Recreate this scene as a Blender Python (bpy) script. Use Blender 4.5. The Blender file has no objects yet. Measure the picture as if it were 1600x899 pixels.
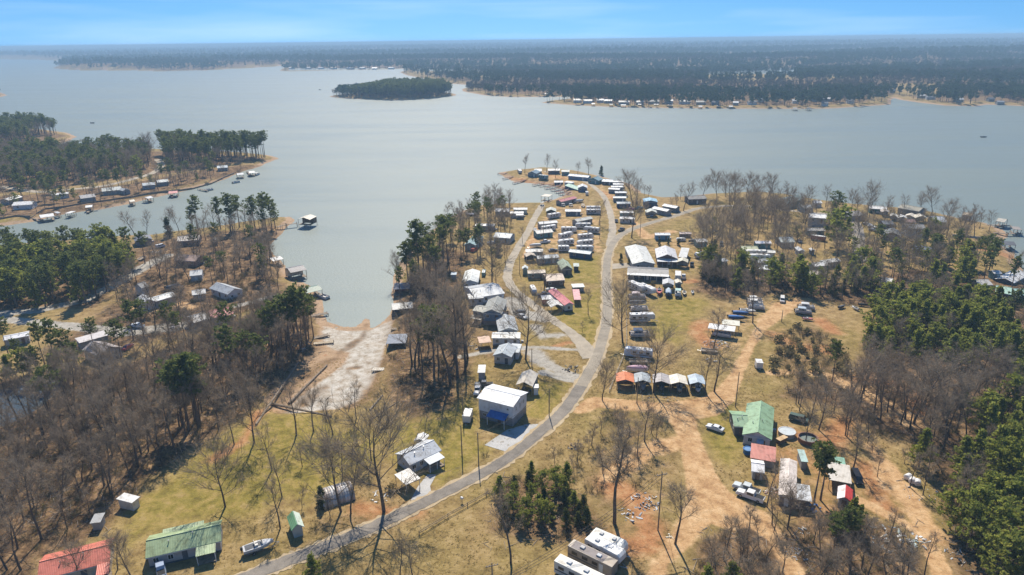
import bpy, bmesh, math, random
import numpy as np
from mathutils import Matrix, Vector

# ------------------------------------------------------------------ camera, sky, sun, exposure
S = bpy.context.scene
COL = S.collection
FPX, CX, CY, CAMH = 1067.0, 800.0, 449.5, 100.0
PITCH = math.atan((449.5 - 63.0) / FPX)
ROLL = math.atan(-20.0 / 1600.0)
cam = bpy.data.cameras.new('camera')
cam.sensor_width = 36.0
cam.lens = 36.0 * FPX / 1600.0
cam.clip_start, cam.clip_end = 0.5, 60000.0
camo = bpy.data.objects.new('camera', cam)
COL.objects.link(camo)
cp, sp, cr, sr = math.cos(PITCH), math.sin(PITCH), math.cos(ROLL), math.sin(ROLL)
U0 = Vector((0, sp, cp)); X0 = Vector((1, 0, 0)); FW = Vector((0, cp, -sp))
RX = X0 * cr + U0 * sr
UP = U0 * cr - X0 * sr
camo.matrix_world = Matrix(((RX.x, UP.x, -FW.x, 0), (RX.y, UP.y, -FW.y, 0), (RX.z, UP.z, -FW.z, CAMH), (0, 0, 0, 1)))
S.camera = camo

SUN_EL, SUN_AZ = math.radians(48.0), math.radians(-5.0)
W = bpy.data.worlds.new('World'); S.world = W; W.use_nodes = True
wn, wl = W.node_tree.nodes, W.node_tree.links
wn.clear()
sky = wn.new('ShaderNodeTexSky'); sky.sky_type = 'NISHITA'; sky.sun_disc = False
sky.sun_elevation = SUN_EL; sky.sun_rotation = SUN_AZ
sky.altitude = 100; sky.air_density = 1.0; sky.dust_density = 0.3; sky.ozone_density = 3.0
hsv = wn.new('ShaderNodeHueSaturation'); hsv.inputs['Saturation'].default_value = 1.42; hsv.inputs['Value'].default_value = 0.80; hsv.inputs['Hue'].default_value = 0.501
wl.new(sky.outputs['Color'], hsv.inputs['Color'])
# look up the sky a little above the true horizon: clear dry air, no yellow rim
wtc = wn.new('ShaderNodeTexCoord')
wvm = wn.new('ShaderNodeMapping'); wvm.inputs['Location'].default_value = (0, 0, 0.16); wvm.inputs['Scale'].default_value = (1, 1, 0.9)
wnm = wn.new('ShaderNodeVectorMath'); wnm.operation = 'NORMALIZE'
wl.new(wtc.outputs['Generated'], wvm.inputs['Vector']); wl.new(wvm.outputs[0], wnm.inputs[0]); wl.new(wnm.outputs[0], sky.inputs['Vector'])
# thin high cloud veils
wmp = wn.new('ShaderNodeMapping')
wmp.inputs['Scale'].default_value = (2.2, 2.2, 26.0)
wnz = wn.new('ShaderNodeTexNoise'); wnz.inputs['Scale'].default_value = 1.3; wnz.inputs['Detail'].default_value = 7
wrp = wn.new('ShaderNodeValToRGB'); wrp.color_ramp.elements[0].position = 0.46; wrp.color_ramp.elements[1].position = 0.75
wrp.color_ramp.elements[1].color = (0.2, 0.2, 0.2, 1)
wmx = wn.new('ShaderNodeMixRGB'); wmx.inputs['Color2'].default_value = (7.4, 8.1, 9.2, 1)
wl.new(wtc.outputs['Generated'], wmp.inputs['Vector']); wl.new(wmp.outputs['Vector'], wnz.inputs['Vector'])
wl.new(wnz.outputs['Fac'], wrp.inputs['Fac']); wl.new(wrp.outputs['Color'], wmx.inputs['Fac'])
wl.new(hsv.outputs['Color'], wmx.inputs['Color1'])
bg = wn.new('ShaderNodeBackground'); bg.inputs['Strength'].default_value = 0.115
wo = wn.new('ShaderNodeOutputWorld')
wl.new(wmx.outputs['Color'], bg.inputs['Color']); wl.new(bg.outputs['Background'], wo.inputs['Surface'])
sd = bpy.data.lights.new('sun', 'SUN'); sd.energy = 5.0; sd.angle = math.radians(0.55); sd.color = (1.0, 0.92, 0.79)
so = bpy.data.objects.new('sun', sd); COL.objects.link(so)
sdir = Vector((math.sin(SUN_AZ) * math.cos(SUN_EL), math.cos(SUN_AZ) * math.cos(SUN_EL), math.sin(SUN_EL)))
so.rotation_euler = sdir.to_track_quat('Z', 'Y').to_euler(); so.location = (0, 50, 300)
S.view_settings.view_transform = 'Standard'; S.view_settings.look = 'None'
S.view_settings.gamma = 1.0; S.view_settings.use_curve_mapping = False
S.view_settings.exposure = 0.45
S.render.engine = 'CYCLES'
S.cycles.use_denoising = True
S.cycles.max_bounces = 6; S.cycles.diffuse_bounces = 2; S.cycles.glossy_bounces = 2
S.cycles.transparent_max_bounces = 4; S.cycles.volume_bounces = 0
S.cycles.caustics_reflective = False; S.cycles.caustics_refractive = False

HAZE = 0.0002
rnd = random.Random(11)
NR = np.random.default_rng(5)

# ------------------------------------------------------------------ where a pixel of the photograph meets the ground
def ray(px, py):
    u, v = (px - CX) / FPX, -(py - CY) / FPX
    u, v = u * cr - v * sr, u * sr + v * cr
    return u, cp + v * sp, -sp + v * cp
def GZ(px, py, z):
    d = ray(px, py); t = (z - CAMH) / d[2]
    return d[0] * t, d[1] * t
def PROJ(x, y, z):
    v = Vector((x, y, z - CAMH)); k = v.dot(FW)
    return CX + FPX * v.dot(RX) / k, CY - FPX * v.dot(UP) / k
def poly(pts, z=0.0): return np.array([GZ(a, b, z) for a, b in pts])

# shorelines (at the water level z = 0)
NEAR = poly([(-260, 420), (0, 384), (60, 379), (130, 374), (200, 368), (240, 367), (280, 361), (325, 356), (375, 348), (430, 340), (452, 339), (461, 343),
  (447, 357), (431, 374), (420, 385), (428, 400), (446, 415), (455, 432), (474, 443), (492, 452), (503, 466), (507, 482), (503, 492), (512, 503), (536, 511), (556, 512),
  (566, 505), (570, 497), (575, 500), (577, 514), (586, 513), (600, 503), (611, 492), (614, 470), (613, 440), (622, 415), (640, 388), (668, 366), (690, 350), (715, 334),
  (745, 322), (790, 318), (846, 317), (870, 311), (884, 305), (881, 297), (866, 291), (848, 288), (825, 286), (806, 285), (794, 280), (784, 274), (779, 270), (800, 267),
  (850, 262), (905, 268), (945, 278), (985, 288), (1003, 302), (1035, 309), (1077, 307), (1110, 303), (1180, 300), (1230, 304), (1280, 313), (1330, 319), (1400, 325),
  (1440, 328), (1500, 342), (1540, 349), (1563, 358), (1575, 368), (1560, 380), (1580, 392), (1592, 412), (1604, 440), (1680, 490), (1900, 560)])
NEAR = np.vstack([NEAR, [[600, 60], [300, -60], [-300, -60], [-500, 150]]])
LEFTB = poly([(-260, 395), (0, 354), (50, 347), (92, 336), (140, 329), (165, 326), (200, 319), (240, 309), (290, 298), (320, 291), (350, 281), (376, 269), (402, 262), (424, 252), (436, 248),
  (420, 243), (380, 239), (300, 236), (200, 232), (122, 238), (97, 240), (86, 232), (96, 224), (110, 219), (119, 214), (105, 208), (60, 202), (0, 193), (-120, 186), (-300, 200)])
TIP = poly([(-60, 156), (0, 152), (11, 149), (0, 145), (-60, 143)])
ISLE = poly([(511, 151), (530, 153), (560, 155), (610, 156.5), (650, 156), (690, 152.5), (712, 149.5), (711, 147), (690, 144), (640, 144), (590, 145), (550, 147)])
FAR1 = poly([(83, 107), (120, 109.5), (160, 110), (200, 109.5), (250, 111.5), (320, 110.5), (360, 107.5), (400, 105.5), (440, 103), (451, 101.3), (452, 103.5), (440, 108), (437, 111), (455, 111.5), (500, 110.5), (560, 109.5), (632, 107.5),
  (640, 108.5), (625, 113), (636, 118), (660, 122), (690, 128), (708, 131), (735, 133), (738, 137), (722, 139), (724, 143), (760, 149.5), (800, 152), (850, 151.5), (890, 151), (893, 155), (862, 158), (845, 160.5), (875, 163), (907, 165), (950, 167), (1000, 168.5), (1050, 169), (1150, 170), (1200, 170), (1250, 170.5), (1305, 169.5),
  (1340, 167), (1392, 163.5), (1391, 156), (1398, 153), (1406, 156), (1437, 160.5), (1475, 165), (1525, 166.5), (1541, 163.5), (1600, 166), (1760, 164)])
FAR1 = np.vstack([FAR1, [[9000, 3000], [26000, 20000], [0, 26000], [-26000, 20000], list(GZ(-300, 90, 0)), list(GZ(0, 92.5, 0)), list(GZ(60, 93, 0)), list(GZ(95, 95, 0)), list(GZ(100, 99, 0))]])
POND = poly([(-30, 625), (0, 610), (40, 600), (78, 588), (86, 606), (56, 634), (24, 652), (0, 662), (-30, 670)], 1.5)
MUD = poly([(500, 500), (536, 508), (570, 505), (612, 492), (617, 520), (606, 545), (598, 570), (588, 600), (575, 622), (545, 640), (500, 645), (450, 650), (405, 640), (425, 605), (455, 575), (485, 545), (496, 520)], 0.5)

def sdf1(X, Y, P):
    """signed distance to a polygon, positive inside (numpy arrays)"""
    d2 = np.full(X.shape, 1e18); ins = np.zeros(X.shape, bool)
    n = len(P)
    for i in range(n):
        ax, ay = P[i]; bx, by = P[(i + 1) % n]
        ex, ey = bx - ax, by - ay
        wx, wy = X - ax, Y - ay
        t = np.clip((wx * ex + wy * ey) / max(ex * ex + ey * ey, 1e-9), 0, 1)
        dx, dy = wx - ex * t, wy - ey * t
        np.minimum(d2, dx * dx + dy * dy, out=d2)
        if ay != by:
            c = (ay > Y) != (by > Y)
            ins ^= c & (X < ax + (Y - ay) * ex / ey)
    d = np.sqrt(d2)
    return np.where(ins, d, -d)
def sdf(X, Y, P, sat=60.0):
    out = np.full(X.shape, -sat)
    m = (X > P[:, 0].min() - sat) & (X < P[:, 0].max() + sat) & (Y > P[:, 1].min() - sat) & (Y < P[:, 1].max() + sat)
    if m.any(): out[m] = np.clip(sdf1(X[m], Y[m], P), -sat, sat)
    return out
def sst(a, b, x):
    t = np.clip((x - a) / (b - a), 0, 1); return t * t * (3 - 2 * t)
def wav(X, Y, s, k):
    """cheap smooth value pattern in -1..1"""
    return (np.sin(X / s + 1.7 * k) * np.cos(Y / s * 1.13 - k) + 0.6 * np.sin((X * 0.61 + Y * 0.83) / s * 1.9 + 2.3 * k) + 0.4 * np.sin((X * 0.9 - Y * 0.47) / s * 3.1 + k)) / 2.0
def shore(X, Y):
    d = sdf(X, Y, NEAR)
    for P in (LEFTB, TIP, ISLE, FAR1): d = np.maximum(d, sdf(X, Y, P))
    return d
def height(X, Y):
    X = np.asarray(X, float); Y = np.asarray(Y, float)
    d = shore(X, Y) + 0.8 * wav(X, Y, 5.0, 1.0)
    r = np.hypot(X, Y)
    up = 2.0 * sst(0, 9, d) + 0.25 * wav(X, Y, 23.0, 2.0) * sst(6, 30, d)
    far = sst(1100, 3200, r) * sst(0, 60, d)
    up = up + far * (8 + 8 * wav(X, Y, 900.0, 0.4)) + far * 10 * np.sin(Y / 230.0 + 1.3 * np.sin(X / 620.0)) + sst(4000, 9000, r) * (10 + 8 * wav(X, Y, 2100.0, 3.1))
    z = np.where(d > 0, up, -1.6 * sst(0, 14, -d))
    m = sdf(X, Y, MUD, 20.0)
    k = sst(-5, 3, m) * (d > 0)
    z = z * (1 - k) + k * (0.10 + 0.32 * sst(0, 22, d) + 0.14 * wav(X, Y, 2.6, 5.0))
    k = sst(-4, 1.0, sdf(X, Y, POND, 20.0))
    return z * (1 - k) + k * 0.2
def hz(x, y): return float(height(np.array([x]), np.array([y]))[0])
def G(px, py, up=0.0):
    z = 2.0
    for _ in range(3):
        x, y = GZ(px, py, z + up); z = max(hz(x, y), 0.0)
    return x, y, z
def hpx(px, py, top):
    """height in metres of something standing at pixel (px, py) whose top is at row top"""
    x, y, z = G(px, py); lo, hi = 0.0, 60.0
    for _ in range(30):
        m = (lo + hi) / 2
        if PROJ(x, y, z + m)[1] > top: lo = m
        else: hi = m
    return lo

# ------------------------------------------------------------------ materials
MATS = {}
def newmat(name):
    m = bpy.data.materials.new(name); m.use_nodes = True
    nt = m.node_tree; b = nt.nodes['Principled BSDF']
    b.inputs['Specular IOR Level'].default_value = 0.3
    return m, nt.nodes, nt.links, b
def N(nd, t, **kw):
    n = nd.new(t)
    for k, v in kw.items():
        if k in n.inputs: n.inputs[k].default_value = v
        else: setattr(n, k, v)
    return n
def ramp(nd, pts):
    n = nd.new('ShaderNodeValToRGB'); e = n.color_ramp.elements
    while len(e) < len(pts): e.new(0.5)
    for i, (p, c) in enumerate(pts):
        e[i].position = p; e[i].color = (*c, 1) if len(c) == 3 else c
    return n
def mat(col, rough=0.6, var=0.18, dirt=0.25, stripe=0.0, metal=0.0, scale=0.7):
    """weathered plain material; stripe = spacing in metres of standing seams"""
    key = (col, rough, var, dirt, stripe, metal, scale)
    if key in MATS: return MATS[key]
    m, nd, ln, b = newmat('paint')
    tc = N(nd, 'ShaderNodeTexCoord')
    nz = N(nd, 'ShaderNodeTexNoise', Scale=scale, Detail=6.0, Roughness=0.65)
    oi = N(nd, 'ShaderNodeObjectInfo')
    ad = N(nd, 'ShaderNodeVectorMath', operation='ADD')
    mu = N(nd, 'ShaderNodeMath', operation='MULTIPLY'); mu.inputs[1].default_value = 40.0
    ln.new(oi.outputs['Random'], mu.inputs[0]); ln.new(tc.outputs['Object'], ad.inputs[0]); ln.new(mu.outputs[0], ad.inputs[1])
    ln.new(ad.outputs[0], nz.inputs['Vector'])
    dk = tuple(c * (1 - dirt) * f for c, f in zip(col, (0.95, 0.88, 0.8)))
    lt = tuple(min(1, c * (1 + var)) for c in col)
    rp = ramp(nd, [(0.32, dk), (0.5, col), (0.72, lt)])
    ln.new(nz.outputs['Fac'], rp.inputs['Fac'])
    ln.new(rp.outputs['Color'], b.inputs['Base Color'])
    b.inputs['Roughness'].default_value = rough; b.inputs['Metallic'].default_value = metal
    if stripe:
        sx = N(nd, 'ShaderNodeSeparateXYZ'); ln.new(tc.outputs['Object'], sx.inputs[0])
        w = N(nd, 'ShaderNodeMath', operation='MULTIPLY'); w.inputs[1].default_value = 2 * math.pi / stripe
        s = N(nd, 'ShaderNodeMath', operation='SINE'); p = N(nd, 'ShaderNodeMath', operation='POWER'); p.inputs[1].default_value = 6
        ln.new(sx.outputs['X'], w.inputs[0]); ln.new(w.outputs[0], s.inputs[0]); ln.new(s.outputs[0], p.inputs[0])
        bp = N(nd, 'ShaderNodeBump', Strength=0.5, Distance=0.06); ln.new(p.outputs[0], bp.inputs['Height']); ln.new(bp.outputs[0], b.inputs['Normal'])
    MATS[key] = m
    return m
WHITE, CREAM, LGREY, GREY, DGREY = (0.66, 0.655, 0.635), (0.66, 0.60, 0.48), (0.50, 0.51, 0.52), (0.28, 0.285, 0.29), (0.10, 0.105, 0.115)
TAN, BROWN, RED, PINK, GREEN = (0.46, 0.38, 0.28), (0.16, 0.11, 0.08), (0.42, 0.09, 0.07), (0.62, 0.22, 0.22), (0.31, 0.39, 0.215)
BLUE, TEAL, NAVY, ORANGE, OLIVE = (0.05, 0.16, 0.40), (0.13, 0.26, 0.28), (0.04, 0.07, 0.14), (0.60, 0.19, 0.07), (0.30, 0.30, 0.20)
BLACK, BLGREY = (0.02, 0.02, 0.022), (0.36, 0.43, 0.50)
RUST = (0.42, 0.33, 0.27)
def roofm(c): return mat(c, 0.45, 0.12, 0.34, 0.6)
def wallm(c): return mat(c, 0.7, 0.1, 0.15)
def glass():
    if 'glass' in MATS: return MATS['glass']
    m, nd, ln, b = newmat('window_glass'); b.inputs['Base Color'].default_value = (0.02, 0.025, 0.03, 1); b.inputs['Roughness'].default_value = 0.08
    b.inputs['Specular IOR Level'].default_value = 0.6
    MATS['glass'] = m; return m
def woodm(): return mat((0.24, 0.19, 0.14), 0.85, 0.25, 0.35, 0, 0, 1.6)
def steel(): return mat((0.45, 0.46, 0.47), 0.35, 0.1, 0.2, 0, 0.8)
def rubber(): return mat((0.02, 0.02, 0.02), 0.85, 0.1, 0.1)

def leafmat(name, cols, trans=0.35):
    m = bpy.data.materials.new(name); m.use_nodes = True
    nd, ln = m.node_tree.nodes, m.node_tree.links; nd.clear()
    oi = N(nd, 'ShaderNodeObjectInfo'); ge = N(nd, 'ShaderNodeNewGeometry')
    rp = ramp(nd, [(i / (len(cols) - 1), c) for i, c in enumerate(cols)])
    a = N(nd, 'ShaderNodeMath', operation='MULTIPLY'); a.inputs[1].default_value = 0.55
    b2 = N(nd, 'ShaderNodeMath', operation='MULTIPLY'); b2.inputs[1].default_value = 0.45
    ad = N(nd, 'ShaderNodeMath', operation='ADD')
    ln.new(oi.outputs['Random'], a.inputs[0]); ln.new(ge.outputs['Random Per Island'], b2.inputs[0])
    ln.new(a.outputs[0], ad.inputs[0]); ln.new(b2.outputs[0], ad.inputs[1]); ln.new(ad.outputs[0], rp.inputs['Fac'])
    df = N(nd, 'ShaderNodeBsdfDiffuse'); tr = N(nd, 'ShaderNodeBsdfTranslucent'); mx = N(nd, 'ShaderNodeMixShader'); mx.inputs[0].default_value = trans
    ln.new(rp.outputs['Color'], df.inputs['Color']); ln.new(rp.outputs['Color'], tr.inputs['Color'])
    ln.new(df.outputs[0], mx.inputs[1]); ln.new(tr.outputs[0], mx.inputs[2])
    o = N(nd, 'ShaderNodeOutputMaterial'); ln.new(mx.outputs[0], o.inputs['Surface'])
    return m
M_PINE = leafmat('pine_needles', [(0.10, 0.13, 0.036), (0.17, 0.19, 0.05), (0.125, 0.155, 0.052), (0.22, 0.22, 0.06)], 0.55)
M_YPINE = leafmat('young_pine_needles', [(0.17, 0.20, 0.042), (0.30, 0.305, 0.058), (0.21, 0.25, 0.06), (0.36, 0.34, 0.07)], 0.6)
M_CEDAR = leafmat('cedar_leaves', [(0.065, 0.085, 0.03), (0.11, 0.125, 0.04), (0.17, 0.165, 0.055)], 0.45)
M_TWIG = leafmat('bare_twigs', [(0.23, 0.175, 0.122), (0.34, 0.275, 0.202), (0.26, 0.20, 0.14), (0.41, 0.345, 0.265)], 0.28)
M_SCRUB = leafmat('scrub_twigs', [(0.20, 0.15, 0.10), (0.15, 0.12, 0.085), (0.13, 0.13, 0.06), (0.25, 0.20, 0.13)], 0.2)
M_STRAW = leafmat('dry_grass', [(0.38, 0.28, 0.12), (0.50, 0.38, 0.19), (0.40, 0.32, 0.12), (0.56, 0.44, 0.25)], 0.5)
M_OLIVE = leafmat('olive_bush', [(0.17, 0.14, 0.07), (0.24, 0.19, 0.095), (0.19, 0.17, 0.075), (0.28, 0.22, 0.12)], 0.3)
M_BARK = mat((0.125, 0.098, 0.076), 0.95, 0.35, 0.35, 0, 0, 2.5)
M_PBARK = mat((0.20, 0.145, 0.11), 0.95, 0.35, 0.35, 0, 0, 2.5)
M_FARCON = leafmat('far_conifer', [(0.04, 0.07, 0.04), (0.055, 0.085, 0.045), (0.07, 0.095, 0.045)], 0.3)
M_FARDEC = leafmat('far_hardwood', [(0.07, 0.065, 0.05), (0.10, 0.09, 0.07), (0.085, 0.075, 0.06)], 0.3)

# ------------------------------------------------------------------ mesh building
class MB:
    def __init__(s): s.v = []; s.f = []
    def add(s, v, f):
        o = len(s.v); s.v += [tuple(p) for p in v]; s.f += [tuple(i + o for i in q) for q in f]; return s
    def box(s, x0, x1, y0, y1, z0, z1):
        return s.add([(x0, y0, z0), (x1, y0, z0), (x1, y1, z0), (x0, y1, z0), (x0, y0, z1), (x1, y0, z1), (x1, y1, z1), (x0, y1, z1)],
                     [(0, 3, 2, 1), (4, 5, 6, 7), (0, 1, 5, 4), (1, 2, 6, 5), (2, 3, 7, 6), (3, 0, 4, 7)])
    def prism(s, prof, y0, y1, axis='y'):
        """profile (x,z) extruded along y, or (y,z) along x"""
        n = len(prof)
        if axis == 'y': v = [(a, y0, b) for a, b in prof] + [(a, y1, b) for a, b in prof]
        else: v = [(y0, a, b) for a, b in prof] + [(y1, a, b) for a, b in prof]
        f = [tuple(range(n)), tuple(range(2 * n - 1, n - 1, -1))] + [(i, i + n, (i + 1) % n + n, (i + 1) % n) for i in range(n)]
        return s.add(v, f)
    def tube(s, p, q, r0, r1=None, n=6, cap=True):
        r1 = r0 if r1 is None else r1
        p, q = Vector(p), Vector(q); d = (q - p)
        if d.length < 1e-6: return s
        d.normalize(); a = d.orthogonal().normalized(); b = d.cross(a)
        v = [p + (a * math.cos(2 * math.pi * i / n) + b * math.sin(2 * math.pi * i / n)) * r0 for i in range(n)]
        v += [q + (a * math.cos(2 * math.pi * i / n) + b * math.sin(2 * math.pi * i / n)) * r1 for i in range(n)]
        f = [(i, (i + 1) % n, (i + 1) % n + n, i + n) for i in range(n)]
        if cap: f += [tuple(range(n - 1, -1, -1)), tuple(range(n, 2 * n))]
        return s.add(v, f)
    def loft(s, rings, cap=True):
        n = len(rings[0]); v = [p for r in rings for p in r]; f = []
        for k in range(len(rings) - 1):
            for i in range(n): f.append((k * n + i, k * n + (i + 1) % n, (k + 1) * n + (i + 1) % n, (k + 1) * n + i))
        if cap: f += [tuple(range(n - 1, -1, -1)), tuple(range((len(rings) - 1) * n, len(rings) * n))]
        return s.add(v, f)
    def mesh(s, name, m=None, smooth=False):
        me = bpy.data.meshes.new(name); me.from_pydata(s.v, [], s.f); me.update()
        bm = bmesh.new(); bm.from_mesh(me); bmesh.ops.recalc_face_normals(bm, faces=bm.faces); bm.to_mesh(me); bm.free()
        if m: me.materials.append(m)
        if smooth: me.polygons.foreach_set('use_smooth', [True] * len(me.polygons))
        return me
    def build(s, name, m, parent=None, smooth=False):
        return place(name, s.mesh(name, m, smooth), parent)
def place(name, me, parent=None, loc=(0, 0, 0), rz=0.0, scale=None):
    o = bpy.data.objects.new(name, me); COL.objects.link(o); o.parent = parent
    o.location = loc; o.rotation_euler = (0, 0, rz)
    if scale: o.scale = scale if isinstance(scale, tuple) else (scale,) * 3
    return o
LABELS = {}
def tag(o, label=None, cat=None, group=None, kind=None):
    if label: o['label'] = label
    if cat: o['category'] = cat
    if group: o['group'] = group
    if kind: o['kind'] = kind
    return o
def thing(name, label, cat, loc, rz=0.0, group=None, scale=None):
    return tag(place(name, None, None, loc, rz, scale), label, cat, group)
def copy_tree(o, parent=None):
    c = o.copy(); COL.objects.link(c); c.parent = parent
    for ch in o.children: copy_tree(ch, c)
    return c
# ------------------------------------------------------------------ ground sheet
def grow(a, b, k):
    n = int(math.log(b / a) / math.log(k)) + 1
    return a * np.power(b / a, np.arange(n) / n)
RR = np.concatenate([grow(30, 95, 1.018), grow(95, 420, 1.0036), grow(420, 1300, 1.0048), grow(1300, 3000, 1.012), grow(3000, 30000, 1.04), [30000.0]])
AA = np.radians(np.concatenate([np.linspace(-75, -43, 40, endpoint=False), np.linspace(-43, 43, 520, endpoint=False), np.linspace(43, 75, 41)]))
gx = (RR[:, None] * np.sin(AA)[None, :]).ravel(); gy = (RR[:, None] * np.cos(AA)[None, :]).ravel()
gz = height(gx, gy)
nr, nc = len(RR), len(AA)
def stroke(P, w, feather):
    """soft mask round a polyline of pixels; w = half width in metres (number or list)"""
    Q = np.array([GZ(a, b, 2.0) for a, b in P]); n = len(Q)
    ws = np.full(n, w, float) if np.isscalar(w) else np.array(w, float)
    pad = ws.max() + feather + 1
    m = (gx > Q[:, 0].min() - pad) & (gx < Q[:, 0].max() + pad) & (gy > Q[:, 1].min() - pad) & (gy < Q[:, 1].max() + pad)
    out = np.zeros(gx.shape); X, Y = gx[m], gy[m]; best = np.full(X.shape, 1e9)
    for i in range(n - 1):
        e = Q[i + 1] - Q[i]; t = np.clip(((X - Q[i, 0]) * e[0] + (Y - Q[i, 1]) * e[1]) / max(e @ e, 1e-9), 0, 1)
        d = np.hypot(X - Q[i, 0] - e[0] * t, Y - Q[i, 1] - e[1] * t) - (ws[i] * (1 - t) + ws[i + 1] * t)
        best = np.minimum(best, d)
    out[m] = 1 - sst(-feather, feather, best)
    return out
def area(P, feather): return sst(-feather, feather, sdf(gx, gy, poly(P, 2.0), 30.0))
mk = {k: np.zeros(gx.shape) for k in ('grass', 'dirt', 'clay', 'mud', 'litter', 'gravel', 'sand')}
def put(k, a, s=1.0): mk[k] = np.maximum(mk[k], a * s)
# leaf litter under the woods
for P, f in (([(-80, 960), (60, 905), (60, 880), (150, 835), (200, 785), (250, 738), (320, 690), (390, 640), (440, 590), (495, 540), (490, 490), (430, 470), (330, 520), (200, 570), (100, 585), (-80, 600)], 5),
             ([(600, 600), (612, 500), (640, 430), (700, 385), (740, 400), (715, 450), (735, 500), (740, 570), (700, 640), (640, 660)], 7),
             ([(1350, 530), (1400, 470), (1480, 445), (1640, 440), (1640, 960), (1500, 900), (1460, 760), (1440, 700), (1300, 640), (1210, 620), (1250, 590), (1340, 585)], 6),
             ([(1080, 455), (1110, 400), (1150, 420), (1340, 450), (1400, 420), (1600, 430), (1600, 480), (1400, 470), (1360, 480), (1280, 470), (1200, 460), (1130, 470)], 6),
             ([(0, 400), (200, 395), (215, 425), (150, 480), (-60, 490), (-60, 400)], 5), ([(-60, 310), (240, 275), (420, 248), (300, 236), (-60, 245)], 8), ([(-60, 236), (60, 224), (105, 212), (60, 204), (-60, 196)], 8),
             ([(-60, 345), (60, 336), (150, 322), (240, 302), (340, 278), (410, 255), (300, 268), (200, 288), (60, 303), (-60, 310)], 8), ([(210, 380), (440, 350), (425, 400), (450, 470), (300, 520), (120, 560), (60, 560), (180, 470)], 9),
             ([(770, 830), (780, 750), (860, 745), (920, 790), (960, 840), (870, 850)], 4), ([(1080, 930), (1090, 850), (1160, 815), (1230, 830), (1300, 800), (1390, 820), (1440, 860), (1440, 930)], 4)):
    put('litter', area(P, f))
# greener winter lawn
for P, f in (([(190, 870), (200, 800), (290, 720), (370, 665), (440, 640), (520, 650), (560, 690), (470, 770), (400, 800), (350, 810), (230, 830)], 6), ([(600, 720), (620, 660), (690, 640), (745, 620), (750, 690), (770, 700), (720, 740), (690, 760)], 4),
             ([(830, 595), (895, 598), (850, 655), (822, 650)], 2), ([(855, 495), (870, 470), (940, 450), (935, 540), (915, 540)], 4), ([(1105, 700), (1100, 645), (1150, 625), (1165, 700), (1140, 730)], 4),
             ([(1000, 520), (1040, 460), (1110, 470), (1060, 540)], 7), ([(360, 500), (380, 465), (430, 455), (445, 470), (400, 490)], 3), ([(-20, 345), (0, 333), (25, 338), (0, 348)], 3), ([(820, 440), (840, 410), (935, 400), (938, 445), (900, 440)], 4), ([(400, 690), (480, 660), (600, 680), (600, 720), (480, 790), (420, 770)], 7)):
    put('grass', area(P, f))
# sandy / orange earth
DIRT = [([(905, 640), (930, 628), (975, 632), (1020, 636), (1060, 642), (1100, 636), (1125, 622), (1140, 605), (1150, 588), (1160, 565), (1172, 540), (1185, 518), (1200, 500), (1225, 478), (1260, 468)], [2, 3, 3, 3, 5, 5, 4, 2.6, 1.8, 1.7, 1.6, 1.8, 3, 4, 2], 1.6),
        ([(1060, 640), (1072, 670), (1083, 700), (1093, 735), (1108, 775), (1135, 800), (1180, 812), (1215, 845), (1240, 900)], [4.8, 3.1, 3.0, 3.4, 4.8, 6.0, 3.6, 1.9, 2.3], 1.4),
        ([(1110, 785), (1085, 815), (1060, 850), (1035, 880), (1015, 930)], [5, 3, 2, 1.6, 2.5], 2), ([(1320, 770), (1370, 795), (1400, 809), (1428, 826), (1455, 856), (1470, 889), (1480, 940)], [2, 1.3, 1.2, 1.3, 1.6, 1.8, 2], 1.0),
        ([(1360, 700), (1390, 740), (1430, 790), (1460, 840)], [2, 3, 3, 2], 4), ([(1200, 583), (1250, 580), (1300, 590), (1360, 620), (1420, 660)], [1.5, 1.5, 2, 3, 3], 2.5),
        ([(985, 345), (1010, 372), (1050, 362)], 3, 3), ([(820, 378), (880, 376), (935, 386)], 1.4, 1.6), ([(822, 402), (830, 380), (845, 350)], 2.0, 1.5),
        ([(210, 480), (240, 482), (275, 475), (300, 480)], [3, 4, 3, 2], 2), ([(1060, 690), (1020, 700), (960, 740)], 3, 4)]
for P, w, f in DIRT: put('dirt', stroke(P, w, f))
# worn earth between trailers, sheds and along the spit
for P, k, v in (([(826, 400), (842, 340), (870, 320), (938, 320), (945, 395), (900, 400)], 'dirt', .42), ([(790, 275), (860, 266), (940, 282), (960, 300), (985, 340), (960, 345), (930, 300), (880, 292)], 'dirt', .45), ([(985, 372), (1080, 365), (1110, 410), (1075, 425), (1040, 412), (990, 380)], 'dirt', .40), ([(1195, 700), (1260, 695), (1345, 730), (1340, 800), (1280, 815), (1200, 800)], 'clay', .42), ([(1100, 500), (1170, 470), (1260, 470), (1200, 520), (1150, 560), (1110, 560)], 'dirt', .40), ([(735, 560), (720, 480), (745, 440), (800, 440), (810, 560)], 'litter', .45), ([(950, 630), (1000, 640), (1060, 690), (1040, 850), (960, 850), (900, 760)], 'litter', .42), ([(1210, 590), (1215, 520), (1260, 500), (1330, 540), (1330, 590)], 'litter', .5), ([(560, 800), (500, 800), (480, 830), (420, 880), (600, 810)], 'litter', .5)): put(k, area(P, 4), v)
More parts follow.
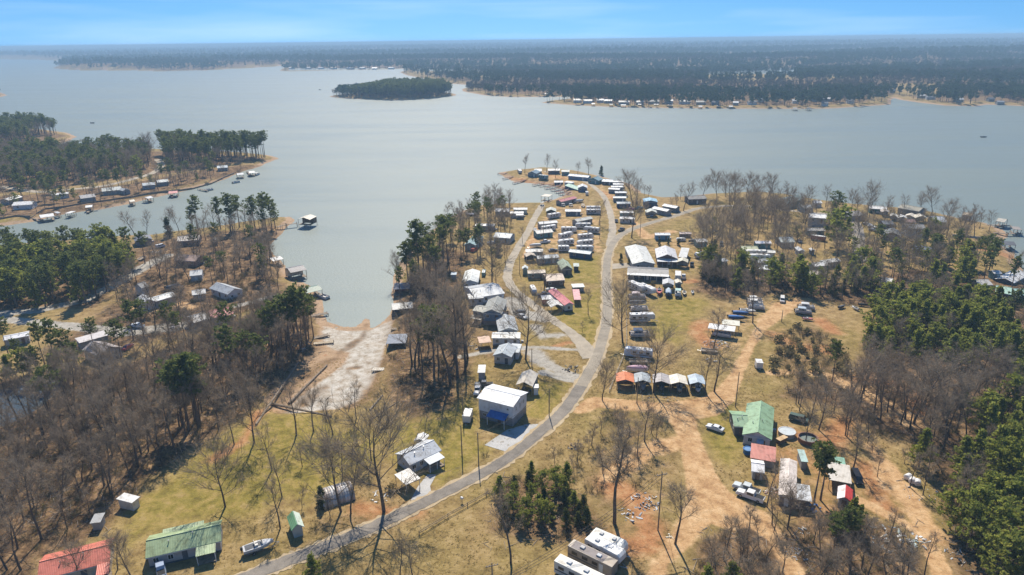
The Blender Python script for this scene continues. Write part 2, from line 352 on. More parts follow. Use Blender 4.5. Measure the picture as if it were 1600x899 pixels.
for P, w, f in (([(1110, 540), (1090, 520), (1100, 505)], 3.5, 4), ([(1205, 520), (1240, 540), (1300, 550)], 3, 5), ([(1280, 500), (1305, 520)], 2.5, 3), ([(1240, 680), (1300, 690), (1320, 660)], 3, 4), ([(410, 640), (380, 690), (330, 720)], 1.4, 2), ([(868, 542), (890, 536)], 1.2, 1.5), ([(1075, 441), (1085, 440)], 2.5, 2),
                ([(1340, 590), (1400, 600), (1440, 640)], 2.5, 4), ([(650, 800), (600, 800), (560, 790)], 2, 3), ([(960, 760), (1000, 780), (1010, 850), (960, 850)], 3, 4), ([(1520, 385), (1570, 395)], 5, 4), ([(940, 300), (960, 310)], 3, 3), ([(1350, 730), (1380, 790)], 3, 4), ([(800, 276), (830, 282), (850, 286)], 2, 2), ([(860, 274), (880, 279)], 3, 3)):
    put('clay', stroke(P, w, f))
for P, w, f in (([(838, 512), (850, 526), (875, 524)], 2.2, 3), ([(838, 562), (862, 572), (888, 586), (906, 590)], 2.3, 1.2), ([(850, 582), (880, 590), (905, 596)], 1.8, 1.0), ([(836, 552), (850, 566)], 3, 3), ([(720, 557), (770, 548), (835, 543), (915, 548)], 1.2, 1.2),
                ([(215, 420), (190, 440), (130, 470), (60, 485), (0, 490)], 3.2, 1.5), ([(260, 400), (235, 412), (200, 432)], 3.5, 2), ([(430, 462), (400, 470), (370, 478)], 1.8, 0.8), ([(0, 498), (60, 504), (120, 510), (190, 520), (235, 516), (280, 510)], [2.6, 2.8, 3, 4, 4, 5], 1.0), ([(800, 470), (815, 490), (850, 498)], 4, 2)):
    put('gravel', stroke(P, w, f))
for P, w, f in (([(572, 500), (566, 520), (545, 535), (530, 545)], [.8, 1.5, 2.5, 1.5], 1.5), ([(520, 555), (490, 570), (460, 590), (440, 610), (420, 632)], [2, 3, 3, 2.5, 2], 2), ([(545, 570), (560, 568)], 1.5, 1.5), ([(600, 560), (590, 590), (570, 620), (545, 632)], [2, 3, 3.5, 3], 3), ([(500, 600), (470, 625), (440, 640)], 2.5, 2.5)): put('litter', stroke(P, w, f), .62)
shd = shore(gx, gy)
put('sand', sst(-3, 2, sdf(gx, gy, MUD, 20.0)), .7)
put('mud', area([(505, 503), (540, 511), (575, 508), (612, 494), (613, 515), (602, 540), (592, 570), (578, 598), (560, 622), (525, 634), (470, 640), (440, 642), (462, 618), (505, 585), (540, 560), (545, 545), (520, 540), (500, 526)], 2.0), .9)
put('mud', stroke([(560, 545), (575, 540), (585, 530)], 3, 3))
put('sand', (1 - sst(2.0, 7.0, shd)) * (shd > -12))
mk['litter'] = np.maximum(mk['litter'], 0.75 * sst(900, 1000, np.hypot(gx, gy)) * sst(18, 40, shd))
FIELDS = ([(1105, 132), (1240, 127), (1245, 112), (1105, 116)], [(1395, 148), (1470, 150), (1480, 134), (1400, 133)], [(640, 118), (760, 124), (770, 112), (650, 109)], [(1290, 128), (1350, 126), (1360, 118), (1290, 120)])
for P in FIELDS: mk['litter'] *= 1 - area(P, 10)
gm = bpy.data.meshes.new('ground')
gm.vertices.add(nr * nc); gm.vertices.foreach_set('co', np.stack([gx, gy, gz], 1).astype(np.float32).ravel())
ii = (np.arange(nr - 1)[:, None] * nc + np.arange(nc - 1)[None, :]).ravel()
q = np.stack([ii, ii + nc, ii + nc + 1, ii + 1], 1)
q = q[gz[q].max(1) > -1.55]            # drop what lies deep under the lake
gm.loops.add(q.size); gm.loops.foreach_set('vertex_index', q.astype(np.int32).ravel())
gm.polygons.add(len(q)); gm.polygons.foreach_set('loop_start', (np.arange(len(q)) * 4).astype(np.int32))
gm.polygons.foreach_set('use_smooth', np.ones(len(q), bool))
gm.update(calc_edges=True)
for k, a in mk.items():
    at = gm.attributes.new(k, 'FLOAT', 'POINT'); at.data.foreach_set('value', a.astype(np.float32))
def ground_mat():
    m, nd, ln, b = newmat('ground_cover')
    ge = N(nd, 'ShaderNodeNewGeometry')
    def noise(s, d=5.0, r=0.6):
        n = N(nd, 'ShaderNodeTexNoise', Scale=s, Detail=d, Roughness=r); ln.new(ge.outputs['Position'], n.inputs['Vector']); return n.outputs['Fac']
    n1, n2, n3, n4 = noise(0.035, 6), noise(0.35, 7, 0.7), noise(2.6, 4, 0.7), noise(0.11, 5)
    def mixc(f, a, c):
        x = N(nd, 'ShaderNodeMixRGB'); ln.new(f, x.inputs['Fac'])
        for k, v in (('Color1', a), ('Color2', c)):
            if isinstance(v, tuple): x.inputs[k].default_value = (*v, 1)
            else: ln.new(v, x.inputs[k])
        return x.outputs['Color']
    def rmp(f, pts): r = ramp(nd, pts); ln.new(f, r.inputs['Fac']); return r.outputs['Color']
    base = mixc(rmp(n1, [(0.38, (0, 0, 0)), (0.62, (1, 1, 1))]), rmp(n2, [(0.3, (0.19, 0.122, 0.052)), (0.5, (0.33, 0.225, 0.10)), (0.72, (0.46, 0.335, 0.17))]),
                rmp(n2, [(0.3, (0.15, 0.11, 0.04)), (0.5, (0.27, 0.20, 0.07)), (0.7, (0.40, 0.29, 0.13))]))
    grass = rmp(n2, [(0.30, (0.135, 0.105, 0.03)), (0.45, (0.235, 0.19, 0.042)), (0.56, (0.315, 0.235, 0.07)), (0.7, (0.38, 0.275, 0.12))])
    dirt = rmp(n2, [(0.3, (0.33, 0.185, 0.085)), (0.5, (0.51, 0.32, 0.16)), (0.7, (0.65, 0.455, 0.26))])
    clay = rmp(n2, [(0.3, (0.27, 0.125, 0.055)), (0.5, (0.42, 0.205, 0.09)), (0.68, (0.48, 0.31, 0.16))])
    mud = rmp(n2, [(0.28, (0.22, 0.16, 0.10)), (0.42, (0.40, 0.34, 0.27)), (0.55, (0.52, 0.48, 0.42)), (0.72, (0.64, 0.61, 0.56))])
    lit = rmp(n2, [(0.32, (0.06, 0.038, 0.022)), (0.5, (0.17, 0.105, 0.055)), (0.66, (0.36, 0.235, 0.125))])
    grv = rmp(n2, [(0.3, (0.30, 0.27, 0.23)), (0.55, (0.42, 0.39, 0.34)), (0.75, (0.54, 0.50, 0.44))])
    snd = rmp(n2, [(0.3, (0.30, 0.19, 0.11)), (0.55, (0.44, 0.31, 0.20)), (0.78, (0.36, 0.15, 0.07))])
    col = base
    WIN = dict(grass=.55, litter=.45, sand=.1, mud=.35, clay=.7, gravel=.45, dirt=.1)
    for k, c, soft in (('grass', grass, 0.5), ('sand', snd, 0.15), ('mud', mud, 0.3), ('litter', lit, 0.4), ('clay', clay, 0.5), ('gravel', grv, 0.35), ('dirt', dirt, 0.25)):
        at = N(nd, 'ShaderNodeAttribute', attribute_name=k)
        a1 = N(nd, 'ShaderNodeMath', operation='ADD'); s1 = N(nd, 'ShaderNodeMath', operation='MULTIPLY_ADD')
        mm = N(nd, 'ShaderNodeMixRGB'); mm.inputs['Fac'].default_value = 0.5; ln.new(n4, mm.inputs['Color1']); ln.new(n2, mm.inputs['Color2'])
        ln.new(mm.outputs['Color'], s1.inputs[0]); s1.inputs[1].default_value = 2.2; s1.inputs[2].default_value = -1.1
        # noise matters only inside the soft border
        om = N(nd, 'ShaderNodeMath', operation='SUBTRACT'); om.inputs[0].default_value = 1.0; ln.new(at.outputs['Fac'], om.inputs[1])
        mm1 = N(nd, 'ShaderNodeMath', operation='MULTIPLY'); ln.new(at.outputs['Fac'], mm1.inputs[0]); ln.new(om.outputs[0], mm1.inputs[1])
        wt = N(nd, 'ShaderNodeMath', operation='MULTIPLY_ADD'); ln.new(mm1.outputs[0], wt.inputs[0]); wt.inputs[1].default_value = 3.2; wt.inputs[2].default_value = WIN[k]
        nw = N(nd, 'ShaderNodeMath', operation='MULTIPLY'); ln.new(s1.outputs[0], nw.inputs[0]); ln.new(wt.outputs[0], nw.inputs[1])
        gt = N(nd, 'ShaderNodeMath', operation='GREATER_THAN'); ln.new(at.outputs['Fac'], gt.inputs[0]); gt.inputs[1].default_value = 0.004
        nw2 = N(nd, 'ShaderNodeMath', operation='MULTIPLY'); ln.new(nw.outputs[0], nw2.inputs[0]); ln.new(gt.outputs[0], nw2.inputs[1])
        ln.new(at.outputs['Fac'], a1.inputs[0]); ln.new(nw2.outputs[0], a1.inputs[1])
        mr = N(nd, 'ShaderNodeMapRange', interpolation_type='SMOOTHSTEP'); mr.inputs['From Min'].default_value = 0.5 - soft; mr.inputs['From Max'].default_value = 0.5 + soft
        ln.new(a1.outputs[0], mr.inputs['Value']); col = mixc(mr.outputs['Result'], col, c)
    sp = rmp(n3, [(0.3, (0.42, 0.39, 0.34)), (0.47, (0.9, 0.89, 0.87)), (0.66, (1.0, 1.0, 1.0))])
    mu = N(nd, 'ShaderNodeMixRGB', blend_type='MULTIPLY'); mu.inputs['Fac'].default_value = 0.5; ln.new(col, mu.inputs['Color1']); ln.new(sp, mu.inputs['Color2'])
    n5 = noise(0.9, 6, .7); sp2 = rmp(n5, [(0.34, (0.55, 0.52, 0.45)), (0.5, (1, 1, 1)), (0.7, (1.0, 1.0, 1.0))])
    mu2 = N(nd, 'ShaderNodeMixRGB', blend_type='MULTIPLY'); mu2.inputs['Fac'].default_value = 0.6; ln.new(mu.outputs['Color'], mu2.inputs['Color1']); ln.new(sp2, mu2.inputs['Color2'])
    ln.new(mu2.outputs['Color'], b.inputs['Base Color']); b.inputs['Roughness'].default_value = 0.95; b.inputs['Specular IOR Level'].default_value = 0.1
    bp = N(nd, 'ShaderNodeBump', Strength=0.6, Distance=0.25); ln.new(n3, bp.inputs['Height']); ln.new(bp.outputs[0], b.inputs['Normal'])
    return m
gm.materials.append(ground_mat())
tag(place('ground', gm), 'winter ground of tan grass, leaf litter and orange dirt around the lake', kind='structure')

# ------------------------------------------------------------------ lake
def water_mat(name, deep, rough):
    m, nd, ln, b = newmat(name)
    ge = N(nd, 'ShaderNodeNewGeometry')
    mp = N(nd, 'ShaderNodeMapping'); mp.inputs['Scale'].default_value = (0.8, 1.0, 1.0); ln.new(ge.outputs['Position'], mp.inputs['Vector'])
    n1 = N(nd, 'ShaderNodeTexNoise', Scale=0.9, Detail=4.0, Roughness=0.6); ln.new(mp.outputs[0], n1.inputs['Vector'])
    mp2 = N(nd, 'ShaderNodeMapping'); mp2.inputs['Scale'].default_value = (0.004, 0.012, 1.0); ln.new(ge.outputs['Position'], mp2.inputs['Vector'])
    n2 = N(nd, 'ShaderNodeTexNoise', Scale=1.0, Detail=5.0, Roughness=0.6); ln.new(mp2.outputs[0], n2.inputs['Vector'])
    st = N(nd, 'ShaderNodeMapRange'); st.inputs['From Min'].default_value = 0.35; st.inputs['From Max'].default_value = 0.65; st.inputs['To Min'].default_value = 0.14; st.inputs['To Max'].default_value = 0.45
    ln.new(n2.outputs['Fac'], st.inputs['Value'])
    bp = N(nd, 'ShaderNodeBump', Distance=0.5); ln.new(st.outputs[0], bp.inputs['Strength']); ln.new(n1.outputs['Fac'], bp.inputs['Height']); ln.new(bp.outputs[0], b.inputs['Normal'])
    rr_ = N(nd, 'ShaderNodeMapRange'); rr_.inputs['From Min'].default_value = 0.36; rr_.inputs['From Max'].default_value = 0.64; rr_.inputs['To Min'].default_value = rough - .06; rr_.inputs['To Max'].default_value = rough + .05
    mp3 = N(nd, 'ShaderNodeMapping'); mp3.inputs['Scale'].default_value = (0.003, 0.022, 1.0); ln.new(ge.outputs['Position'], mp3.inputs['Vector'])
    n3 = N(nd, 'ShaderNodeTexNoise', Scale=1.0, Detail=8.0, Roughness=0.72, Distortion=0.6); ln.new(mp3.outputs[0], n3.inputs['Vector']); ln.new(n3.outputs['Fac'], rr_.inputs['Value']); ln.new(rr_.outputs[0], b.inputs['Roughness'])
    b.inputs['Base Color'].default_value = (*deep, 1); b.inputs['IOR'].default_value = 1.333
    b.inputs['Specular IOR Level'].default_value = 0.5
    return m
M_WATER = water_mat('lake_water', (0.17, 0.20, 0.178), 0.47)
n = 48
wv = [(0, 0, 0)] + [(r * math.sin(math.radians(a)), r * math.cos(math.radians(a)), 0) for r in (60, 1000, 29000) for a in np.linspace(-74, 74, n)]
wf = [(0, 1 + i + 1, 1 + i) for i in range(n - 1)] + [(1 + k * n + i, 1 + k * n + i + 1, 1 + (k + 1) * n + i + 1, 1 + (k + 1) * n + i) for k in range(2) for i in range(n - 1)]
tag(MB().add(wv, wf).build('lake_water', M_WATER), 'grey blue lake water with fine ripples', kind='structure')
pc = POND.mean(0)
tag(MB().add([(pc[0] + (x - pc[0]) * 1.25, pc[1] + (y - pc[1]) * 1.25, 1.05) for x, y in POND], [tuple(range(len(POND)))]).build('pond_water', water_mat('pond_water', (0.06, 0.08, 0.10), 0.16)), 'small dark pond in the left woods', kind='structure')

# ------------------------------------------------------------------ roads
def smoothline(Q, per=10):
    Q = [Vector((*p, 0)) for p in Q]; out = []
    for i in range(len(Q) - 1):
        p0, p1, p2, p3 = Q[max(i - 1, 0)], Q[i], Q[i + 1], Q[min(i + 2, len(Q) - 1)]
        for k in range(per):
            t = k / per
            out.append(0.5 * (2 * p1 + (p2 - p0) * t + (2 * p0 - 5 * p1 + 4 * p2 - p3) * t * t + (3 * p1 - p0 - 3 * p2 + p3) * t ** 3))
    return out + [Q[-1]]
def ribbon(name, P, w, lift, m, label, per=10, wob=0.0, cross=5):
    C = smoothline([GZ(a, b, 2.0) for a, b in P], per); v = []; f = []; ndv = cross
    ws = [w] * len(P) if np.isscalar(w) else w
    for i, c in enumerate(C):
        d = (C[min(i + 1, len(C) - 1)] - C[max(i - 1, 0)]).normalized(); s = Vector((d.y, -d.x, 0))
        k = i / per; j = min(int(k), len(ws) - 2); ww = ws[j] + (ws[j + 1] - ws[j]) * (k - j)
        for e in range(ndv):
            t = -1 + 2 * e / (ndv - 1); q = c + s * t * (ww + wob * (rnd.random() - 0.5) * (abs(t) == 1))
            v.append((q.x, q.y))
    A = np.array(v); z = height(A[:, 0], A[:, 1])
    vv = [(a[0], a[1], zz + lift) for a, zz in zip(v, z)]
    for i in range(len(C) - 1):
        for e in range(ndv - 1): f.append((i * ndv + e, i * ndv + e + 1, (i + 1) * ndv + e + 1, (i + 1) * ndv + e))
    return tag(MB().add(vv, f).build(name, m, None, True), label, kind='structure')
def road_mat(c0, c1, c2):
    m, nd, ln, b = newmat('road_surface'); ge = N(nd, 'ShaderNodeNewGeometry')
    n1 = N(nd, 'ShaderNodeTexNoise', Scale=0.25, Detail=7.0, Roughness=0.65); n2 = N(nd, 'ShaderNodeTexNoise', Scale=5.0, Detail=3.0)
    for x in (n1, n2): ln.new(ge.outputs['Position'], x.inputs['Vector'])
    r = ramp(nd, [(0.3, c0), (0.5, c1), (0.72, c2)]); ln.new(n1.outputs['Fac'], r.inputs['Fac'])
    r2 = ramp(nd, [(0.3, (0.75, 0.75, 0.75)), (0.65, (1, 1, 1))]); ln.new(n2.outputs['Fac'], r2.inputs['Fac'])
    mu = N(nd, 'ShaderNodeMixRGB', blend_type='MULTIPLY'); mu.inputs['Fac'].default_value = 1; ln.new(r.outputs[0], mu.inputs[1]); ln.new(r2.outputs[0], mu.inputs[2])
    ln.new(mu.outputs[0], b.inputs['Base Color']); b.inputs['Roughness'].default_value = 0.9
    return m
M_ASPH = road_mat((0.15, 0.132, 0.11), (0.235, 0.205, 0.17), (0.33, 0.285, 0.23))
M_CHIP = road_mat((0.30, 0.26, 0.20), (0.40, 0.34, 0.26), (0.48, 0.41, 0.31))
M_SHOULD = road_mat((0.36, 0.27, 0.16), (0.47, 0.36, 0.22), (0.55, 0.44, 0.28))
M_CONC = road_mat((0.36, 0.35, 0.33), (0.46, 0.45, 0.43), (0.55, 0.53, 0.50))
M_BLACKTOP = road_mat((0.07, 0.07, 0.072), (0.09, 0.09, 0.092), (0.12, 0.118, 0.115))
MAIN = [(330, 925), (400, 896), (465, 870), (530, 845), (600, 815), (675, 779), (750, 742), (800, 712), (850, 670), (883, 638), (908, 603), (930, 565), (943, 525), (949, 487), (948, 450), (948, 418), (951, 395), (960, 377), (976, 364), (1000, 354), (1025, 346), (1050, 339), (1075, 331), (1100, 325), (1160, 322), (1240, 330), (1310, 336)]
ribbon('road_shoulder', MAIN, [2.3] * 8 + [2.6] * 5 + [2.45] * 14, 0.07, M_SHOULD, 'sandy shoulder along both edges of the main lake road', 12, 1.0)
M_TANROAD = road_mat((0.24, 0.207, 0.16), (0.32, 0.275, 0.212), (0.41, 0.35, 0.27))
ribbon('road', MAIN[:12], [1.6] * 9 + [1.75] * 3, 0.12, M_ASPH, 'grey asphalt road curving up from the lower left', 12, 0.35)
ribbon('road', MAIN[10:], [1.75] * 7 + [1.75] * 10, 0.127, M_TANROAD, 'paler tan stretch of the main road running up to the lake', 12, 0.35)
SPUR = [(925, 560), (908, 536), (887, 517), (857, 496), (829, 474), (803, 452), (793, 434), (797, 412), (807, 392), (825, 362), (838, 336), (847, 321)]
ribbon('road', SPUR, [3.4, 2.6] + [2.0] * 10, 0.10, M_CHIP, 'pale gravel road forking left past the waterside houses', 10, 0.5)
ribbon('road', [(952, 384), (957, 362), (956, 345), (951, 325), (943, 307), (930, 294), (914, 284), (893, 277), (868, 271), (850, 268)], [2.1, 2.0, 1.95, 1.9, 1.8, 1.7, 1.6, 1.5, 1.4, 1.0], 0.095, M_CHIP, 'pale gravel road running out along the lake spit', 10, 0.6)
ribbon('road', [(1345, 410), (1342, 385), (1340, 362), (1333, 346), (1318, 338), (1300, 335)], 3.0, 0.11, M_ASPH, 'grey asphalt lane between the trees on the right', 10, 0.2)
ribbon('road', [(0, 292), (60, 300), (110, 296), (160, 291), (205, 281), (240, 270), (252, 258), (246, 249)], 3.0, 0.1, M_CHIP, 'pale lane along the far left bank', 8, 0.3)
def pad(name, P, m, label, lift=0.06):
    Q = [GZ(a, b, 2.0) for a, b in P]; bm = bmesh.new()
    bm.faces.new([bm.verts.new((x, y, 0)) for x, y in Q]); bmesh.ops.triangulate(bm, faces=bm.faces[:])
    bmesh.ops.subdivide_edges(bm, edges=bm.edges[:], cuts=5, use_grid_fill=True)
    co = np.array([v.co[:] for v in bm.verts]); z = height(co[:, 0], co[:, 1])
    for v, zz in zip(bm.verts, z): v.co.z = zz + lift
    bmesh.ops.recalc_face_normals(bm, faces=bm.faces)
    me = bpy.data.meshes.new(name); bm.to_mesh(me); bm.free(); me.materials.append(m)
    return tag(place(name, me), label, kind='structure')
pad('driveway', [(757, 696), (792, 672), (822, 663), (850, 662), (826, 682), (790, 706)], M_CONC, 'pale concrete drive beside the tall white house')
pad('driveway', [(640, 785), (652, 762), (668, 742), (682, 742), (672, 760), (676, 778)], M_CONC, 'short concrete and sand drive below the open carport')
pad('driveway', [(940, 423), (940, 413), (985, 411), (985, 418)], M_CHIP, 'gravel apron joining the long shed to the road')

# ------------------------------------------------------------------ haze
hm = bpy.data.materials.new('lake_haze'); hm.use_nodes = True; hm.node_tree.nodes.clear()
pv = hm.node_tree.nodes.new('ShaderNodeVolumePrincipled'); pv.inputs['Color'].default_value = (0.50, 0.76, 1.0, 1); pv.inputs['Density'].default_value = HAZE
pv.inputs['Anisotropy'].default_value = 0.0
ho = hm.node_tree.nodes.new('ShaderNodeOutputMaterial'); hm.node_tree.links.new(pv.outputs[0], ho.inputs['Volume'])
tag(MB().box(-31000, 31000, -400, 31000, -3, 104).build('haze', hm), 'pale blue haze over the lake and far woods', kind='stuff')
# ------------------------------------------------------------------ trees
def vec(r): return Vector((r.gauss(0, 1), r.gauss(0, 1), r.gauss(0, 1)))
def bare_tree(seed, h=16.0, spread=0.32, low=0.35, n1=11, dens=1.0):
    """tapered trunk + limbs, and a crown of twigs; unit: metres, base at 0"""
    r = random.Random(seed); T, C, B = MB(), MB(), MB()
    p = Vector((0, 0, -0.3)); d = Vector((r.gauss(0, .04), r.gauss(0, .04), 1)).normalized(); seg = 7; pts = [p.copy()]
    for i in range(seg):
        p = p + d * (h * 0.86 / seg); d = (d + Vector((r.gauss(0, .07), r.gauss(0, .07), 0.05))).normalized(); pts.append(p.copy())
    R0 = 0.0135 * h
    for i in range(seg): T.tube(pts[i], pts[i + 1], R0 * (1 - i / seg) ** 0.8 + 0.03, R0 * (1 - (i + 1) / seg) ** 0.8 + 0.03, 6, i == 0)
    def at(t):
        k = min(int(t * seg), seg - 1); return pts[k].lerp(pts[k + 1], t * seg - k)
    def strip(M, a, b, w):
        dd = (b - a).normalized(); s = dd.cross(vec(r)).normalized() * w
        M.add([a - s, a + s, b + s * .4, b - s * .4], [(0, 1, 2, 3)])
    for i in range(n1):
        t = low + (1 - low) * (i + r.random()) / n1; a = at(t); az = i * 2.4 + r.random()
        L = h * spread * (1.15 - 0.65 * t) * (0.8 + 0.4 * r.random())
        d = Vector((math.cos(az), math.sin(az), 0.55 + 0.5 * t + r.random() * .3)).normalized(); q = a; rad = R0 * 0.42 * (1.1 - t * .7); lim = []
        for s in range(4):
            q2 = q + d * L / 4; T.tube(q, q2, rad * (1 - s / 4.4), rad * (1 - (s + 1) / 4.4), 4, False); lim.append((q, q2))
            q = q2; d = (d + vec(r) * .14 + Vector((0, 0, .10))).normalized()
        for j in range(int(6 * dens)):
            k = min(3, 1 + int(j / (2 * dens))); a2 = lim[k][0].lerp(lim[k][1], r.random()); d2 = (lim[k][1] - lim[k][0]).normalized()
            d2 = (d2 + vec(r) * .48 + Vector((0, 0, .22))).normalized(); L2 = L * (0.32 + .25 * r.random()); q = a2; sub = []
            for s in range(2):
                q2 = q + d2 * L2 / 2; C.tube(q, q2, 0.045 * (1 - s * .4), 0.045 * (.6 - s * .3), 3, False); sub.append((q, q2)); q = q2; d2 = (d2 + vec(r) * .2).normalized()
            for m in range(5):
                k2 = m % 2; a3 = sub[k2][0].lerp(sub[k2][1], r.random()); d3 = ((sub[k2][1] - sub[k2][0]).normalized() + vec(r) * .5 + Vector((0, 0, .15))).normalized()
                b3 = a3 + d3 * L2 * (.45 + .4 * r.random()); strip(C, a3, b3, 0.02)
                for w in range(4):
                    a4 = a3.lerp(b3, .3 + .7 * r.random()); d4 = (d3 + vec(r) * .55 + Vector((0, 0, .1))).normalized()
                    strip(C, a4, a4 + d4 * (0.5 + .65 * r.random()), 0.016)
    return T, C
def needles(M, r, c, rad, n, size, flat=0.6):
    for _ in range(n):
        o = vec(r).normalized() * rad * (r.random() ** .45); o.z *= flat; p = c + o
        a = vec(r).normalized(); b = a.cross(vec(r)).normalized(); s = size * (0.6 + .8 * r.random())
        M.add([p - a * s - b * s * .45, p + a * s * .6 - b * s * .5, p + a * s + b * s * .3, p - a * s * .5 + b * s * .5], [(0, 1, 2, 3)])
def pine_tree(seed, h=18.0, low=0.45, spread=0.17, nb=34, per=3, leaf=0.34, cone=False):
    r = random.Random(seed); T, C = MB(), MB(); R0 = 0.014 * h + .05; lean = Vector((r.gauss(0, .03), r.gauss(0, .03), 1)).normalized(); seg = 6
    pts = [Vector((0, 0, -.3))]
    for i in range(seg): pts.append(pts[-1] + (lean + Vector((r.gauss(0, .02), r.gauss(0, .02), 0))) * (h * 0.97 / seg))
    for i in range(seg): T.tube(pts[i], pts[i + 1], R0 * (1 - i / (seg + .3)), R0 * (1 - (i + 1) / (seg + .3)), 6, i == 0)
    def at(t): k = min(int(t * seg), seg - 1); return pts[k].lerp(pts[k + 1], t * seg - k)
    for i in range(nb):
        t = low + (1 - low) * ((i + r.random()) / nb); a = at(t); az = r.random() * 6.283; u = (t - low) / (1 - low)
        if cone: L = h * spread * (1.08 - u) * (0.75 + .5 * r.random())
        else: L = h * spread * (0.35 + 1.1 * math.sin(math.pi * min(1, .18 + .74 * u))) * (0.55 + .6 * r.random())
        d = Vector((math.cos(az), math.sin(az), 0.10 + .55 * u + r.random() * .2)).normalized(); e = a + d * L
        T.tube(a, e, 0.07 * (1.2 - u), 0.02, 3, False)
        for k in range(per):
            c = a.lerp(e, (k + 1.0) / per) + vec(r) * .25
            needles(C, r, c, (0.45 + .30 * k / per + .05 * h / 10) * (0.75 + .5 * r.random()) * (h / 15) ** .4, 12, leaf, .62)
    needles(C, r, at(1.0) + Vector((0, 0, .1)), .6, 18, leaf, 1.1)
    return T, C
def bush(seed, rad=1.2, hh=1.4, n=160, size=.2):
    r = random.Random(seed); T, C = MB(), MB()
    for k in range(7):
        az = r.random() * 6.28; T.tube((0, 0, -.1), (math.cos(az) * rad * .6, math.sin(az) * rad * .6, hh * (.6 + .4 * r.random())), .04, .015, 3, False)
    for k in range(6):
        az = r.random() * 6.28; q = rad * .55 * r.random()
        needles(C, r, Vector((math.cos(az) * q, math.sin(az) * q, hh * (.35 + .45 * r.random()))), rad * .62, n // 6, size, .8)
    return T, C
def brush(seed, rad=1.6, hh=2.2):
    r = random.Random(seed); T, C = MB(), MB()
    for k in range(26):
        az = r.random() * 6.28; o = Vector((math.cos(az), math.sin(az), 0)) * rad * r.random() * .6; e = o + Vector((math.cos(az) * .5, math.sin(az) * .5, 1)).normalized() * hh * (.5 + .6 * r.random())
        T.tube(o - Vector((0, 0, .1)), e, .025, .008, 3, False)
        for j in range(9):
            a = o.lerp(e, .25 + .75 * r.random()); d = (vec(r) * .7 + Vector((0, 0, .7))).normalized(); b = a + d * (.35 + .5 * r.random()); s = d.cross(vec(r)).normalized() * .018
            C.add([a - s, a + s, b + s * .3, b - s * .3], [(0, 1, 2, 3)])
    return T, C
SPEC = {}
def spec(kind, name, fn, args, mt, mc, part='crown'):
    L = []
    for a in args:
        T, C = fn(*a); L.append((T.mesh('trunk', mt), C.mesh(part, mc), a[1]))
    SPEC[kind] = (name, L, part)
spec('bare', 'bare_tree', bare_tree, [(1, 16, .34, .34, 11), (2, 16, .28, .42, 11), (3, 16, .36, .30, 12), (4, 16, .24, .48, 10), (5, 16, .30, .38, 11)], M_BARK, M_TWIG)
spec('oak', 'bare_tree', bare_tree, [(21, 15, .50, .24, 15, 1.6), (22, 15, .46, .28, 14, 1.6), (23, 15, .54, .22, 15, 1.6)], M_BARK, M_TWIG)
spec('sap', 'bare_tree', bare_tree, [(31, 9, .26, .18, 9, .7), (32, 9, .22, .25, 8, .7)], M_BARK, M_TWIG)
spec('pine', 'pine_tree', pine_tree, [(41, 18, .55, .15, 30), (42, 18, .62, .16, 26), (43, 18, .50, .14, 34), (44, 18, .66, .17, 24)], M_PBARK, M_PINE)
spec('young', 'pine_tree', pine_tree, [(51, 11, .16, .25, 46, 3, .30, True), (52, 11, .12, .28, 50, 3, .30, True), (53, 11, .22, .24, 42, 3, .30), (54, 11, .2, .27, 44, 3, .3)], M_PBARK, M_YPINE)
spec('cedar', 'cedar_tree', pine_tree, [(61, 7, .05, .22, 52, 3, .20, True), (62, 7, .04, .26, 52, 3, .20, True)], M_BARK, M_CEDAR)
spec('bush', 'bush', bush, [(71, 1.4), (72, 1.4), (73, 1.2)], M_BARK, M_OLIVE, 'foliage')
spec('brush', 'brush_clump', brush, [(81, 1.6), (82, 1.6), (83, 1.4)], M_SCRUB, M_SCRUB, 'twigs')
SPEC['brush'] = (SPEC['brush'][0], [(a, b, 2.2) for a, b, _ in SPEC['brush'][1]], 'twigs')
SPEC['bush'] = (SPEC['bush'][0], [(a, b, 1.4) for a, b, _ in SPEC['bush'][1]], 'foliage')
TREES = []      # (kind, x, y, z, height, label, group, must)
def tree(kind, px, py, top=None, h=None, label=None, group=None):
    x, y, z = G(px, py)
    TREES.append((kind, x, y, z, h or hpx(px, py, top), label, group, True))
KEEP = []       # areas no scattered tree may stand on: (polygon)
def clear(P): KEEP.append(poly(P, 2.0))
def wood(P, mix, spacing, label_of, group, seed):
    """scatter over a polygon of pixels; mix = [(kind, weight, hmin, hmax)]"""
    Q = poly(P, 2.0); r = np.random.default_rng(seed)
    x0, x1, y0, y1 = Q[:, 0].min(), Q[:, 0].max(), Q[:, 1].min(), Q[:, 1].max()
    nx, ny = int((x1 - x0) / spacing) + 1, int((y1 - y0) / spacing) + 1
    X, Y = np.meshgrid(x0 + spacing * np.arange(nx), y0 + spacing * np.arange(ny))
    X = (X + r.uniform(-.46, .46, X.shape) * spacing).ravel(); Y = (Y + r.uniform(-.46, .46, Y.shape) * spacing).ravel()
    ok = sdf(X, Y, Q, 5.0) > 0
    for K in KEEP: ok &= sdf(X, Y, K, 3.0) < 0
    ok &= shore(X, Y) > 1.0
    ok &= sdf(X, Y, POND, 3.0) < 0
    X, Y = X[ok], Y[ok]; Z = height(X, Y); ws = np.array([m[1] for m in mix], float); ks = r.choice(len(mix), len(X), p=ws / ws.sum())
    # patches: neighbouring trees tend to be alike
    pt = wav(X, Y, 14.0, seed * .7)
    for x, y, z, k, p in zip(X, Y, Z, ks, pt):
        if len(mix) > 1 and abs(p) > .45: k = 0 if p > 0 else len(mix) - 1
        kind, _, a, b = mix[k]; TREES.append((kind, x, y, z, a + (b - a) * r.random(), label_of.get(kind, label_of.get('*')), group, False))
FOOT = []
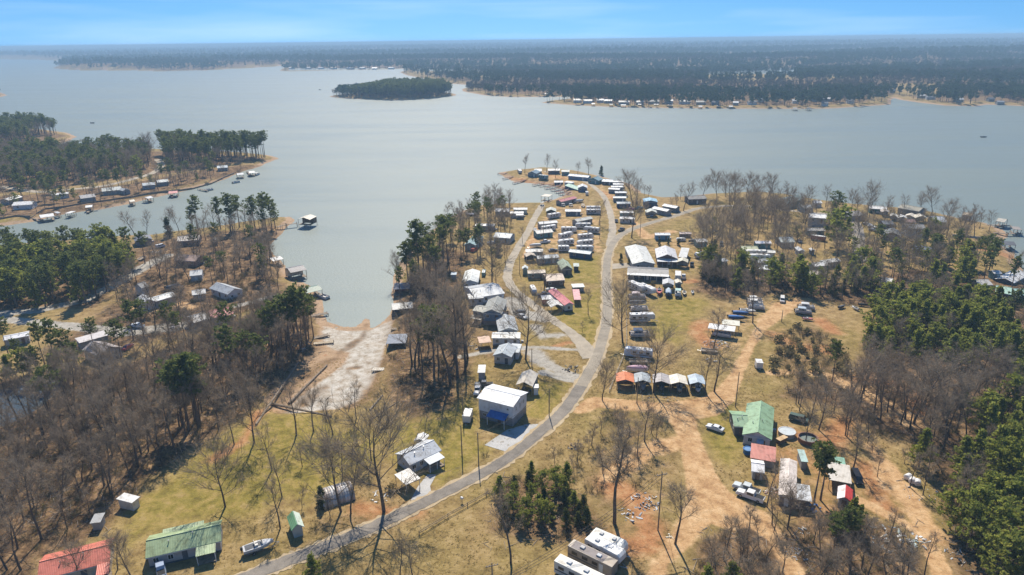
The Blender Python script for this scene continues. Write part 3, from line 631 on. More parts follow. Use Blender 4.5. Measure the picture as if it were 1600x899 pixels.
def finish_trees():
    global TREES
    F = np.array(FOOT)
    keep = []
    for t in TREES:
        if not t[7] and len(F) and (((F[:, 0] - t[1]) ** 2 + (F[:, 1] - t[2]) ** 2) < (F[:, 2] + .6) ** 2).any(): continue
        keep.append(t)
    TREES = keep
    # within a big wood say where a tree stands and how tall it is
    G_ = {}
    for i, t in enumerate(TREES):
        if not t[7]: G_.setdefault(t[6], []).append(i)
    D_ = {}
    for i, t in enumerate(TREES):
        if t[7] and t[6]: D_.setdefault(t[5], []).append(i)
    NTH = 'first second third fourth fifth sixth seventh eighth ninth tenth eleventh twelfth thirteenth fourteenth fifteenth sixteenth'.split()
    for lab, I in D_.items():
        if len(I) < 2: continue
        I.sort(key=lambda i: PROJ(*TREES[i][1:4])[0])
        for k, i in enumerate(I): t = list(TREES[i]); t[5] = lab + ', %s from left' % NTH[k]; TREES[i] = tuple(t)
    for g, I in G_.items():
        if len(I) < 6: continue
        P = np.array([PROJ(TREES[i][1], TREES[i][2], TREES[i][3]) for i in I]); hs = np.array([TREES[i][4] for i in I]); q = np.quantile(hs, [.33, .67])
        nx = 3 if len(I) < 40 else 5; rx = np.argsort(np.argsort(P[:, 0])) * nx // len(I); ny = 2 if len(I) < 40 else 3; ry = np.argsort(np.argsort(P[:, 1])) * ny // len(I)
        wx = {3: ['left', 'middle', 'right'], 5: ['far left', 'left', 'middle', 'right', 'far right']}[nx]; wy = {2: ['back', 'front'], 3: ['back', 'centre', 'front']}[ny]
        for j, i in enumerate(I):
            t = list(TREES[i]); size = 'low' if hs[j] < q[0] else 'tall' if hs[j] > q[1] else 'medium'
            t[5] = size + ' ' + t[5] + ', ' + wy[ry[j]] + ' ' + wx[rx[j]]; TREES[i] = tuple(t)
    by = {}
    for t in TREES: by.setdefault('bare' if t[0] in ('bare', 'oak', 'sap') else 'pine' if t[0] in ('pine', 'young') else t[0], []).append(t)
    rest = []
    for fam, L in by.items():
        def big(t): return (1e6 if t[7] else 0) + t[4] / math.hypot(t[1], t[2])
        vis = []
        for t in L:
            a = PROJ(t[1], t[2], t[3]); b = PROJ(t[1], t[2], t[3] + t[4])
            (vis if -15 < a[0] < 1615 and b[1] < 895 else rest).append(t)
        vis.sort(key=big, reverse=True)
        lim = {'bare': 298, 'pine': 298}.get(fam, 150)
        for t in vis[:lim]:
            kind, x, y, z, h, lab, grp, must = t; name, V, part = SPEC[kind]; T, C, h0 = rnd.choice(V)
            s = h / h0; w = s * (0.9 + .25 * rnd.random())
            e = thing(name, lab, {'bare': 'tree', 'pine': 'tree', 'cedar': 'tree', 'bush': 'bush', 'brush': 'brush'}[fam], (x, y, z), rnd.random() * 6.283, grp, (w, w, s))
            place('stem' if part in ('foliage', 'twigs') else 'trunk', T, e); place(part, C, e)
        rest += vis[lim:]
    scatter('distant_trees', rest, 'remaining bare trees, pines and brush filling the woods', {k: [(T, C, h0) for T, C, h0 in V[1]] for k, V in SPEC.items()})
def scatter(name, L, label, variants):
    """one stuff object: points carrying variant, turn and scale, instanced by geometry nodes"""
    prot = []; idx = {}
    for k, V in variants.items():
        for i, (T, C, h0) in enumerate(V):
            bm = bmesh.new(); bm.from_mesh(C); nC = len(bm.faces)
            if T: bm.from_mesh(T)
            for j, f in enumerate(bm.faces): f.material_index = 0 if j < nC else 1
            me = bpy.data.meshes.new('clump'); bm.to_mesh(me); bm.free(); me.materials.append(C.materials[0])
            if T: me.materials.append(T.materials[0])
            idx.setdefault(k, []).append((len(prot), h0)); prot.append(bpy.data.objects.new('clump', me))
    P, Vv, A, Sc = [], [], [], []
    for t in L:
        vi, h0 = rnd.choice(idx[t[0]]); P.append(t[1:4]); Vv.append(vi); A.append(rnd.random() * 6.283); Sc.append(t[4] / h0)
    me = bpy.data.meshes.new(name); me.from_pydata(P, [], [])
    me.attributes.new('variant', 'INT', 'POINT').data.foreach_set('value', Vv)
    me.attributes.new('turn', 'FLOAT', 'POINT').data.foreach_set('value', A)
    me.attributes.new('size', 'FLOAT', 'POINT').data.foreach_set('value', Sc)
    o = place(name, me); tag(o, label, None, None, 'stuff')
    nt = bpy.data.node_groups.new(name, 'GeometryNodeTree')
    nt.interface.new_socket('Geometry', in_out='INPUT', socket_type='NodeSocketGeometry'); nt.interface.new_socket('Geometry', in_out='OUTPUT', socket_type='NodeSocketGeometry')
    gi, go = nt.nodes.new('NodeGroupInput'), nt.nodes.new('NodeGroupOutput'); jn = nt.nodes.new('GeometryNodeJoinGeometry')
    def attr(nm, ty):
        a = nt.nodes.new('GeometryNodeInputNamedAttribute'); a.data_type = ty; a.inputs['Name'].default_value = nm; return a.outputs[0]
    va, tu, si = attr('variant', 'INT'), attr('turn', 'FLOAT'), attr('size', 'FLOAT')
    cx = nt.nodes.new('ShaderNodeCombineXYZ'); nt.links.new(tu, cx.inputs['Z'])
    for i, po in enumerate(prot):
        cmp_ = nt.nodes.new('FunctionNodeCompare'); cmp_.data_type = 'INT'; cmp_.operation = 'EQUAL'
        ins = [s for s in cmp_.inputs if s.type == 'INT']; nt.links.new(va, ins[0]); ins[1].default_value = i
        oi = nt.nodes.new('GeometryNodeObjectInfo'); oi.inputs['Object'].default_value = po; oi.inputs['As Instance'].default_value = True
        ip = nt.nodes.new('GeometryNodeInstanceOnPoints')
        nt.links.new(gi.outputs[0], ip.inputs['Points']); nt.links.new(cmp_.outputs[0], ip.inputs['Selection']); nt.links.new(oi.outputs['Geometry'], ip.inputs['Instance'])
        nt.links.new(cx.outputs[0], ip.inputs['Rotation']); nt.links.new(si, ip.inputs['Scale']); nt.links.new(ip.outputs[0], jn.inputs[0])
    nt.links.new(jn.outputs[0], go.inputs[0])
    o.modifiers.new('instances', 'NODES').node_group = nt
    return o
# far forest across the lake
def far_tree(seed, conif):
    r = random.Random(seed); T, C = MB(), MB(); h = 15
    T.tube((0, 0, -1), (0, 0, h * .8), .3, .1, 4, False)
    for k in range(7 if conif else 8):
        az = r.random() * 6.28; q = 2.6 * r.random(); needles(C, r, Vector((math.cos(az) * q, math.sin(az) * q, h * (.45 + .45 * r.random() if conif else .35 + .5 * r.random()))), 2.0, 11 if conif else 9, 1.0 if conif else .75, .8)
    return T.mesh('t', M_PBARK), C.mesh('c', M_FARCON if conif else M_FARDEC), 15.0
def far_forest():
    r = np.random.default_rng(3); out = []
    bands = [(880, 1500, 8.5), (1500, 2300, 12), (2300, 3600, 18), (3600, 6000, 30), (6000, 11000, 55), (11000, 22000, 110)]
    shr = poly([(840, 172), (1400, 172), (1392, 156), (1300, 152), (1200, 149), (1060, 153), (940, 156), (840, 156)], 2.0)
    fl2 = poly([(440, 113), (640, 110), (640, 106), (440, 107)], 2.0); fl3 = poly([(280, 113), (420, 109), (420, 104), (290, 106)], 2.0); fl4 = poly([(1400, 168), (1600, 170), (1600, 158), (1420, 154)], 2.0)
    for a, b, s in bands:
        n = int(1.45 * (b * b - a * a) / 2 / (s * s)); rr = np.sqrt(r.uniform(a * a, b * b, n)); th = r.uniform(-.72, .72, n); X, Y = rr * np.sin(th), rr * np.cos(th)
        sh = shore(X, Y); ok = sh > 7
        ok &= sdf(X, Y, NEAR, 5.) < 0; ok &= sdf(X, Y, LEFTB, 5.) < 0
        u = r.random(n)
        for i_, P in enumerate(FIELDS): ok &= (sdf(X, Y, poly(P, 2.0), 5.) < 0) | (u < (.04 if i_ == 0 else .25))
        for q, k in ((shr, .4), (fl2, .35), (fl3, .6), (fl4, .35)): ok &= (sdf(X, Y, q, 5.) < 0) | (u < k)
        # loose clearings
        ok &= (wav(X, Y, 75.0, 1.3) < .30) | (rr > 3500) | (u < .2)
        X, Y, sh = X[ok], Y[ok], sh[ok]; Z = height(X, Y); k = 1 + .0 * X
        big = min((s / 8.5) ** .42, 1.9)
        for x, y, z, e in zip(X, Y, Z, sh):
            c = wav(np.array(x * .35), np.array(y), 120.0, 4.0) + r.normal() * .16 > .0
            out.append(('con' if c else 'dec', x, y, z - (.0 if e < 30 else 1), (13 + 8 * r.random()) * (1.08 if c else .8) * big))
    scatter('far_forest', out, 'hazy wooded hills beyond the far shore of the lake', {'con': [far_tree(i, True) for i in (1, 2, 3)], 'dec': [far_tree(i, False) for i in (4, 5, 6)]})
far_forest()
# the wooded island is small enough to count its outline, yet reads as one mass
clear([(780, 720), (900, 620), (950, 500), (955, 380), (1000, 350), (985, 345), (930, 380), (930, 500), (890, 620), (760, 730), (600, 805), (400, 890), (410, 905), (610, 825)])
LB = {'bare': 'bare grey hardwood in the leafless woods at lower left', 'sap': 'thin bare sapling in the leafless woods at lower left', 'pine': 'green pine standing among the leafless woods at lower left', 'young': 'young green pine among the leafless woods at lower left'}
wood([(-90, 960), (-60, 700), (0, 660), (60, 640), (95, 605), (200, 580), (330, 545), (420, 505), (488, 505), (480, 548), (440, 592), (390, 640), (318, 692), (250, 738), (195, 790), (140, 835), (60, 880), (10, 905)], [('bare', .62, 13, 18.5), ('sap', .2, 6, 11), ('pine', .05, 14, 18), ('bare', .17, 10, 15)], 5.2, LB, 'trees of the lower left woods', 3)
wood([(-90, 598), (0, 590), (60, 575), (130, 575), (150, 590), (95, 600), (60, 585), (0, 605), (-90, 640)], [('young', .7, 7, 11), ('bare', .3, 10, 14)], 6, {'*': 'green pine beside the dark pond at the left edge'}, 'trees by the pond', 4)
for px, py, tp in ((70, 570, 505), (90, 575, 500), (110, 580, 515), (30, 570, 530), (60, 590, 540), (150, 555, 500), (190, 560, 500), (15, 560, 500), (125, 590, 535)):
    tree('pine', px, py, tp, None, 'green pine in front of the pale trailer and grey house', 'pines before the left houses')
for px, py, tp in ((295, 672, 560), (312, 668, 552), (285, 665, 565), (305, 660, 556)): tree('pine', px, py, tp, None, 'tall pine in the dense clump at the edge of the left woods', 'clump of four tall pines')
for px, py, tp in ((365, 600, 512), (385, 590, 520), (470, 545, 445), (455, 550, 460), (480, 540, 450), (440, 555, 470), (425, 560, 480), (490, 528, 468), (400, 560, 500)): tree('pine', px, py, tp, None, 'tall thin pine on the west bank of the muddy cove', 'pines west of the cove')
for px, py, tp in ((405, 560, 480), (420, 540, 470), (460, 520, 450), (438, 530, 455), (395, 575, 500), (410, 520, 450)): tree('bare', px, py, tp, None, 'bare tree on the west bank of the muddy cove', 'bare trees west of the cove')
wood([(-60, 405), (60, 405), (140, 398), (203, 402), (212, 420), (185, 448), (140, 476), (60, 482), (-60, 490)], [('young', .65, 12, 16), ('pine', .35, 14, 18)], 6.2, {'*': 'dense green pine in the block above the left lane'}, 'pine block at left', 5)
wood([(212, 402), (300, 372), (430, 352), (428, 392), (450, 425), (450, 462), (380, 452), (300, 445), (220, 455), (200, 470), (330, 480), (360, 500), (300, 540), (200, 545), (195, 500), (170, 470)], [('bare', .9, 10, 15), ('pine', .1, 12, 16)], 8, {'bare': 'bare tree among the houses on the left bank', 'pine': 'green pine among the houses on the left bank'}, 'trees among the left bank houses', 6)
for px, py, tp, k in ((212, 372, 325, 'bare'), (230, 370, 328, 'bare'), (262, 366, 320, 'bare'), (265, 370, 340, 'cedar'), (280, 364, 325, 'bare'), (310, 360, 306, 'pine'), (303, 362, 322, 'pine'), (345, 358, 308, 'pine'), (360, 362, 302, 'pine'), (374, 356, 305, 'pine'), (400, 362, 306, 'pine'), (417, 364, 303, 'pine'), (425, 358, 308, 'pine'), (385, 356, 318, 'bare'), (335, 356, 318, 'bare'), (325, 356, 325, 'bare'), (432, 366, 330, 'pine'), (412, 352, 310, 'pine')):
    tree(k, px, py, tp, None, {'pine': 'tall pine along the near shore of the left creek', 'bare': 'bare tree along the near shore of the left creek', 'cedar': 'dark cedar along the near shore of the left creek'}[k], 'shore trees of the left creek')
wood([(405, 400), (425, 395), (432, 420), (420, 435), (400, 430)], [('bare', 1, 13, 16)], 7, {'*': 'bare tree behind the white roofed dock at the cove'}, 'trees by the cove docks', 7)
FL = {'*': 'bare grey tree on the wooded far left bank', 'bare': 'bare grey tree on the wooded far left bank', 'pine': 'dark pine on the wooded far left bank', 'young': 'young dark pine on the wooded far left bank'}
wood([(-80, 300), (0, 296), (60, 294), (150, 283), (225, 270), (238, 255), (236, 244), (120, 244), (-80, 252)], [('bare', .55, 13, 19), ('young', .15, 10, 15), ('pine', .3, 15, 21)], 6.2, FL, 'far left bank woods', 8)
wood([(262, 262), (300, 262), (360, 256), (415, 248), (410, 242), (300, 238), (255, 240)], [('pine', .6, 17, 23), ('bare', .4, 13, 18)], 6.2, FL, 'far left bank woods', 9)
wood([(-80, 238), (40, 226), (58, 214), (100, 211), (70, 204), (-80, 196)], [('pine', .55, 16, 22), ('bare', .45, 13, 18)], 6.6, {'*': 'dark tree on the headland at the upper left'}, 'headland trees at upper left', 10)
for px in (312, 322, 331, 340, 349, 358, 368, 377, 386, 396, 405, 414): tree('pine', px, 246 + (px % 3), 203 + (px % 7) * 2, None, 'tall pine in the row on the far left point', 'row of pines on the left point')
for px, py, tp, k in ((232, 250, 208, 'oak'), (255, 250, 212, 'bare'), (285, 250, 212, 'bare'), (300, 250, 214, 'bare'), (178, 245, 213, 'pine'), (190, 245, 215, 'pine'), (140, 245, 215, 'pine'), (125, 246, 220, 'pine'), (110, 246, 222, 'pine')):
    tree(k, px, py, tp, None, 'tree standing against the water behind the far left bank', 'skyline trees of the left bank')
wood([(205, 300), (240, 290), (300, 275), (330, 268), (320, 280), (290, 290), (240, 305)], [('bare', .7, 8, 12), ('pine', .3, 12, 15)], 9, {'*': 'yard tree between the docks of the far left bank'}, 'yard trees of the left bank', 12)
# strip east of the cove
wood([(618, 440), (650, 405), (690, 375), (725, 350), (745, 335), (800, 330), (800, 350), (780, 385), (740, 405), (712, 420), (705, 450), (690, 480), (650, 480), (622, 470)], [('bare', .84, 12, 16), ('pine', .16, 12, 15)], 6.8, {'bare': 'bare tree on the wooded bank east of the cove', 'pine': 'dark pine on the wooded bank east of the cove'}, 'trees east of the cove', 13)
wood([(650, 480), (705, 470), (725, 500), (735, 560), (705, 585), (670, 560), (645, 530)], [('bare', 1, 15, 20)], 9.5, {'*': 'tall bare tree on the slope above the mudflat'}, 'tall bare trees above the mudflat', 14)
for px, py, tp, k in ((638, 440, 376, 'pine'), (655, 432, 344, 'pine'), (672, 440, 368, 'pine'), (693, 402, 336, 'pine'), (700, 412, 340, 'pine'), (662, 425, 350, 'pine'), (645, 425, 378, 'pine'), (682, 444, 385, 'pine'), (779, 398, 375, 'cedar'), (770, 410, 385, 'pine'),
                      (678, 588, 482, 'pine'), (686, 575, 478, 'pine'), (670, 545, 480, 'pine'), (644, 570, 470, 'bare'), (648, 572, 468, 'bare'), (660, 595, 490, 'bare'), (704, 600, 458, 'bare'), (715, 590, 440, 'bare'), (727, 580, 450, 'bare'), (731, 560, 455, 'bare'), (710, 560, 445, 'bare'), (654, 560, 470, 'bare')):
    tree(k, px, py, tp, None, {'pine': 'green pine rising over the east bank of the cove', 'bare': 'tall bare trunk over the east bank of the cove', 'cedar': 'dark cedar beside the gravel spur road'}[k], 'trees rising east of the cove')
for px, py, tp in ((764, 322, 290), (773, 320, 287), (780, 322, 293), (797, 322, 296), (700, 345, 318), (712, 342, 314), (722, 338, 312), (733, 336, 310), (744, 334, 312), (755, 330, 308)): tree('bare', px, py, tp, None, 'bare waterside tree in the row left of the inlet', 'bare trees left of the inlet')
tree('oak', 769, 444, 372, None, 'bare tree growing in front of the big grey waterside roof'); tree('oak', 821, 562, 462, None, 'large bare tree beside the gravel loop'); tree('oak', 850, 455, 398, None, 'bare spreading tree behind the small red roofed home')
tree('bare', 919, 492, 450, None, 'bare young tree on the lawn beside the red roofed home'); tree('sap', 910, 519, 500, None, 'stunted dark tree alone on the lawn by the road fork')
for px, py, tp, l in ((820, 271, 240, 'bare tree at the tip of the lake spit'), (854, 269, 240, 'tall bare tree beside the white roofed house on the spit'), (868, 278, 250, 'bare tree in the middle of the spit camp'), (902, 275, 252, 'bare tree behind the long blue roof on the spit'), (919, 277, 245, 'dark bare tree near the cedar on the spit')): tree('bare', px, py, tp, None, l)
tree('cedar', 939, 274, 259, None, 'single dark conical cedar on the lake spit')
tree('oak', 988, 322, 268, None, 'large dark bare tree above the rows of trailers by the lake'); tree('bare', 995, 318, 278, None, 'bare tree right of the lakeside trailers'); tree('oak', 987, 372, 310, None, 'bare tree in the bend of the main road'); tree('bare', 1068, 330, 283, None, 'slim bare tree left of the lakeside grove'); tree('bare', 936, 352, 312, None, 'leafless dark tree beside the gravel road in the trailer park')
for px, py, tp, l in ((1120, 312, 268, 'first wide bare oak of the lakeside grove'), (1140, 320, 275, 'second bare oak of the lakeside grove'), (1148, 308, 272, 'slim bare tree in the lakeside grove'), (1166, 308, 272, 'bare vase shaped tree at the lakeside'), (1208, 310, 273, 'bare tree before the green walled lake house'), (1355, 336, 287, 'very wide bare oak by the white roofed boathouse'), (1438, 332, 304, 'small bare tree beside the olive roofed house'), (1456, 334, 294, 'bare oak right of the olive roofed house'), (1304, 352, 300, 'dark round topped pine by the lakeside lane')): tree('oak' if 'pine' not in l else 'pine', px, py, tp, None, l)
tree('young', 1306, 388, 326, None, 'large dense evergreen beside the asphalt lane')
wood([(1085, 400), (1100, 345), (1160, 325), (1260, 320), (1260, 350), (1235, 365), (1225, 385), (1160, 385), (1130, 380)], [('oak', .5, 12, 17), ('bare', .5, 12, 16)], 12, {'*': 'bare tree in the grove behind the big sheds'}, 'grove behind the big sheds', 21)
tree('oak', 1108, 425, 338, None, 'tallest bare oak in the grove by the silver camper')
wood([(1088, 458), (1100, 418), (1150, 425), (1230, 438), (1310, 445), (1380, 440), (1380, 470), (1290, 468), (1200, 458), (1140, 462)], [('bare', .5, 9, 14), ('cedar', .2, 6, 9), ('young', .3, 8, 13)], 4.4, {'bare': 'bare tree in the thicket above the boat lot', 'young': 'young pine in the thicket above the boat lot', 'cedar': 'dark cedar in the thicket above the boat lot'}, 'thicket above the boat lot', 22)
wood([(1320, 440), (1370, 385), (1450, 370), (1530, 395), (1580, 420), (1600, 470), (1500, 455), (1420, 455)], [('bare', .45, 10, 14), ('young', .3, 8, 13), ('pine', .25, 12, 15)], 7.5, {'*': 'tree among the houses at the right shore'}, 'trees among the right shore houses', 23)
for px, py, tp in ((1478, 372, 325), (1498, 372, 328), (1510, 368, 325), (1530, 358, 325), (1522, 372, 328), (1500, 350, 322)): tree('bare', px, py, tp, None, 'slender bare tree on the lawn near the right hand piers', 'bare trees by the right piers')
for px, py, tp, k in ((1581, 510, 452, 'pine'), (1375, 410, 375, 'pine'), (1360, 428, 395, 'pine'), (1575, 440, 390, 'bare'), (1588, 470, 400, 'bare')): tree(k, px, py, tp, None, 'lone tree at the right edge below the shore houses', 'lone trees at the right edge')
# evergreen blocks on the right
wood([(1352, 545), (1362, 505), (1390, 475), (1450, 465), (1520, 475), (1570, 500), (1590, 540), (1580, 580), (1500, 585), (1430, 565), (1390, 575)], [('young', .8, 8, 13), ('bare', .2, 9, 13)], 4.9, {'*': 'bright green pine in the dense block on the right', 'bare': 'bare tree inside the dense pine block on the right'}, 'dense pine block on the right', 24)
wood([(1590, 500), (1680, 500), (1680, 960), (1560, 940), (1500, 905), (1485, 845), (1480, 760), (1520, 690), (1560, 640), (1600, 600)], [('young', .86, 8, 13), ('bare', .14, 9, 13)], 4.9, {'*': 'yellow green pine in the dense wood at the lower right corner', 'bare': 'bare tree inside the pine wood at the lower right corner'}, 'pines of the lower right corner', 25)
wood([(1300, 640), (1340, 585), (1400, 590), (1500, 600), (1580, 600), (1560, 640), (1510, 690), (1470, 740), (1440, 700), (1380, 660)], [('bare', .8, 12, 16), ('sap', .2, 7, 10)], 4.6, {'*': 'bare grey tree below the dense pine block on the right'}, 'bare trees below the pine block', 26)
wood([(1230, 660), (1240, 625), (1300, 630), (1340, 660), (1330, 690), (1290, 660)], [('bare', .6, 9, 14), ('sap', .4, 6, 9)], 4.4, {'*': 'bare tree in the scrub behind the green roofed house on the right'}, 'bare trees behind the green roof', 27)
wood([(1410, 740), (1440, 720), (1480, 740), (1475, 800), (1500, 880), (1480, 830)], [('young', .6, 7, 11), ('bare', .4, 8, 12)], 5, {'*': 'tree along the far side of the red dirt track'}, 'trees along the red track', 28)
for px, py, tp, k, l in ((1300, 597, 535, 'pine', 'single pine at the edge of the clay clearing'), (1340, 632, 565, 'bare', 'leaning bare tree below the clay clearing'), (1378, 626, 575, 'bare', 'bare tree right of the leaning tree'), (1325, 628, 560, 'bare', 'slim bare trunk left of the leaning tree'), (1428, 662, 560, 'oak', 'big bare tree below the pine block'), (1395, 640, 560, 'bare', 'tall bare trunk under the pine block'), (1279, 672, 600, 'oak', 'broad bare tree behind the covered round pool'),
                         (1272, 785, 690, 'pine', 'leafy green tree beside the rusty mobile home'), (1282, 782, 700, 'pine', 'second green pine close by the rusty mobile home'), (1230, 827, 760, 'oak', 'bare tree in front of the rusty mobile home'), (1198, 792, 720, 'bare', 'dark bare trunk beside the white trucks'), (1333, 732, 660, 'bare', 'bare tree above the grey open shed')):
    tree(k, px, py, tp, None, l)
wood([(1240, 905), (1280, 850), (1340, 815), (1400, 830), (1440, 870), (1450, 930), (1260, 940)], [('bare', .5, 8, 13), ('young', .3, 6, 10), ('sap', .2, 5, 9)], 4.0, {'*': 'tree in the junk strewn thicket at the lower right'}, 'lower right thicket', 29)
for px, py, tp in ((1310, 868, 795), (1325, 872, 800), (1300, 880, 810)): tree('pine', px, py, tp, None, 'green pine in the junk strewn thicket at the lower right', 'pines of the lower right thicket')
wood([(1095, 960), (1095, 870), (1120, 845), (1150, 835), (1200, 850), (1225, 890), (1230, 960)], [('bare', .5, 7, 10), ('young', .35, 5, 8), ('sap', .15, 5, 8)], 3.4, {'*': 'small tree in the clump beside the dirt road fork'}, 'clump beside the dirt road fork', 30)
# evergreen clump below the main road
wood([(775, 815), (780, 765), (840, 750), (890, 760), (930, 800), (925, 830), (860, 845), (800, 835)], [('cedar', .35, 3, 5), ('young', .65, 4, 6.5)], 3.4, {'*': 'dark cedar in the evergreen clump below the main road'}, 'evergreen clump below the road', 31)
wood([(850, 720), (880, 700), (930, 665), (1000, 660), (1040, 680), (1000, 740), (930, 760)], [('sap', .8, 5, 8), ('bare', .2, 8, 11)], 6, {'*': 'leafless sapling in the rough ground below the road junction'}, 'saplings below the junction', 32)
for px, py, tp, k, l in ((960, 818, 662, 'bare', 'largest bare tree, with dark clumps, right of the cedars'), (798, 880, 770, 'bare', 'grey bare tree below the cedar clump'), (625, 905, 840, 'bare', 'bare shrubby tree at the bottom of the hayfield'), (645, 905, 850, 'bare', 'thin bare tree beside the bottom shrubby tree'), (1055, 850, 738, 'bare', 'ivy wrapped bare tree beside the dirt road'),
                         (1007, 690, 620, 'bare', 'bare tree left of the dirt road'), (971, 690, 640, 'sap', 'dark leafless stub on the rough ground'), (941, 625, 560, 'oak', 'bare tree at the road junction'), (973, 535, 445, 'oak', 'tall bare tree beside the white fence'), (1021, 614, 520, 'oak', 'wide bare tree in front of the row of carports'), (1116, 612, 530, 'bare', 'dark bare trunk right of the carports'), (1102, 614, 545, 'bare', 'slim bare trunk at the blue carport'), (1176, 505, 430, 'bare', 'tree with thick dark trunk beside the boat row'), (1115, 545, 475, 'bare', 'bare tree over the heap of boat parts'),
                         (600, 799, 640, 'oak', 'big bare tree on the roadside by the white carport'), (533, 800, 690, 'oak', 'bare tree in front of the arched metal hut'), (548, 802, 710, 'bare', 'second bare tree in front of the arched hut'), (352, 792, 692, 'oak', 'lone bare tree above the green roofed farmhouse'), (438, 826, 745, 'bare', 'bare tree above the small green shed'), (580, 720, 650, 'oak', 'bare tree left of the grey roofed cottage'), (425, 735, 660, 'bare', 'bare tree in the middle of the lower lawn'),
                         (490, 675, 600, 'bare', 'dead trunk at the end of the mudflat'), (463, 680, 590, 'bare', 'dark bare tree below the mudflat'), (557, 655, 595, 'bare', 'slim bare tree on the mud bank'), (520, 680, 615, 'sap', 'bare leafless stem on the mud bank'), (397, 692, 600, 'oak', 'bare tree above the long retaining log'), (366, 695, 625, 'bare', 'bare tree at the wood edge above the lawn'), (184, 890, 830, 'bare', 'grey bare tree between the red and green roofs'), (205, 905, 840, 'oak', 'bushy bare tree left of the green roofed farmhouse'), (125, 905, 840, 'oak', 'bare tree rising through the red roof view')):
    tree(k, px, py, tp, None, l)
wood([(395, 790), (420, 720), (500, 700), (590, 690), (600, 720), (560, 760), (480, 760), (470, 800)], [('bare', .5, 8, 12), ('sap', .5, 5, 8)], 9, {'*': 'bare yard tree between the arched hut and the mudflat'}, 'bare yard trees by the arched hut', 33)
wood([(495, 800), (490, 770), (510, 760), (505, 800)], [('cedar', 1, 3, 5)], 2.6, {'*': 'dark evergreen shrub left of the arched hut'}, 'evergreens by the arched hut', 34)
tree('young', 490, 915, 868, None, 'green bushy pine at the bottom edge beside the road')
# little clipped trees by the big sheds
for px, py, tp, l in ((970, 411, 396, 'round clipped tree left of the long pale roof'), (983, 413, 402, 'round bush at the corner of the long shed'), (1030, 384, 373, 'left round tree before the blue cabin'), (1044, 382, 372, 'middle round tree before the blue cabin'), (1060, 384, 373, 'right round tree beside the blue cabin')): tree('cedar', px, py, tp, None, l)
# scrub
wood([(1205, 590), (1210, 530), (1250, 510), (1300, 530), (1330, 560), (1320, 590), (1280, 600)], [('brush', .7, 1.2, 2.6), ('bush', .3, 1.2, 2.4)], 3.2, {'brush': 'brown brush clump on the clay clearing', 'bush': 'olive bush on the clay clearing'}, 'scrub on the clay clearing', 41)
wood([(480, 640), (560, 625), (610, 600), (640, 640), (600, 680), (520, 680)], [('brush', 1, 1.0, 2.0)], 5, {'*': 'brown brush clump at the head of the mudflat'}, 'brush at the mudflat', 42)
wood([(780, 765), (850, 720), (920, 680), (1000, 690), (1000, 760), (940, 790), (880, 760)], [('brush', 1, 1.0, 2.4)], 4.2, {'*': 'brown brush clump on the rough ground below the road'}, 'brush below the road', 43)
wood([(1250, 640), (1420, 660), (1480, 740), (1440, 740), (1340, 690), (1260, 670)], [('brush', 1, 1.0, 2.2)], 5, {'*': 'brown brush clump below the bare right hand trees'}, 'brush below the right trees', 44)
for px, py, l in ((757, 712, 'pile of brown brush near the concrete drive'), (610, 768, 'low bush beside the open carport'), (1175, 455, 'bush behind the boat row'), (1020, 445, 'bush left of the grey carport'), (490, 828, 'brown bush beside the small green shed')):
    tree('brush' if 'brown' in l else 'bush', px, py, None, 1.7, l)

RS = {'oak': 'broad bare tree between the lakeside houses on the right', 'bare': 'bare grey tree between the lakeside houses on the right', 'young': 'small evergreen between the lakeside houses on the right'}
wood([(1090, 350), (1180, 318), (1300, 330), (1440, 345), (1500, 365), (1520, 420), (1440, 440), (1350, 440), (1240, 430), (1150, 415), (1100, 395)], [('bare', .6, 9, 14), ('young', .12, 6, 10), ('oak', .28, 10, 14)], 10.5, RS, 'trees between the right lakeside houses', 51)
wood([(1225, 640), (1300, 640), (1380, 670), (1460, 760), (1400, 790), (1340, 720), (1260, 700), (1225, 690)], [('sap', .6, 4, 8), ('bare', .4, 8, 12)], 8.5, {'*': 'bare yard tree around the pools and sheds'}, 'yard trees around the pools', 52)
wood([(1170, 860), (1210, 800), (1300, 800), (1330, 840), (1270, 870)], [('sap', .7, 4, 8), ('bare', .3, 7, 10)], 6, {'*': 'bare sapling below the rusty mobile home'}, 'saplings below the mobile home', 53)
wood([(715, 420), (800, 340), (845, 330), (820, 390), (790, 430), (740, 500), (720, 560)], [('bare', .8, 8, 13), ('sap', .2, 5, 8)], 14, {'*': 'bare yard tree between the cove and the spur road'}, 'yard trees by the spur road', 54)
wood([(985, 300), (1000, 345), (1075, 325), (1080, 310)], [('bare', 1, 7, 11)], 17, {'*': 'bare tree among the lakeside sheds'}, 'trees among the lakeside sheds', 55)
wood([(380, 830), (450, 790), (470, 720), (590, 660), (620, 700), (560, 740), (600, 800), (500, 850)], [('sap', .7, 3, 7), ('brush', .3, 1, 2)], 10, {'*': 'thin sapling on the lawn above the main road'}, 'saplings above the main road', 56)

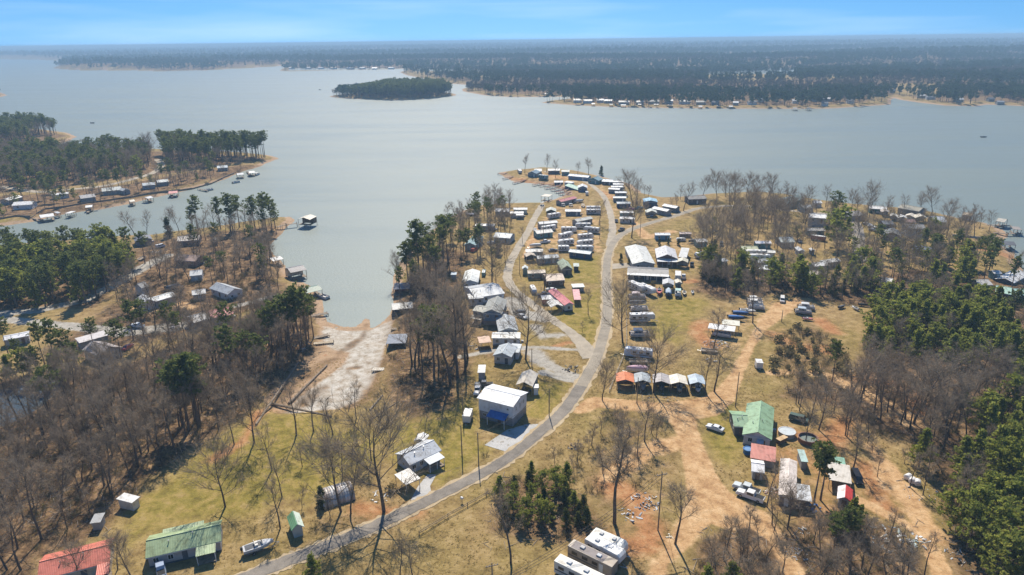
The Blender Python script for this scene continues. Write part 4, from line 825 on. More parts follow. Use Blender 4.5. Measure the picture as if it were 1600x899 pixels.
wood([(0, 345), (60, 336), (150, 322), (240, 302), (340, 278), (410, 255), (300, 266), (200, 286), (60, 303), (0, 310)], [('bare', .65, 9, 14), ('young', .1, 6, 9), ('pine', .25, 12, 17)], 10.5, {'*': 'yard tree before the houses of the far left bank'}, 'trees before the far left houses', 57)
for px, py, tp, k in ((1098, 309, 276, 'oak'), (1134, 308, 270, 'bare'), (1184, 308, 276, 'oak'), (1228, 312, 284, 'bare'), (1262, 320, 292, 'oak'), (1290, 324, 290, 'bare'), (1330, 330, 298, 'oak'), (1385, 338, 306, 'bare'), (1475, 350, 312, 'oak'), (1518, 352, 318, 'bare'), (1545, 362, 328, 'bare'), (1412, 335, 305, 'bare')):
    tree(k, px, py, tp, None, 'bare tree in the line along the right shoreline', 'bare trees along the right shoreline')
# ------------------------------------------------------------------ buildings
_sh = {}
def shared(key, fn):
    if key not in _sh: _sh[key] = fn()
    return _sh[key]
def window_mesh(w, h):
    """frame as a ring of four bars (front face at -y), pane set back inside it"""
    def fr():
        m = MB(); t = .09
        m.box(0, w, -.05, .02, 0, t); m.box(0, w, -.05, .02, h - t, h); m.box(0, t, -.05, .02, t, h - t); m.box(w - t, w, -.05, .02, t, h - t); m.box(w / 2 - .03, w / 2 + .03, -.04, .02, t, h - t)
        return m.mesh('window', wallm(WHITE))
    return shared(('wf', w, h), fr), shared(('wp', w, h), lambda: MB().box(.085, w - .085, -.02, .015, .085, h - .085).mesh('pane', glass()))
def add_window(par, x, y, z, w=1.1, h=1.2, rz=0.0):
    f, p = window_mesh(w, h); o = place('window', f, par, (x, y, z), rz); place('pane', p, o)
def add_door(par, x, y, z, rz=0.0, col=BROWN, w=1.0, h=2.05):
    d = place('door', shared(('d', col, w, h), lambda: MB().box(0, w, -.05, .02, 0, h).mesh('door', wallm(col))), par, (x, y, z), rz)
    place('handle', shared('dh', lambda: MB().tube((.12, -.05, 1.0), (.12, -.12, 1.0), .035, .035, 6).mesh('handle', steel())), d)
def slab(M, pts, t):
    n = len(pts); v = [Vector(p) for p in pts]; nn = (v[1] - v[0]).cross(v[2] - v[0]).normalized()
    if nn.z < 0: nn = -nn
    M.add([p for p in v] + [p + nn * t for p in v], [tuple(range(n)), tuple(range(2 * n - 1, n - 1, -1))] + [(i, (i + 1) % n, (i + 1) % n + n, i + n) for i in range(n)])
def frame_of(p0, p1, h):
    a, b = G(*p0, h), G(*p1, h); z = min(hz(a[0], a[1]), hz(b[0], b[1]))
    z = max(z, 0.05)
    return a, b, z, math.hypot(b[0] - a[0], b[1] - a[1]), math.atan2(b[1] - a[1], b[0] - a[0])
def bld(label, p0, p1, D, h=2.7, roof=WHITE, wall=LGREY, kind='x', rh=None, name='house', cat='house', win=None, door=True, group=None, base=None, porch=None, side=0, roof2=None, ov=.35, lift=0.0):
    """p0,p1: pixels of the two front eave corners; D: depth away from the viewer in metres.
    kind: x gable ridge parallel to the front, y ridge towards the viewer, s single slope, o? = open on posts"""
    a, b, z, L, rz = frame_of(p0, p1, h + lift); t = thing(name, label, cat, (a[0], a[1], z), rz, group)
    FOOT.append((a[0] + math.cos(rz) * L / 2 - math.sin(rz) * D / 2, a[1] + math.sin(rz) * L / 2 + math.cos(rz) * D / 2, (L + D) * .27 + .5))
    opn = kind[0] == 'o'; kd = kind[1] if opn else kind[-1]
    rh = rh if rh is not None else {'x': D * .16, 'y': L * .2, 's': D * .07}[kd]; o = min(ov, L * .12); R = MB(); Wm = MB(); rt = .14
    if kd == 'x':
        prof = [(o, 0), (D - o, 0), (D - o, h + rh * 2 * o / D), (D / 2, h + rh), (o, h + rh * 2 * o / D)]
        if not opn: Wm.prism(prof, o, L - o, 'x')
        quads = [[(0, 0, h), (L, 0, h), (L, D / 2, h + rh), (0, D / 2, h + rh)], [(0, D / 2, h + rh), (L, D / 2, h + rh), (L, D, h), (0, D, h)]]
    elif kd == 'y':
        prof = [(o, 0), (L - o, 0), (L - o, h + rh * 2 * o / L), (L / 2, h + rh), (o, h + rh * 2 * o / L)]
        if not opn: Wm.prism(prof, o, D - o, 'y')
        quads = [[(0, 0, h), (L / 2, 0, h + rh), (L / 2, D, h + rh), (0, D, h)], [(L / 2, 0, h + rh), (L, 0, h), (L, D, h), (L / 2, D, h + rh)]]
    else:
        prof = [(o, 0), (D - o, 0), (D - o, h + rh * (D - o) / D), (o, h + rh * o / D)]
        if not opn: Wm.prism(prof, o, L - o, 'x')
        quads = [[(0, 0, h), (L, 0, h), (L, D, h + rh), (0, D, h + rh)]]
    far = math.hypot(a[0], a[1]) > 520
    if roof2:
        for qd, c in zip(quads, (roof, roof2)):
            R = MB(); slab(R, qd, rt); place('roof_slope', R.mesh('roof_slope', roofm(c)), t)
    else:
        for qd in quads: slab(R, qd, rt)
        ro = R.build('roof', roofm(roof), t)
        if not far and kd in 'xy' and not opn:
            rc = MB()
            if kd == 'x': rc.box(0, L, D / 2 - .14, D / 2 + .14, h + rh + rt - .03, h + rh + rt + .07)
            else: rc.box(L / 2 - .14, L / 2 + .14, 0, D, h + rh + rt - .03, h + rh + rt + .07)
            rc.build('ridge_cap', roofm(tuple(min(1, c * 1.15) for c in roof)), ro)
            if L > 4 and D > 4:
                vp = shared('vp', lambda: MB().tube((0, 0, -.3), (0, 0, .55), .09, .09, 7).tube((0, 0, .55), (0, 0, .62), .14, .14, 7).mesh('vent_pipe', steel()))
                for q in ((.3, .3), (.62, .38)):
                    zz = h + (rh * 2 * q[1] if kd == 'x' else rh * (1 - abs(2 * q[0] - 1))) + .1; place('vent_pipe', vp, ro, (L * q[0], D * q[1], zz))
                if rnd.random() < .6: place('air_conditioner', shared('acx', lambda: MB().box(0, .8, 0, .8, 0, .75).tube((.4, .4, .75), (.4, .4, .8), .3, .3, 10).mesh('air_conditioner', wallm(LGREY))), t, (L + .15, D * .55, 0))
            MB().box(.02, L - .02, -.09, .03, h - .1, h + .03).build('gutter', wallm(WHITE), ro)
    if opn:
        n = max(2, int(L / 4) + 1); ps = shared(('post', round(h, 1)), lambda: MB().box(-.07, .07, -.07, .07, 0, h).mesh('post', steel()))
        for i in range(n):
            for yy in (.2, D - .2):
                dz = 0 if kd != 's' or yy < 1 else rh
                place('post', ps, t, (.2 + (L - .4) * i / (n - 1), yy, 0), 0, (1, 1, 1.0 if not dz else (h + rh) / h))
        if len(kind) > 2:   # back wall
            MB().box(.15, L - .15, D - .14, D - .04, 0, h).build('back_wall', wallm(wall), t)
    else:
        Wm.build('wall', wallm(wall), t)
        if base: MB().box(o - .04, L - o + .04, o - .04, D - o + .04, 0, base[0]).build('lower_wall', wallm(base[1]), t)
        nw = win if win is not None else max(0, min(5, int((L - 1) / 3.0)))
        if L > 2.6:
            zs = h - 1.75 if h > 2.3 else .7
            for i in range(nw):
                x = o + (L - 2 * o) * (i + .5) / nw - .55
                if door and i == nw // 2: add_door(t, x, o - .003, (h - 2.7) if h > 4 else .15, 0, rnd.choice([BROWN, DGREY, WHITE])) if not far else None
                else: add_window(t, x, o - .003, zs)
            if nw == 0 and door and not far: add_door(t, L / 2 - .5, o - .003, .05, 0, rnd.choice([BROWN, DGREY, WHITE]))
        if not far and D > 5:
            for s in ((1, -1) if side == 0 else (side,)):
                for k in range(min(3, int(D / 3.5))):
                    y = o + (D - 2 * o) * (k + .5) / min(3, int(D / 3.5))
                    if s > 0: add_window(t, L - o + .003, y - .5, zs, 1.0, 1.0, math.pi / 2)
                    else: add_window(t, o - .003, y + .5, zs, 1.0, 1.0, -math.pi / 2)
    if porch:       # (x0, x1 as fractions, depth, colour, height)
        x0, x1, d, c, ph = porch; x0 *= L; x1 *= L; P = MB(); slab(P, [(x0, -d, ph - .25), (x1, -d, ph - .25), (x1, o, ph + .1), (x0, o, ph + .1)], .1); P.build('porch_roof', roofm(c), t)
        MB().box(x0 + .1, x1 - .1, -d + .1, o - .01, .12, .3).build('porch_deck', woodm(), t)
        pm = shared(('pp', round(ph, 2)), lambda: MB().box(-.06, .06, -.06, .06, 0, ph - .22).mesh('post', wallm(WHITE)))
        for i in range(max(2, int((x1 - x0) / 2.2) + 1)):
            k = max(2, int((x1 - x0) / 2.2) + 1) - 1; place('post', pm, t, (x0 + .15 + (x1 - x0 - .3) * i / k, -d + .15, 0))
    return t
def carport(label, p0, p1, D, h=2.5, roof=WHITE, kind='oy', group=None, rh=None): return bld(label, p0, p1, D, h, roof, LGREY, kind, rh, 'carport', 'carport', group=group)
def shed(label, p0, p1, D, h=2.2, roof=WHITE, wall=LGREY, kind='x', **k):
    k.setdefault('win', 0); return bld(label, p0, p1, D, h, roof, wall, kind, name='shed', cat='shed', **k)
def mob(label, p0, p1, D=4.4, h=2.7, roof=LGREY, wall=LGREY, kind='x', **k):
    k.setdefault('base', (.55, tuple(c * .6 for c in wall))); return bld(label, p0, p1, D, h, roof, wall, kind, rh=k.pop('rh', .55), name='mobile_home', cat='mobile home', **k)

# ------------------------------------------------------------------ vehicles (built once, each placed with parts of its own)
def inst(name, label, cat, px, py, tpx, tpy, parts, group=None, sc=1.0, length=None, z=None):
    """stand at pixel (px,py), front towards pixel (tpx,tpy)"""
    x, y, zz = G(px, py); x2, y2, _ = G(tpx, tpy); rz = math.atan2(y2 - y, x2 - x)
    s = sc if length is None else (length, sc, sc)
    t = thing(name, label, cat, (x, y, zz if z is None else z), rz, group, s)
    FOOT.append((x, y, 2.2))
    for nm, me, loc, sub in parts:
        o = place(nm, me, t, loc)
        for nm2, me2, loc2 in sub: place(nm2, me2, o, loc2)
    return t
def wheel_mesh(r=.34, w=.22): return shared(('wh', r, w), lambda: MB().tube((0, -w / 2, 0), (0, w / 2, 0), r, r, 12).mesh('tyre', rubber())), shared(('ri', r, w), lambda: MB().tube((0, -w / 2 - .012, 0), (0, w / 2 + .012, 0), r * .55, r * .55, 8).mesh('rim', steel()))
def wheels(xs, y, r=.34, w=.22):
    T, Rm = wheel_mesh(r, w); return [('wheel', T, (x, s * y, r), [('rim', Rm, (0, 0, 0))]) for x in xs for s in (1, -1)]
def rv(col=WHITE, style='bumper', stripe=DGREY, roofc=(.7, .7, .68)):
    """travel trailer 8 m long, centred, nose at +x"""
    L, w, z0, z1 = 8.0, 1.22, .55, 3.1; P = []
    if style == 'fifth': prof = [(-4, z0), (1.7, z0), (1.9, 1.45), (3.7, 1.45), (4.0, 1.9), (3.9, 3.0), (3.4, 3.45), (-.4, 3.45), (-.8, 3.25), (-3.9, 3.25), (-4, 3.1)]
    elif style == 'retro': prof = [(-3.7, z0), (3.6, z0), (3.95, 1.1), (3.9, 1.9), (3.4, 2.6), (2.6, 2.9), (-2.7, 2.9), (-3.5, 2.6), (-3.95, 1.9), (-4, 1.1)]
    elif style == 'park': prof = [(-4, .4), (4, .4), (4, 3.15), (-4, 3.15)]
    else: prof = [(-4, z0), (3.4, z0), (3.75, .8), (4.0, 1.5), (3.85, 2.5), (3.3, 3.05), (2.9, z1), (-3.8, z1), (-4, 2.9)]
    B = MB(); n = len(prof); rings = []
    for y, k in ((-w, .97), (-w + .06, 1), (w - .06, 1), (w, .97)):
        rings.append([(x * (1 if k == 1 else .993), y, z0 + (z - z0) * k + (0 if k == 1 else .02)) for x, z in prof])
    B.loft(rings); P.append(('body', B.mesh('body', mat(col, .35, .08, .12)), (0, 0, 0), []))
    S_ = MB(); S_.box(-3.85, 1.5, -w - .012, -w - .002, 1.15, 1.5); S_.box(-3.85, 1.5, w + .002, w + .012, 1.15, 1.5); P.append(('stripe', S_.mesh('stripe', wallm(stripe)), (0, 0, 0), []))
    top = {'fifth': 3.25, 'retro': 2.9, 'park': 3.15}.get(style, z1)
    P.append(('roof_skin', MB().box(-3.5, 2.3, -w + .2, w - .2, top + .004, top + .03).mesh('roof_skin', mat(roofc, .7, .12, .3)), (0, 0, 0), []))
    for x in (-1.8, 1.2): P.append(('roof_unit', shared('acu', lambda: MB().prism([(-.45, 0), (.45, 0), (.36, .3), (-.3, .33)], -.35, .35).mesh('roof_unit', wallm(LGREY))), (x, 0, top + .02), []))
    wm = shared('rvw', lambda: MB().box(-.5, .5, -.03, .03, 0, .7).mesh('window', glass()))
    for s in (1, -1):
        for x in (-2.7, -.8, 1.0): P.append(('window', wm, (x, s * (w + .01), 1.75), []))
    P.append(('door', shared('rvd', lambda: MB().box(-.35, .35, -.035, .03, 0, 1.9).mesh('door', wallm(LGREY))), (2.1, -w - .006, .7), []))
    if style not in ('park',): P.append(('hitch', shared('hit', lambda: MB().tube((3.6, .5, .5), (5.0, 0, .5), .06, .06, 5).tube((3.6, -.5, .5), (5.0, 0, .5), .06, .06, 5).tube((4.8, 0, 0), (4.8, 0, .55), .05, .05, 5).mesh('hitch', steel())), (0, 0, 0), []))
    return P + wheels((-1.0, -.1), w - .08, .36)
def car(col, style='sedan'):
    P = []; w = .88
    if style == 'pickup':
        prof = [(-2.8, .45), (2.75, .45), (2.8, .85), (2.6, 1.12), (1.25, 1.2), (.65, 1.85), (-.75, 1.87), (-.95, 1.2), (-2.8, 1.2)]; L = 2.8
    elif style == 'van': prof = [(-2.4, .4), (2.4, .4), (2.45, .9), (1.9, 1.15), (1.3, 1.85), (-2.2, 1.9), (-2.45, 1.2)]
    else: prof = [(-2.3, .38), (2.25, .38), (2.32, .75), (2.1, .92), (1.0, 1.02), (.35, 1.42), (-1.0, 1.45), (-1.7, 1.08), (-2.28, 1.0), (-2.33, .7)]
    rings = []
    for y, k in ((-w, .9), (-w + .1, 1), (w - .1, 1), (w, .9)): rings.append([(x * (.99 if k < 1 else 1), y * (1 if z < 1.1 else .82), z) for x, z in prof])
    P.append(('body', MB().loft(rings).mesh('body', mat(col, .28, .05, .08)), (0, 0, 0), []))
    if style == 'pickup':
        P.append(('bed', MB().box(-2.68, -1.0, -.7, .7, 1.19, 1.21).mesh('bed', mat(BLACK, .8)), (0, 0, 0), []))
        P.append(('windshield', MB().add([(1.22, -.68, 1.24), (1.22, .68, 1.24), (.72, .62, 1.80), (.72, -.62, 1.80)], [(0, 1, 2, 3)]).mesh('windshield', glass()), (0, 0, 0), [])); wx = (-.7, .55); zz = (1.25, 1.72)
    elif style == 'van':
        P.append(('windshield', MB().add([(1.9, -.68, 1.19), (1.9, .68, 1.19), (1.36, .62, 1.80), (1.36, -.62, 1.80)], [(0, 1, 2, 3)]).mesh('windshield', glass()), (0, 0, 0), [])); wx = (-2.0, 1.2); zz = (1.25, 1.72)
    else:
        P.append(('windshield', MB().add([(.99, -.66, 1.055), (.99, .66, 1.055), (.4, .62, 1.41), (.4, -.62, 1.41)], [(0, 1, 2, 3)]).mesh('windshield', glass()), (0, 0, 0), []))
        P.append(('rear_window', MB().add([(-1.08, -.62, 1.44), (-1.08, .62, 1.44), (-1.66, .66, 1.12), (-1.66, -.66, 1.12)], [(0, 1, 2, 3)]).mesh('rear_window', glass()), (0, 0, 0), [])); wx = (-.95, .45); zz = (1.06, 1.36)
    for s in (1, -1): P.append(('side_window', MB().box(wx[0], wx[1], s * .72 - .03, s * .72 + .06 * s + .03, zz[0], zz[1]).mesh('side_window', glass()), (0, 0, 0), []))
    fx = prof[2][0] - .02
    for s in (1, -1):
        P.append(('headlight', shared('hl', lambda: MB().box(-.06, .05, -.18, .18, 0, .16).mesh('headlight', mat((.8, .8, .78), .15))), (fx, s * .6, .66), []))
    return P + wheels((-1.45, 1.45) if style != 'pickup' else (-1.75, 1.75), .76, .34 if style == 'sedan' else .38)
def hull(L=6.0, w=1.15, hgt=1.0, z0=.55):
    R = []
    for t in np.linspace(0, 1, 9):
        k = 1 - max(0, (t - .45) / .55) ** 2.2; ww = max(w * (.88 + .12 * min(1, t * 3)) * k, .03); x = -L / 2 + L * t; zb = z0 + .38 * max(0, (t - .6) / .4) ** 2
        R.append([(x, 0, zb), (x, ww * .8, zb + .22), (x, ww, z0 + hgt + .12 * t), (x, -ww, z0 + hgt + .12 * t), (x, -ww * .8, zb + .22)])
    return MB().loft(R)
def boat(col=WHITE, cover=None, trailer=True):
    P = [('hull', hull().mesh('hull', mat(col, .3, .06, .1)), (0, 0, 0), [])]
    if cover:
        R = []
        for t in np.linspace(0.02, .98, 8):
            k = 1 - max(0, (t - .45) / .55) ** 2.2; ww = max(1.17 * k, .05); x = -3 + 6 * t; zt = 1.56 + .12 * t; c = .55 * math.sin(math.pi * (.15 + .8 * t)) ** .7
            R.append([(x, -ww, zt), (x, -ww * .5, zt + c * .8), (x, 0, zt + c), (x, ww * .5, zt + c * .8), (x, ww, zt), (x, 0, zt - .02)])
        P.append(('cover', MB().loft(R).mesh('cover', mat(cover, .8, .15, .2), True), (0, 0, 0), []))
    else:
        P.append(('cockpit', MB().box(-2.6, .8, -.82, .82, 1.58, 1.62).mesh('cockpit', mat(DGREY, .8)), (0, 0, 0), []))
        P.append(('windshield', MB().add([(.9, -.85, 1.6), (.9, .85, 1.6), (.6, .75, 2.05), (.6, -.75, 2.05)], [(0, 1, 2, 3)]).mesh('windshield', glass()), (0, 0, 0), []))
        for s in (1, -1): P.append(('seat', shared('bs', lambda: MB().box(-.3, .3, -.28, .28, 0, .4).box(-.38, -.28, -.28, .28, .35, .8).mesh('seat', mat((.6, .58, .54), .7))), (-.4, s * .45, 1.6), []))
    P.append(('outboard_motor', shared('om', lambda: MB().box(-.45, .05, -.2, .2, .35, .95).box(-.3, -.1, -.08, .08, -.5, .4).mesh('outboard_motor', mat(BLACK, .4))), (-3.05, 0, 1.15), []))
    if trailer: P += trailerparts()
    return P
def trailerparts(): return [('trailer_frame', shared('tf', lambda: MB().box(-2.6, 2.4, .75, .85, .42, .52).box(-2.6, 2.4, -.85, -.75, .42, .52).box(-.8, -.7, -.85, .85, .42, .52).tube((2.35, .8, .47), (4.1, 0, .47), .05).tube((2.35, -.8, .47), (4.1, 0, .47), .05).tube((3.8, 0, 0), (3.8, 0, .5), .04).mesh('trailer_frame', steel())), (0, 0, 0), [])] + wheels((-1.1,), 1.05, .33)
def pontoon(deck=LGREY, cover=None, rail=LGREY, trailer=True):
    z = .75 if trailer else .1; P = []
    for s in (1, -1): P.append(('float', shared('pf', lambda: MB().tube((-3.2, 0, 0), (2.6, 0, 0), .3, .3, 8).tube((2.6, 0, 0), (3.3, 0, .15), .3, .05, 8).mesh('float', steel(), True)), (0, s * .85, z), []))
    P.append(('deck', MB().box(-3.1, 2.9, -1.2, 1.2, z + .32, z + .42).mesh('deck', mat(deck, .8)), (0, 0, 0), []))
    F = MB(); zz = z + .42
    for s in (1.15, -1.15): F.box(-2.9, 2.6, s - .03, s + .03, zz, zz + .7)
    F.box(2.57, 2.63, -1.15, 1.15, zz, zz + .7); P.append(('rail', F.mesh('rail', mat(rail, .4, .1, .15)), (0, 0, 0), []))
    for x, y, a in ((-2.4, .7, 0), (-2.4, -.7, 0), (1.6, .75, 0), (1.6, -.75, 0)): P.append(('seat', shared('ps', lambda: MB().box(-.6, .6, -.32, .32, 0, .4).mesh('seat', mat((.58, .52, .46), .7))), (x, y, zz), []))
    if cover: P.append(('canopy', MB().prism([(-2.2, zz + 1.45), (-1.8, zz + 1.62), (.4, zz + 1.62), (.8, zz + 1.45), (.4, zz + 1.55), (-1.8, zz + 1.55)], -1.1, 1.1).mesh('canopy', mat(cover, .8)), (0, 0, 0), []))
    if cover: P.append(('canopy_frame', MB().tube((-1.8, 1.1, zz + .6), (-1.8, 1.1, zz + 1.56), .03).tube((-1.8, -1.1, zz + .6), (-1.8, -1.1, zz + 1.56), .03).tube((.4, 1.1, zz + .6), (.4, 1.1, zz + 1.56), .03).tube((.4, -1.1, zz + .6), (.4, -1.1, zz + 1.56), .03).mesh('canopy_frame', steel()), (0, 0, 0), []))
    P.append(('console', shared('pc', lambda: MB().box(-.3, .3, -.3, .3, 0, .9).mesh('console', mat(DGREY, .5))), (-.3, -.6, zz), []))
    P.append(('outboard_motor', shared('om', lambda: MB().box(-.45, .05, -.2, .2, .35, .95).box(-.3, -.1, -.08, .08, -.5, .4).mesh('outboard_motor', mat(BLACK, .4))), (-3.15, 0, z + .2), []))
    return P + (trailerparts() if trailer else [])
def cargo(col=WHITE, L=4.6):
    """enclosed box trailer, door at the back"""
    P = [('box', MB().box(-L / 2, L / 2, -1.05, 1.05, .5, 2.5).mesh('box', mat(col, .4, .06, .12)), (0, 0, 0), []), ('roof', MB().box(-L / 2 - .03, L / 2 + .03, -1.08, 1.08, 2.503, 2.56).mesh('roof', mat(WHITE, .4)), (0, 0, 0), []),
         ('trim', MB().box(-L / 2 - .02, L / 2 + .02, -1.07, 1.07, .45, .56).mesh('trim', steel()), (0, 0, 0), []), ('door', MB().box(-L / 2 - .03, -L / 2 - .003, -.85, .85, .65, 2.35).mesh('door', wallm(LGREY)), (0, 0, 0), []),
         ('hitch', MB().tube((L / 2, .4, .5), (L / 2 + 1.2, 0, .5), .05).tube((L / 2, -.4, .5), (L / 2 + 1.2, 0, .5), .05).tube((L / 2 + 1, 0, 0), (L / 2 + 1, 0, .5), .04).mesh('hitch', steel()), (0, 0, 0), [])]
    return P + wheels((-.4, .35), 1.1, .33)
def flatbed():
    P = [('bed', MB().box(-2.6, 2.6, -1.0, 1.0, .6, .7).mesh('bed', woodm()), (0, 0, 0), []), ('side_rail', MB().box(-2.6, 2.6, .95, 1.05, .7, 1.0).box(-2.6, 2.6, -1.05, -.95, .7, 1.0).box(2.5, 2.6, -.95, .95, .7, 1.0).mesh('side_rail', steel()), (0, 0, 0), []),
         ('hitch', MB().tube((2.6, .5, .6), (3.9, 0, .55), .05).tube((2.6, -.5, .6), (3.9, 0, .55), .05).tube((3.7, 0, 0), (3.7, 0, .55), .04).mesh('hitch', steel()), (0, 0, 0), [])]
    return P + wheels((-.4, .4), 1.14, .33)
def cart():
    P = [('body', MB().prism([(-1.2, .35), (1.2, .35), (1.25, .8), (.7, .95), (.3, .6), (-.5, .6), (-.6, .9), (-1.25, .95)], -.6, .6).mesh('body', mat(WHITE, .35)), (0, 0, 0), []), ('roof', MB().box(-1.0, .9, -.62, .62, 1.85, 1.92).mesh('roof', mat(WHITE, .4)), (0, 0, 0), []),
         ('roof_post', MB().tube((.75, .55, .9), (.6, .55, 1.86), .03).tube((.75, -.55, .9), (.6, -.55, 1.86), .03).tube((-.95, .55, .9), (-.9, .55, 1.86), .03).tube((-.95, -.55, .9), (-.9, -.55, 1.86), .03).mesh('roof_post', steel()), (0, 0, 0), []), ('seat', MB().box(-.5, 0, -.5, .5, .6, .95).mesh('seat', mat(TAN, .7)), (0, 0, 0), [])]
    return P + wheels((-.85, .85), .55, .25)
# ------------------------------------------------------------------ docks
def pier(label, pts, w=1.2, zt=1.1, col=None, group=None, name='pier', rail=False):
    """plank walkway on posts along a polyline of pixels"""
    Q = []
    for a, b in pts:
        x, y = GZ(a, b, zt); Q.append(Vector((x, y, 0)))
    c0 = Q[0]; gz0 = max(hz(c0.x, c0.y), 0.0); t = thing(name, label, 'pier', (c0.x, c0.y, gz0), 0, group); zt = zt - gz0; mm = mat(col, .85, .25, .3, 0, 0, 1.6) if col else woodm()
    near = c0.length < 330
    for i in range(len(Q) - 1):
        d = Q[i + 1] - Q[i]; L = d.length; u = d.normalized(); s = Vector((u.y, -u.x, 0)) * w / 2
        if near:
            n = max(1, int(L / .6)); pm = shared(('plk', w, col), lambda: MB().box(0, .55, -w / 2, w / 2, 0, .06).mesh('plank', mm))
            B = MB()
            for k in (-.4, .4): slab(B, [tuple(Q[i] - c0 + s * 2 * k * .9 + Vector((0, 0, zt - .2)) + Vector((-u.y, u.x, 0)) * .06), tuple(Q[i] - c0 + s * 2 * k * .9 + Vector((0, 0, zt - .2)) - Vector((-u.y, u.x, 0)) * .06), tuple(Q[i + 1] - c0 + s * 2 * k * .9 + Vector((0, 0, zt - .2)) - Vector((-u.y, u.x, 0)) * .06), tuple(Q[i + 1] - c0 + s * 2 * k * .9 + Vector((0, 0, zt - .2)) + Vector((-u.y, u.x, 0)) * .06)], .19)
            B.build('beam', mm, t)
            for k in range(n): place('plank', pm, t, tuple(Q[i] - c0 + u * (k * L / n + .02) + Vector((0, 0, zt))), math.atan2(u.y, u.x), (min(1.0, (L / n - .04) / .55), 1, 1))
        else:
            B = MB(); slab(B, [tuple(Q[i] - c0 + s + Vector((0, 0, zt - .14))), tuple(Q[i] - c0 - s + Vector((0, 0, zt - .14))), tuple(Q[i + 1] - c0 - s + Vector((0, 0, zt - .14))), tuple(Q[i + 1] - c0 + s + Vector((0, 0, zt - .14)))], .16); B.build('deck', mm, t)
        np_ = max(2, int(L / 3.2) + 1)
        for k in range(np_):
            for sg in (1, -1):
                p = Q[i] + u * L * k / (np_ - 1) + s * sg * 1.02; g = min(hz(p.x, p.y), 0.3); hh = zt + gz0 - g + (.7 if rail else .25)
                place('post', shared('pst', lambda: MB().tube((0, 0, -.4), (0, 0, 1), .11, .11, 6).mesh('post', woodm())), t, tuple(p - c0 + Vector((0, 0, g - gz0))), 0, (1, 1, hh))
    return t
def boathouse(label, p, q, D=7.0, h=3.0, roof=LGREY, group=None, kind='x', lift=None, deck=.9, inside=True, wall=None):
    """roofed dock over the water; p,q = front eave corners"""
    a, b = GZ(*p, h), GZ(*q, h); L = math.dist(a, b); rz = math.atan2(b[1] - a[1], b[0] - a[0]); t = thing('boathouse', label, 'boathouse', (a[0], a[1], 0), rz, group); R = MB()
    if kind == 'x':
        for qd in ([(0, 0, h), (L, 0, h), (L, D / 2, h + D * .13), (0, D / 2, h + D * .13)], [(0, D / 2, h + D * .13), (L, D / 2, h + D * .13), (L, D, h), (0, D, h)]): slab(R, qd, .12)
    elif kind == 'y':
        for qd in ([(0, 0, h), (L / 2, 0, h + L * .15), (L / 2, D, h + L * .15), (0, D, h)], [(L / 2, 0, h + L * .15), (L, 0, h), (L, D, h), (L / 2, D, h + L * .15)]): slab(R, qd, .12)
    else: slab(R, [(0, 0, h), (L, 0, h), (L, D, h), (0, D, h)], .15)
    R.build('roof', roofm(roof), t)
    MB().box(.1, L - .1, .1, D * .3, deck - .16, deck).box(.1, L * .22, D * .3 + .01, D - .1, deck - .16, deck).box(L * .78, L - .1, D * .3 + .01, D - .1, deck - .16, deck).build('deck', woodm(), t)
    ps = shared(('bhp', round(h, 1)), lambda: MB().tube((0, 0, -1.8), (0, 0, h + .02), .12, .12, 6).mesh('post', woodm()))
    for x in (.2, L / 2, L - .2):
        for y in (.2, D - .2): place('post', ps, t, (x, y, 0))
    if wall: MB().box(.3, L - .3, D * .55, D - .35, deck + .004, h - .05).build('wall', wallm(wall), t)
    return t
def pole(label, px, py, top, arm=True, group=None):
    x, y, z = G(px, py); h = hpx(px, py, top); t = thing('utility_pole', label, 'utility pole', (x, y, z), .3, group)
    MB().tube((0, 0, -.5), (0, 0, h), .16, .11, 8).build('shaft', woodm(), t)
    if arm:
        c = MB().box(-1.2, 1.2, -.07, .07, h - .7, h - .55).build('crossarm', woodm(), t)
        for k in (-1.05, -.5, .5, 1.05): place('insulator', shared('isl', lambda: MB().tube((0, 0, 0), (0, 0, .22), .05, .04, 6).mesh('insulator', wallm(LGREY))), c, (k, 0, h - .55))
    return Vector((x, y, z + h - .4))
def wire(label, a, b, sag=.8, off=0.0, group='overhead wires'):
    P = []; n = 14
    for i in range(n + 1):
        t = i / n; p = a.lerp(b, t); p.z -= sag * 4 * t * (1 - t); P.append(p + Vector((off, 0, 0)))
    M = MB(); c = P[0].copy()
    for i in range(n): M.tube(P[i] - c, P[i + 1] - c, .035, .035, 4, False)
    o = M.build('overhead_wire', mat(BLACK, .6)); o.location = c; tag(o, label, 'wire', group)
def heap(label, px, py, rad, n, cols, seed, name='debris_pile', cat='debris', hgt=.8, sz=1.0):
    """scattered boards, sheets and scrap: each piece a mesh of its own"""
    x, y, z = G(px, py); t = thing(name, label, cat, (x, y, z), 0); r = random.Random(seed)
    for k in range(n):
        a = r.random() * 6.28; q = rad * r.random() ** .6; c = r.choice(cols); L = (0.3 + 1.0 * r.random() ** 2) * sz; w = (.1 + .3 * r.random()) * sz; th = .06 + .3 * r.random() * (r.random() > .6)
        me = shared(('scrap', c, k % 5), lambda: MB().add([(-.5, -.5, 0), (.5, -.5, 0), (.45, .5, 0), (-.5, .4, 0), (-.5, -.45, 1), (.5, -.5, 1), (.4, .42, 1), (-.45, .4, 1)], [(0, 3, 2, 1), (4, 5, 6, 7), (0, 1, 5, 4), (1, 2, 6, 5), (2, 3, 7, 6), (3, 0, 4, 7)]).mesh('scrap', mat(c, .7, .2, .35)))
        o = place('scrap', me, t, (q * math.cos(a), q * math.sin(a), hgt * r.random() * max(0, 1 - q / rad)), 0, (L, w, th)); o.rotation_euler = (r.gauss(0, .25), r.gauss(0, .25), r.random() * 6.28)
    return t
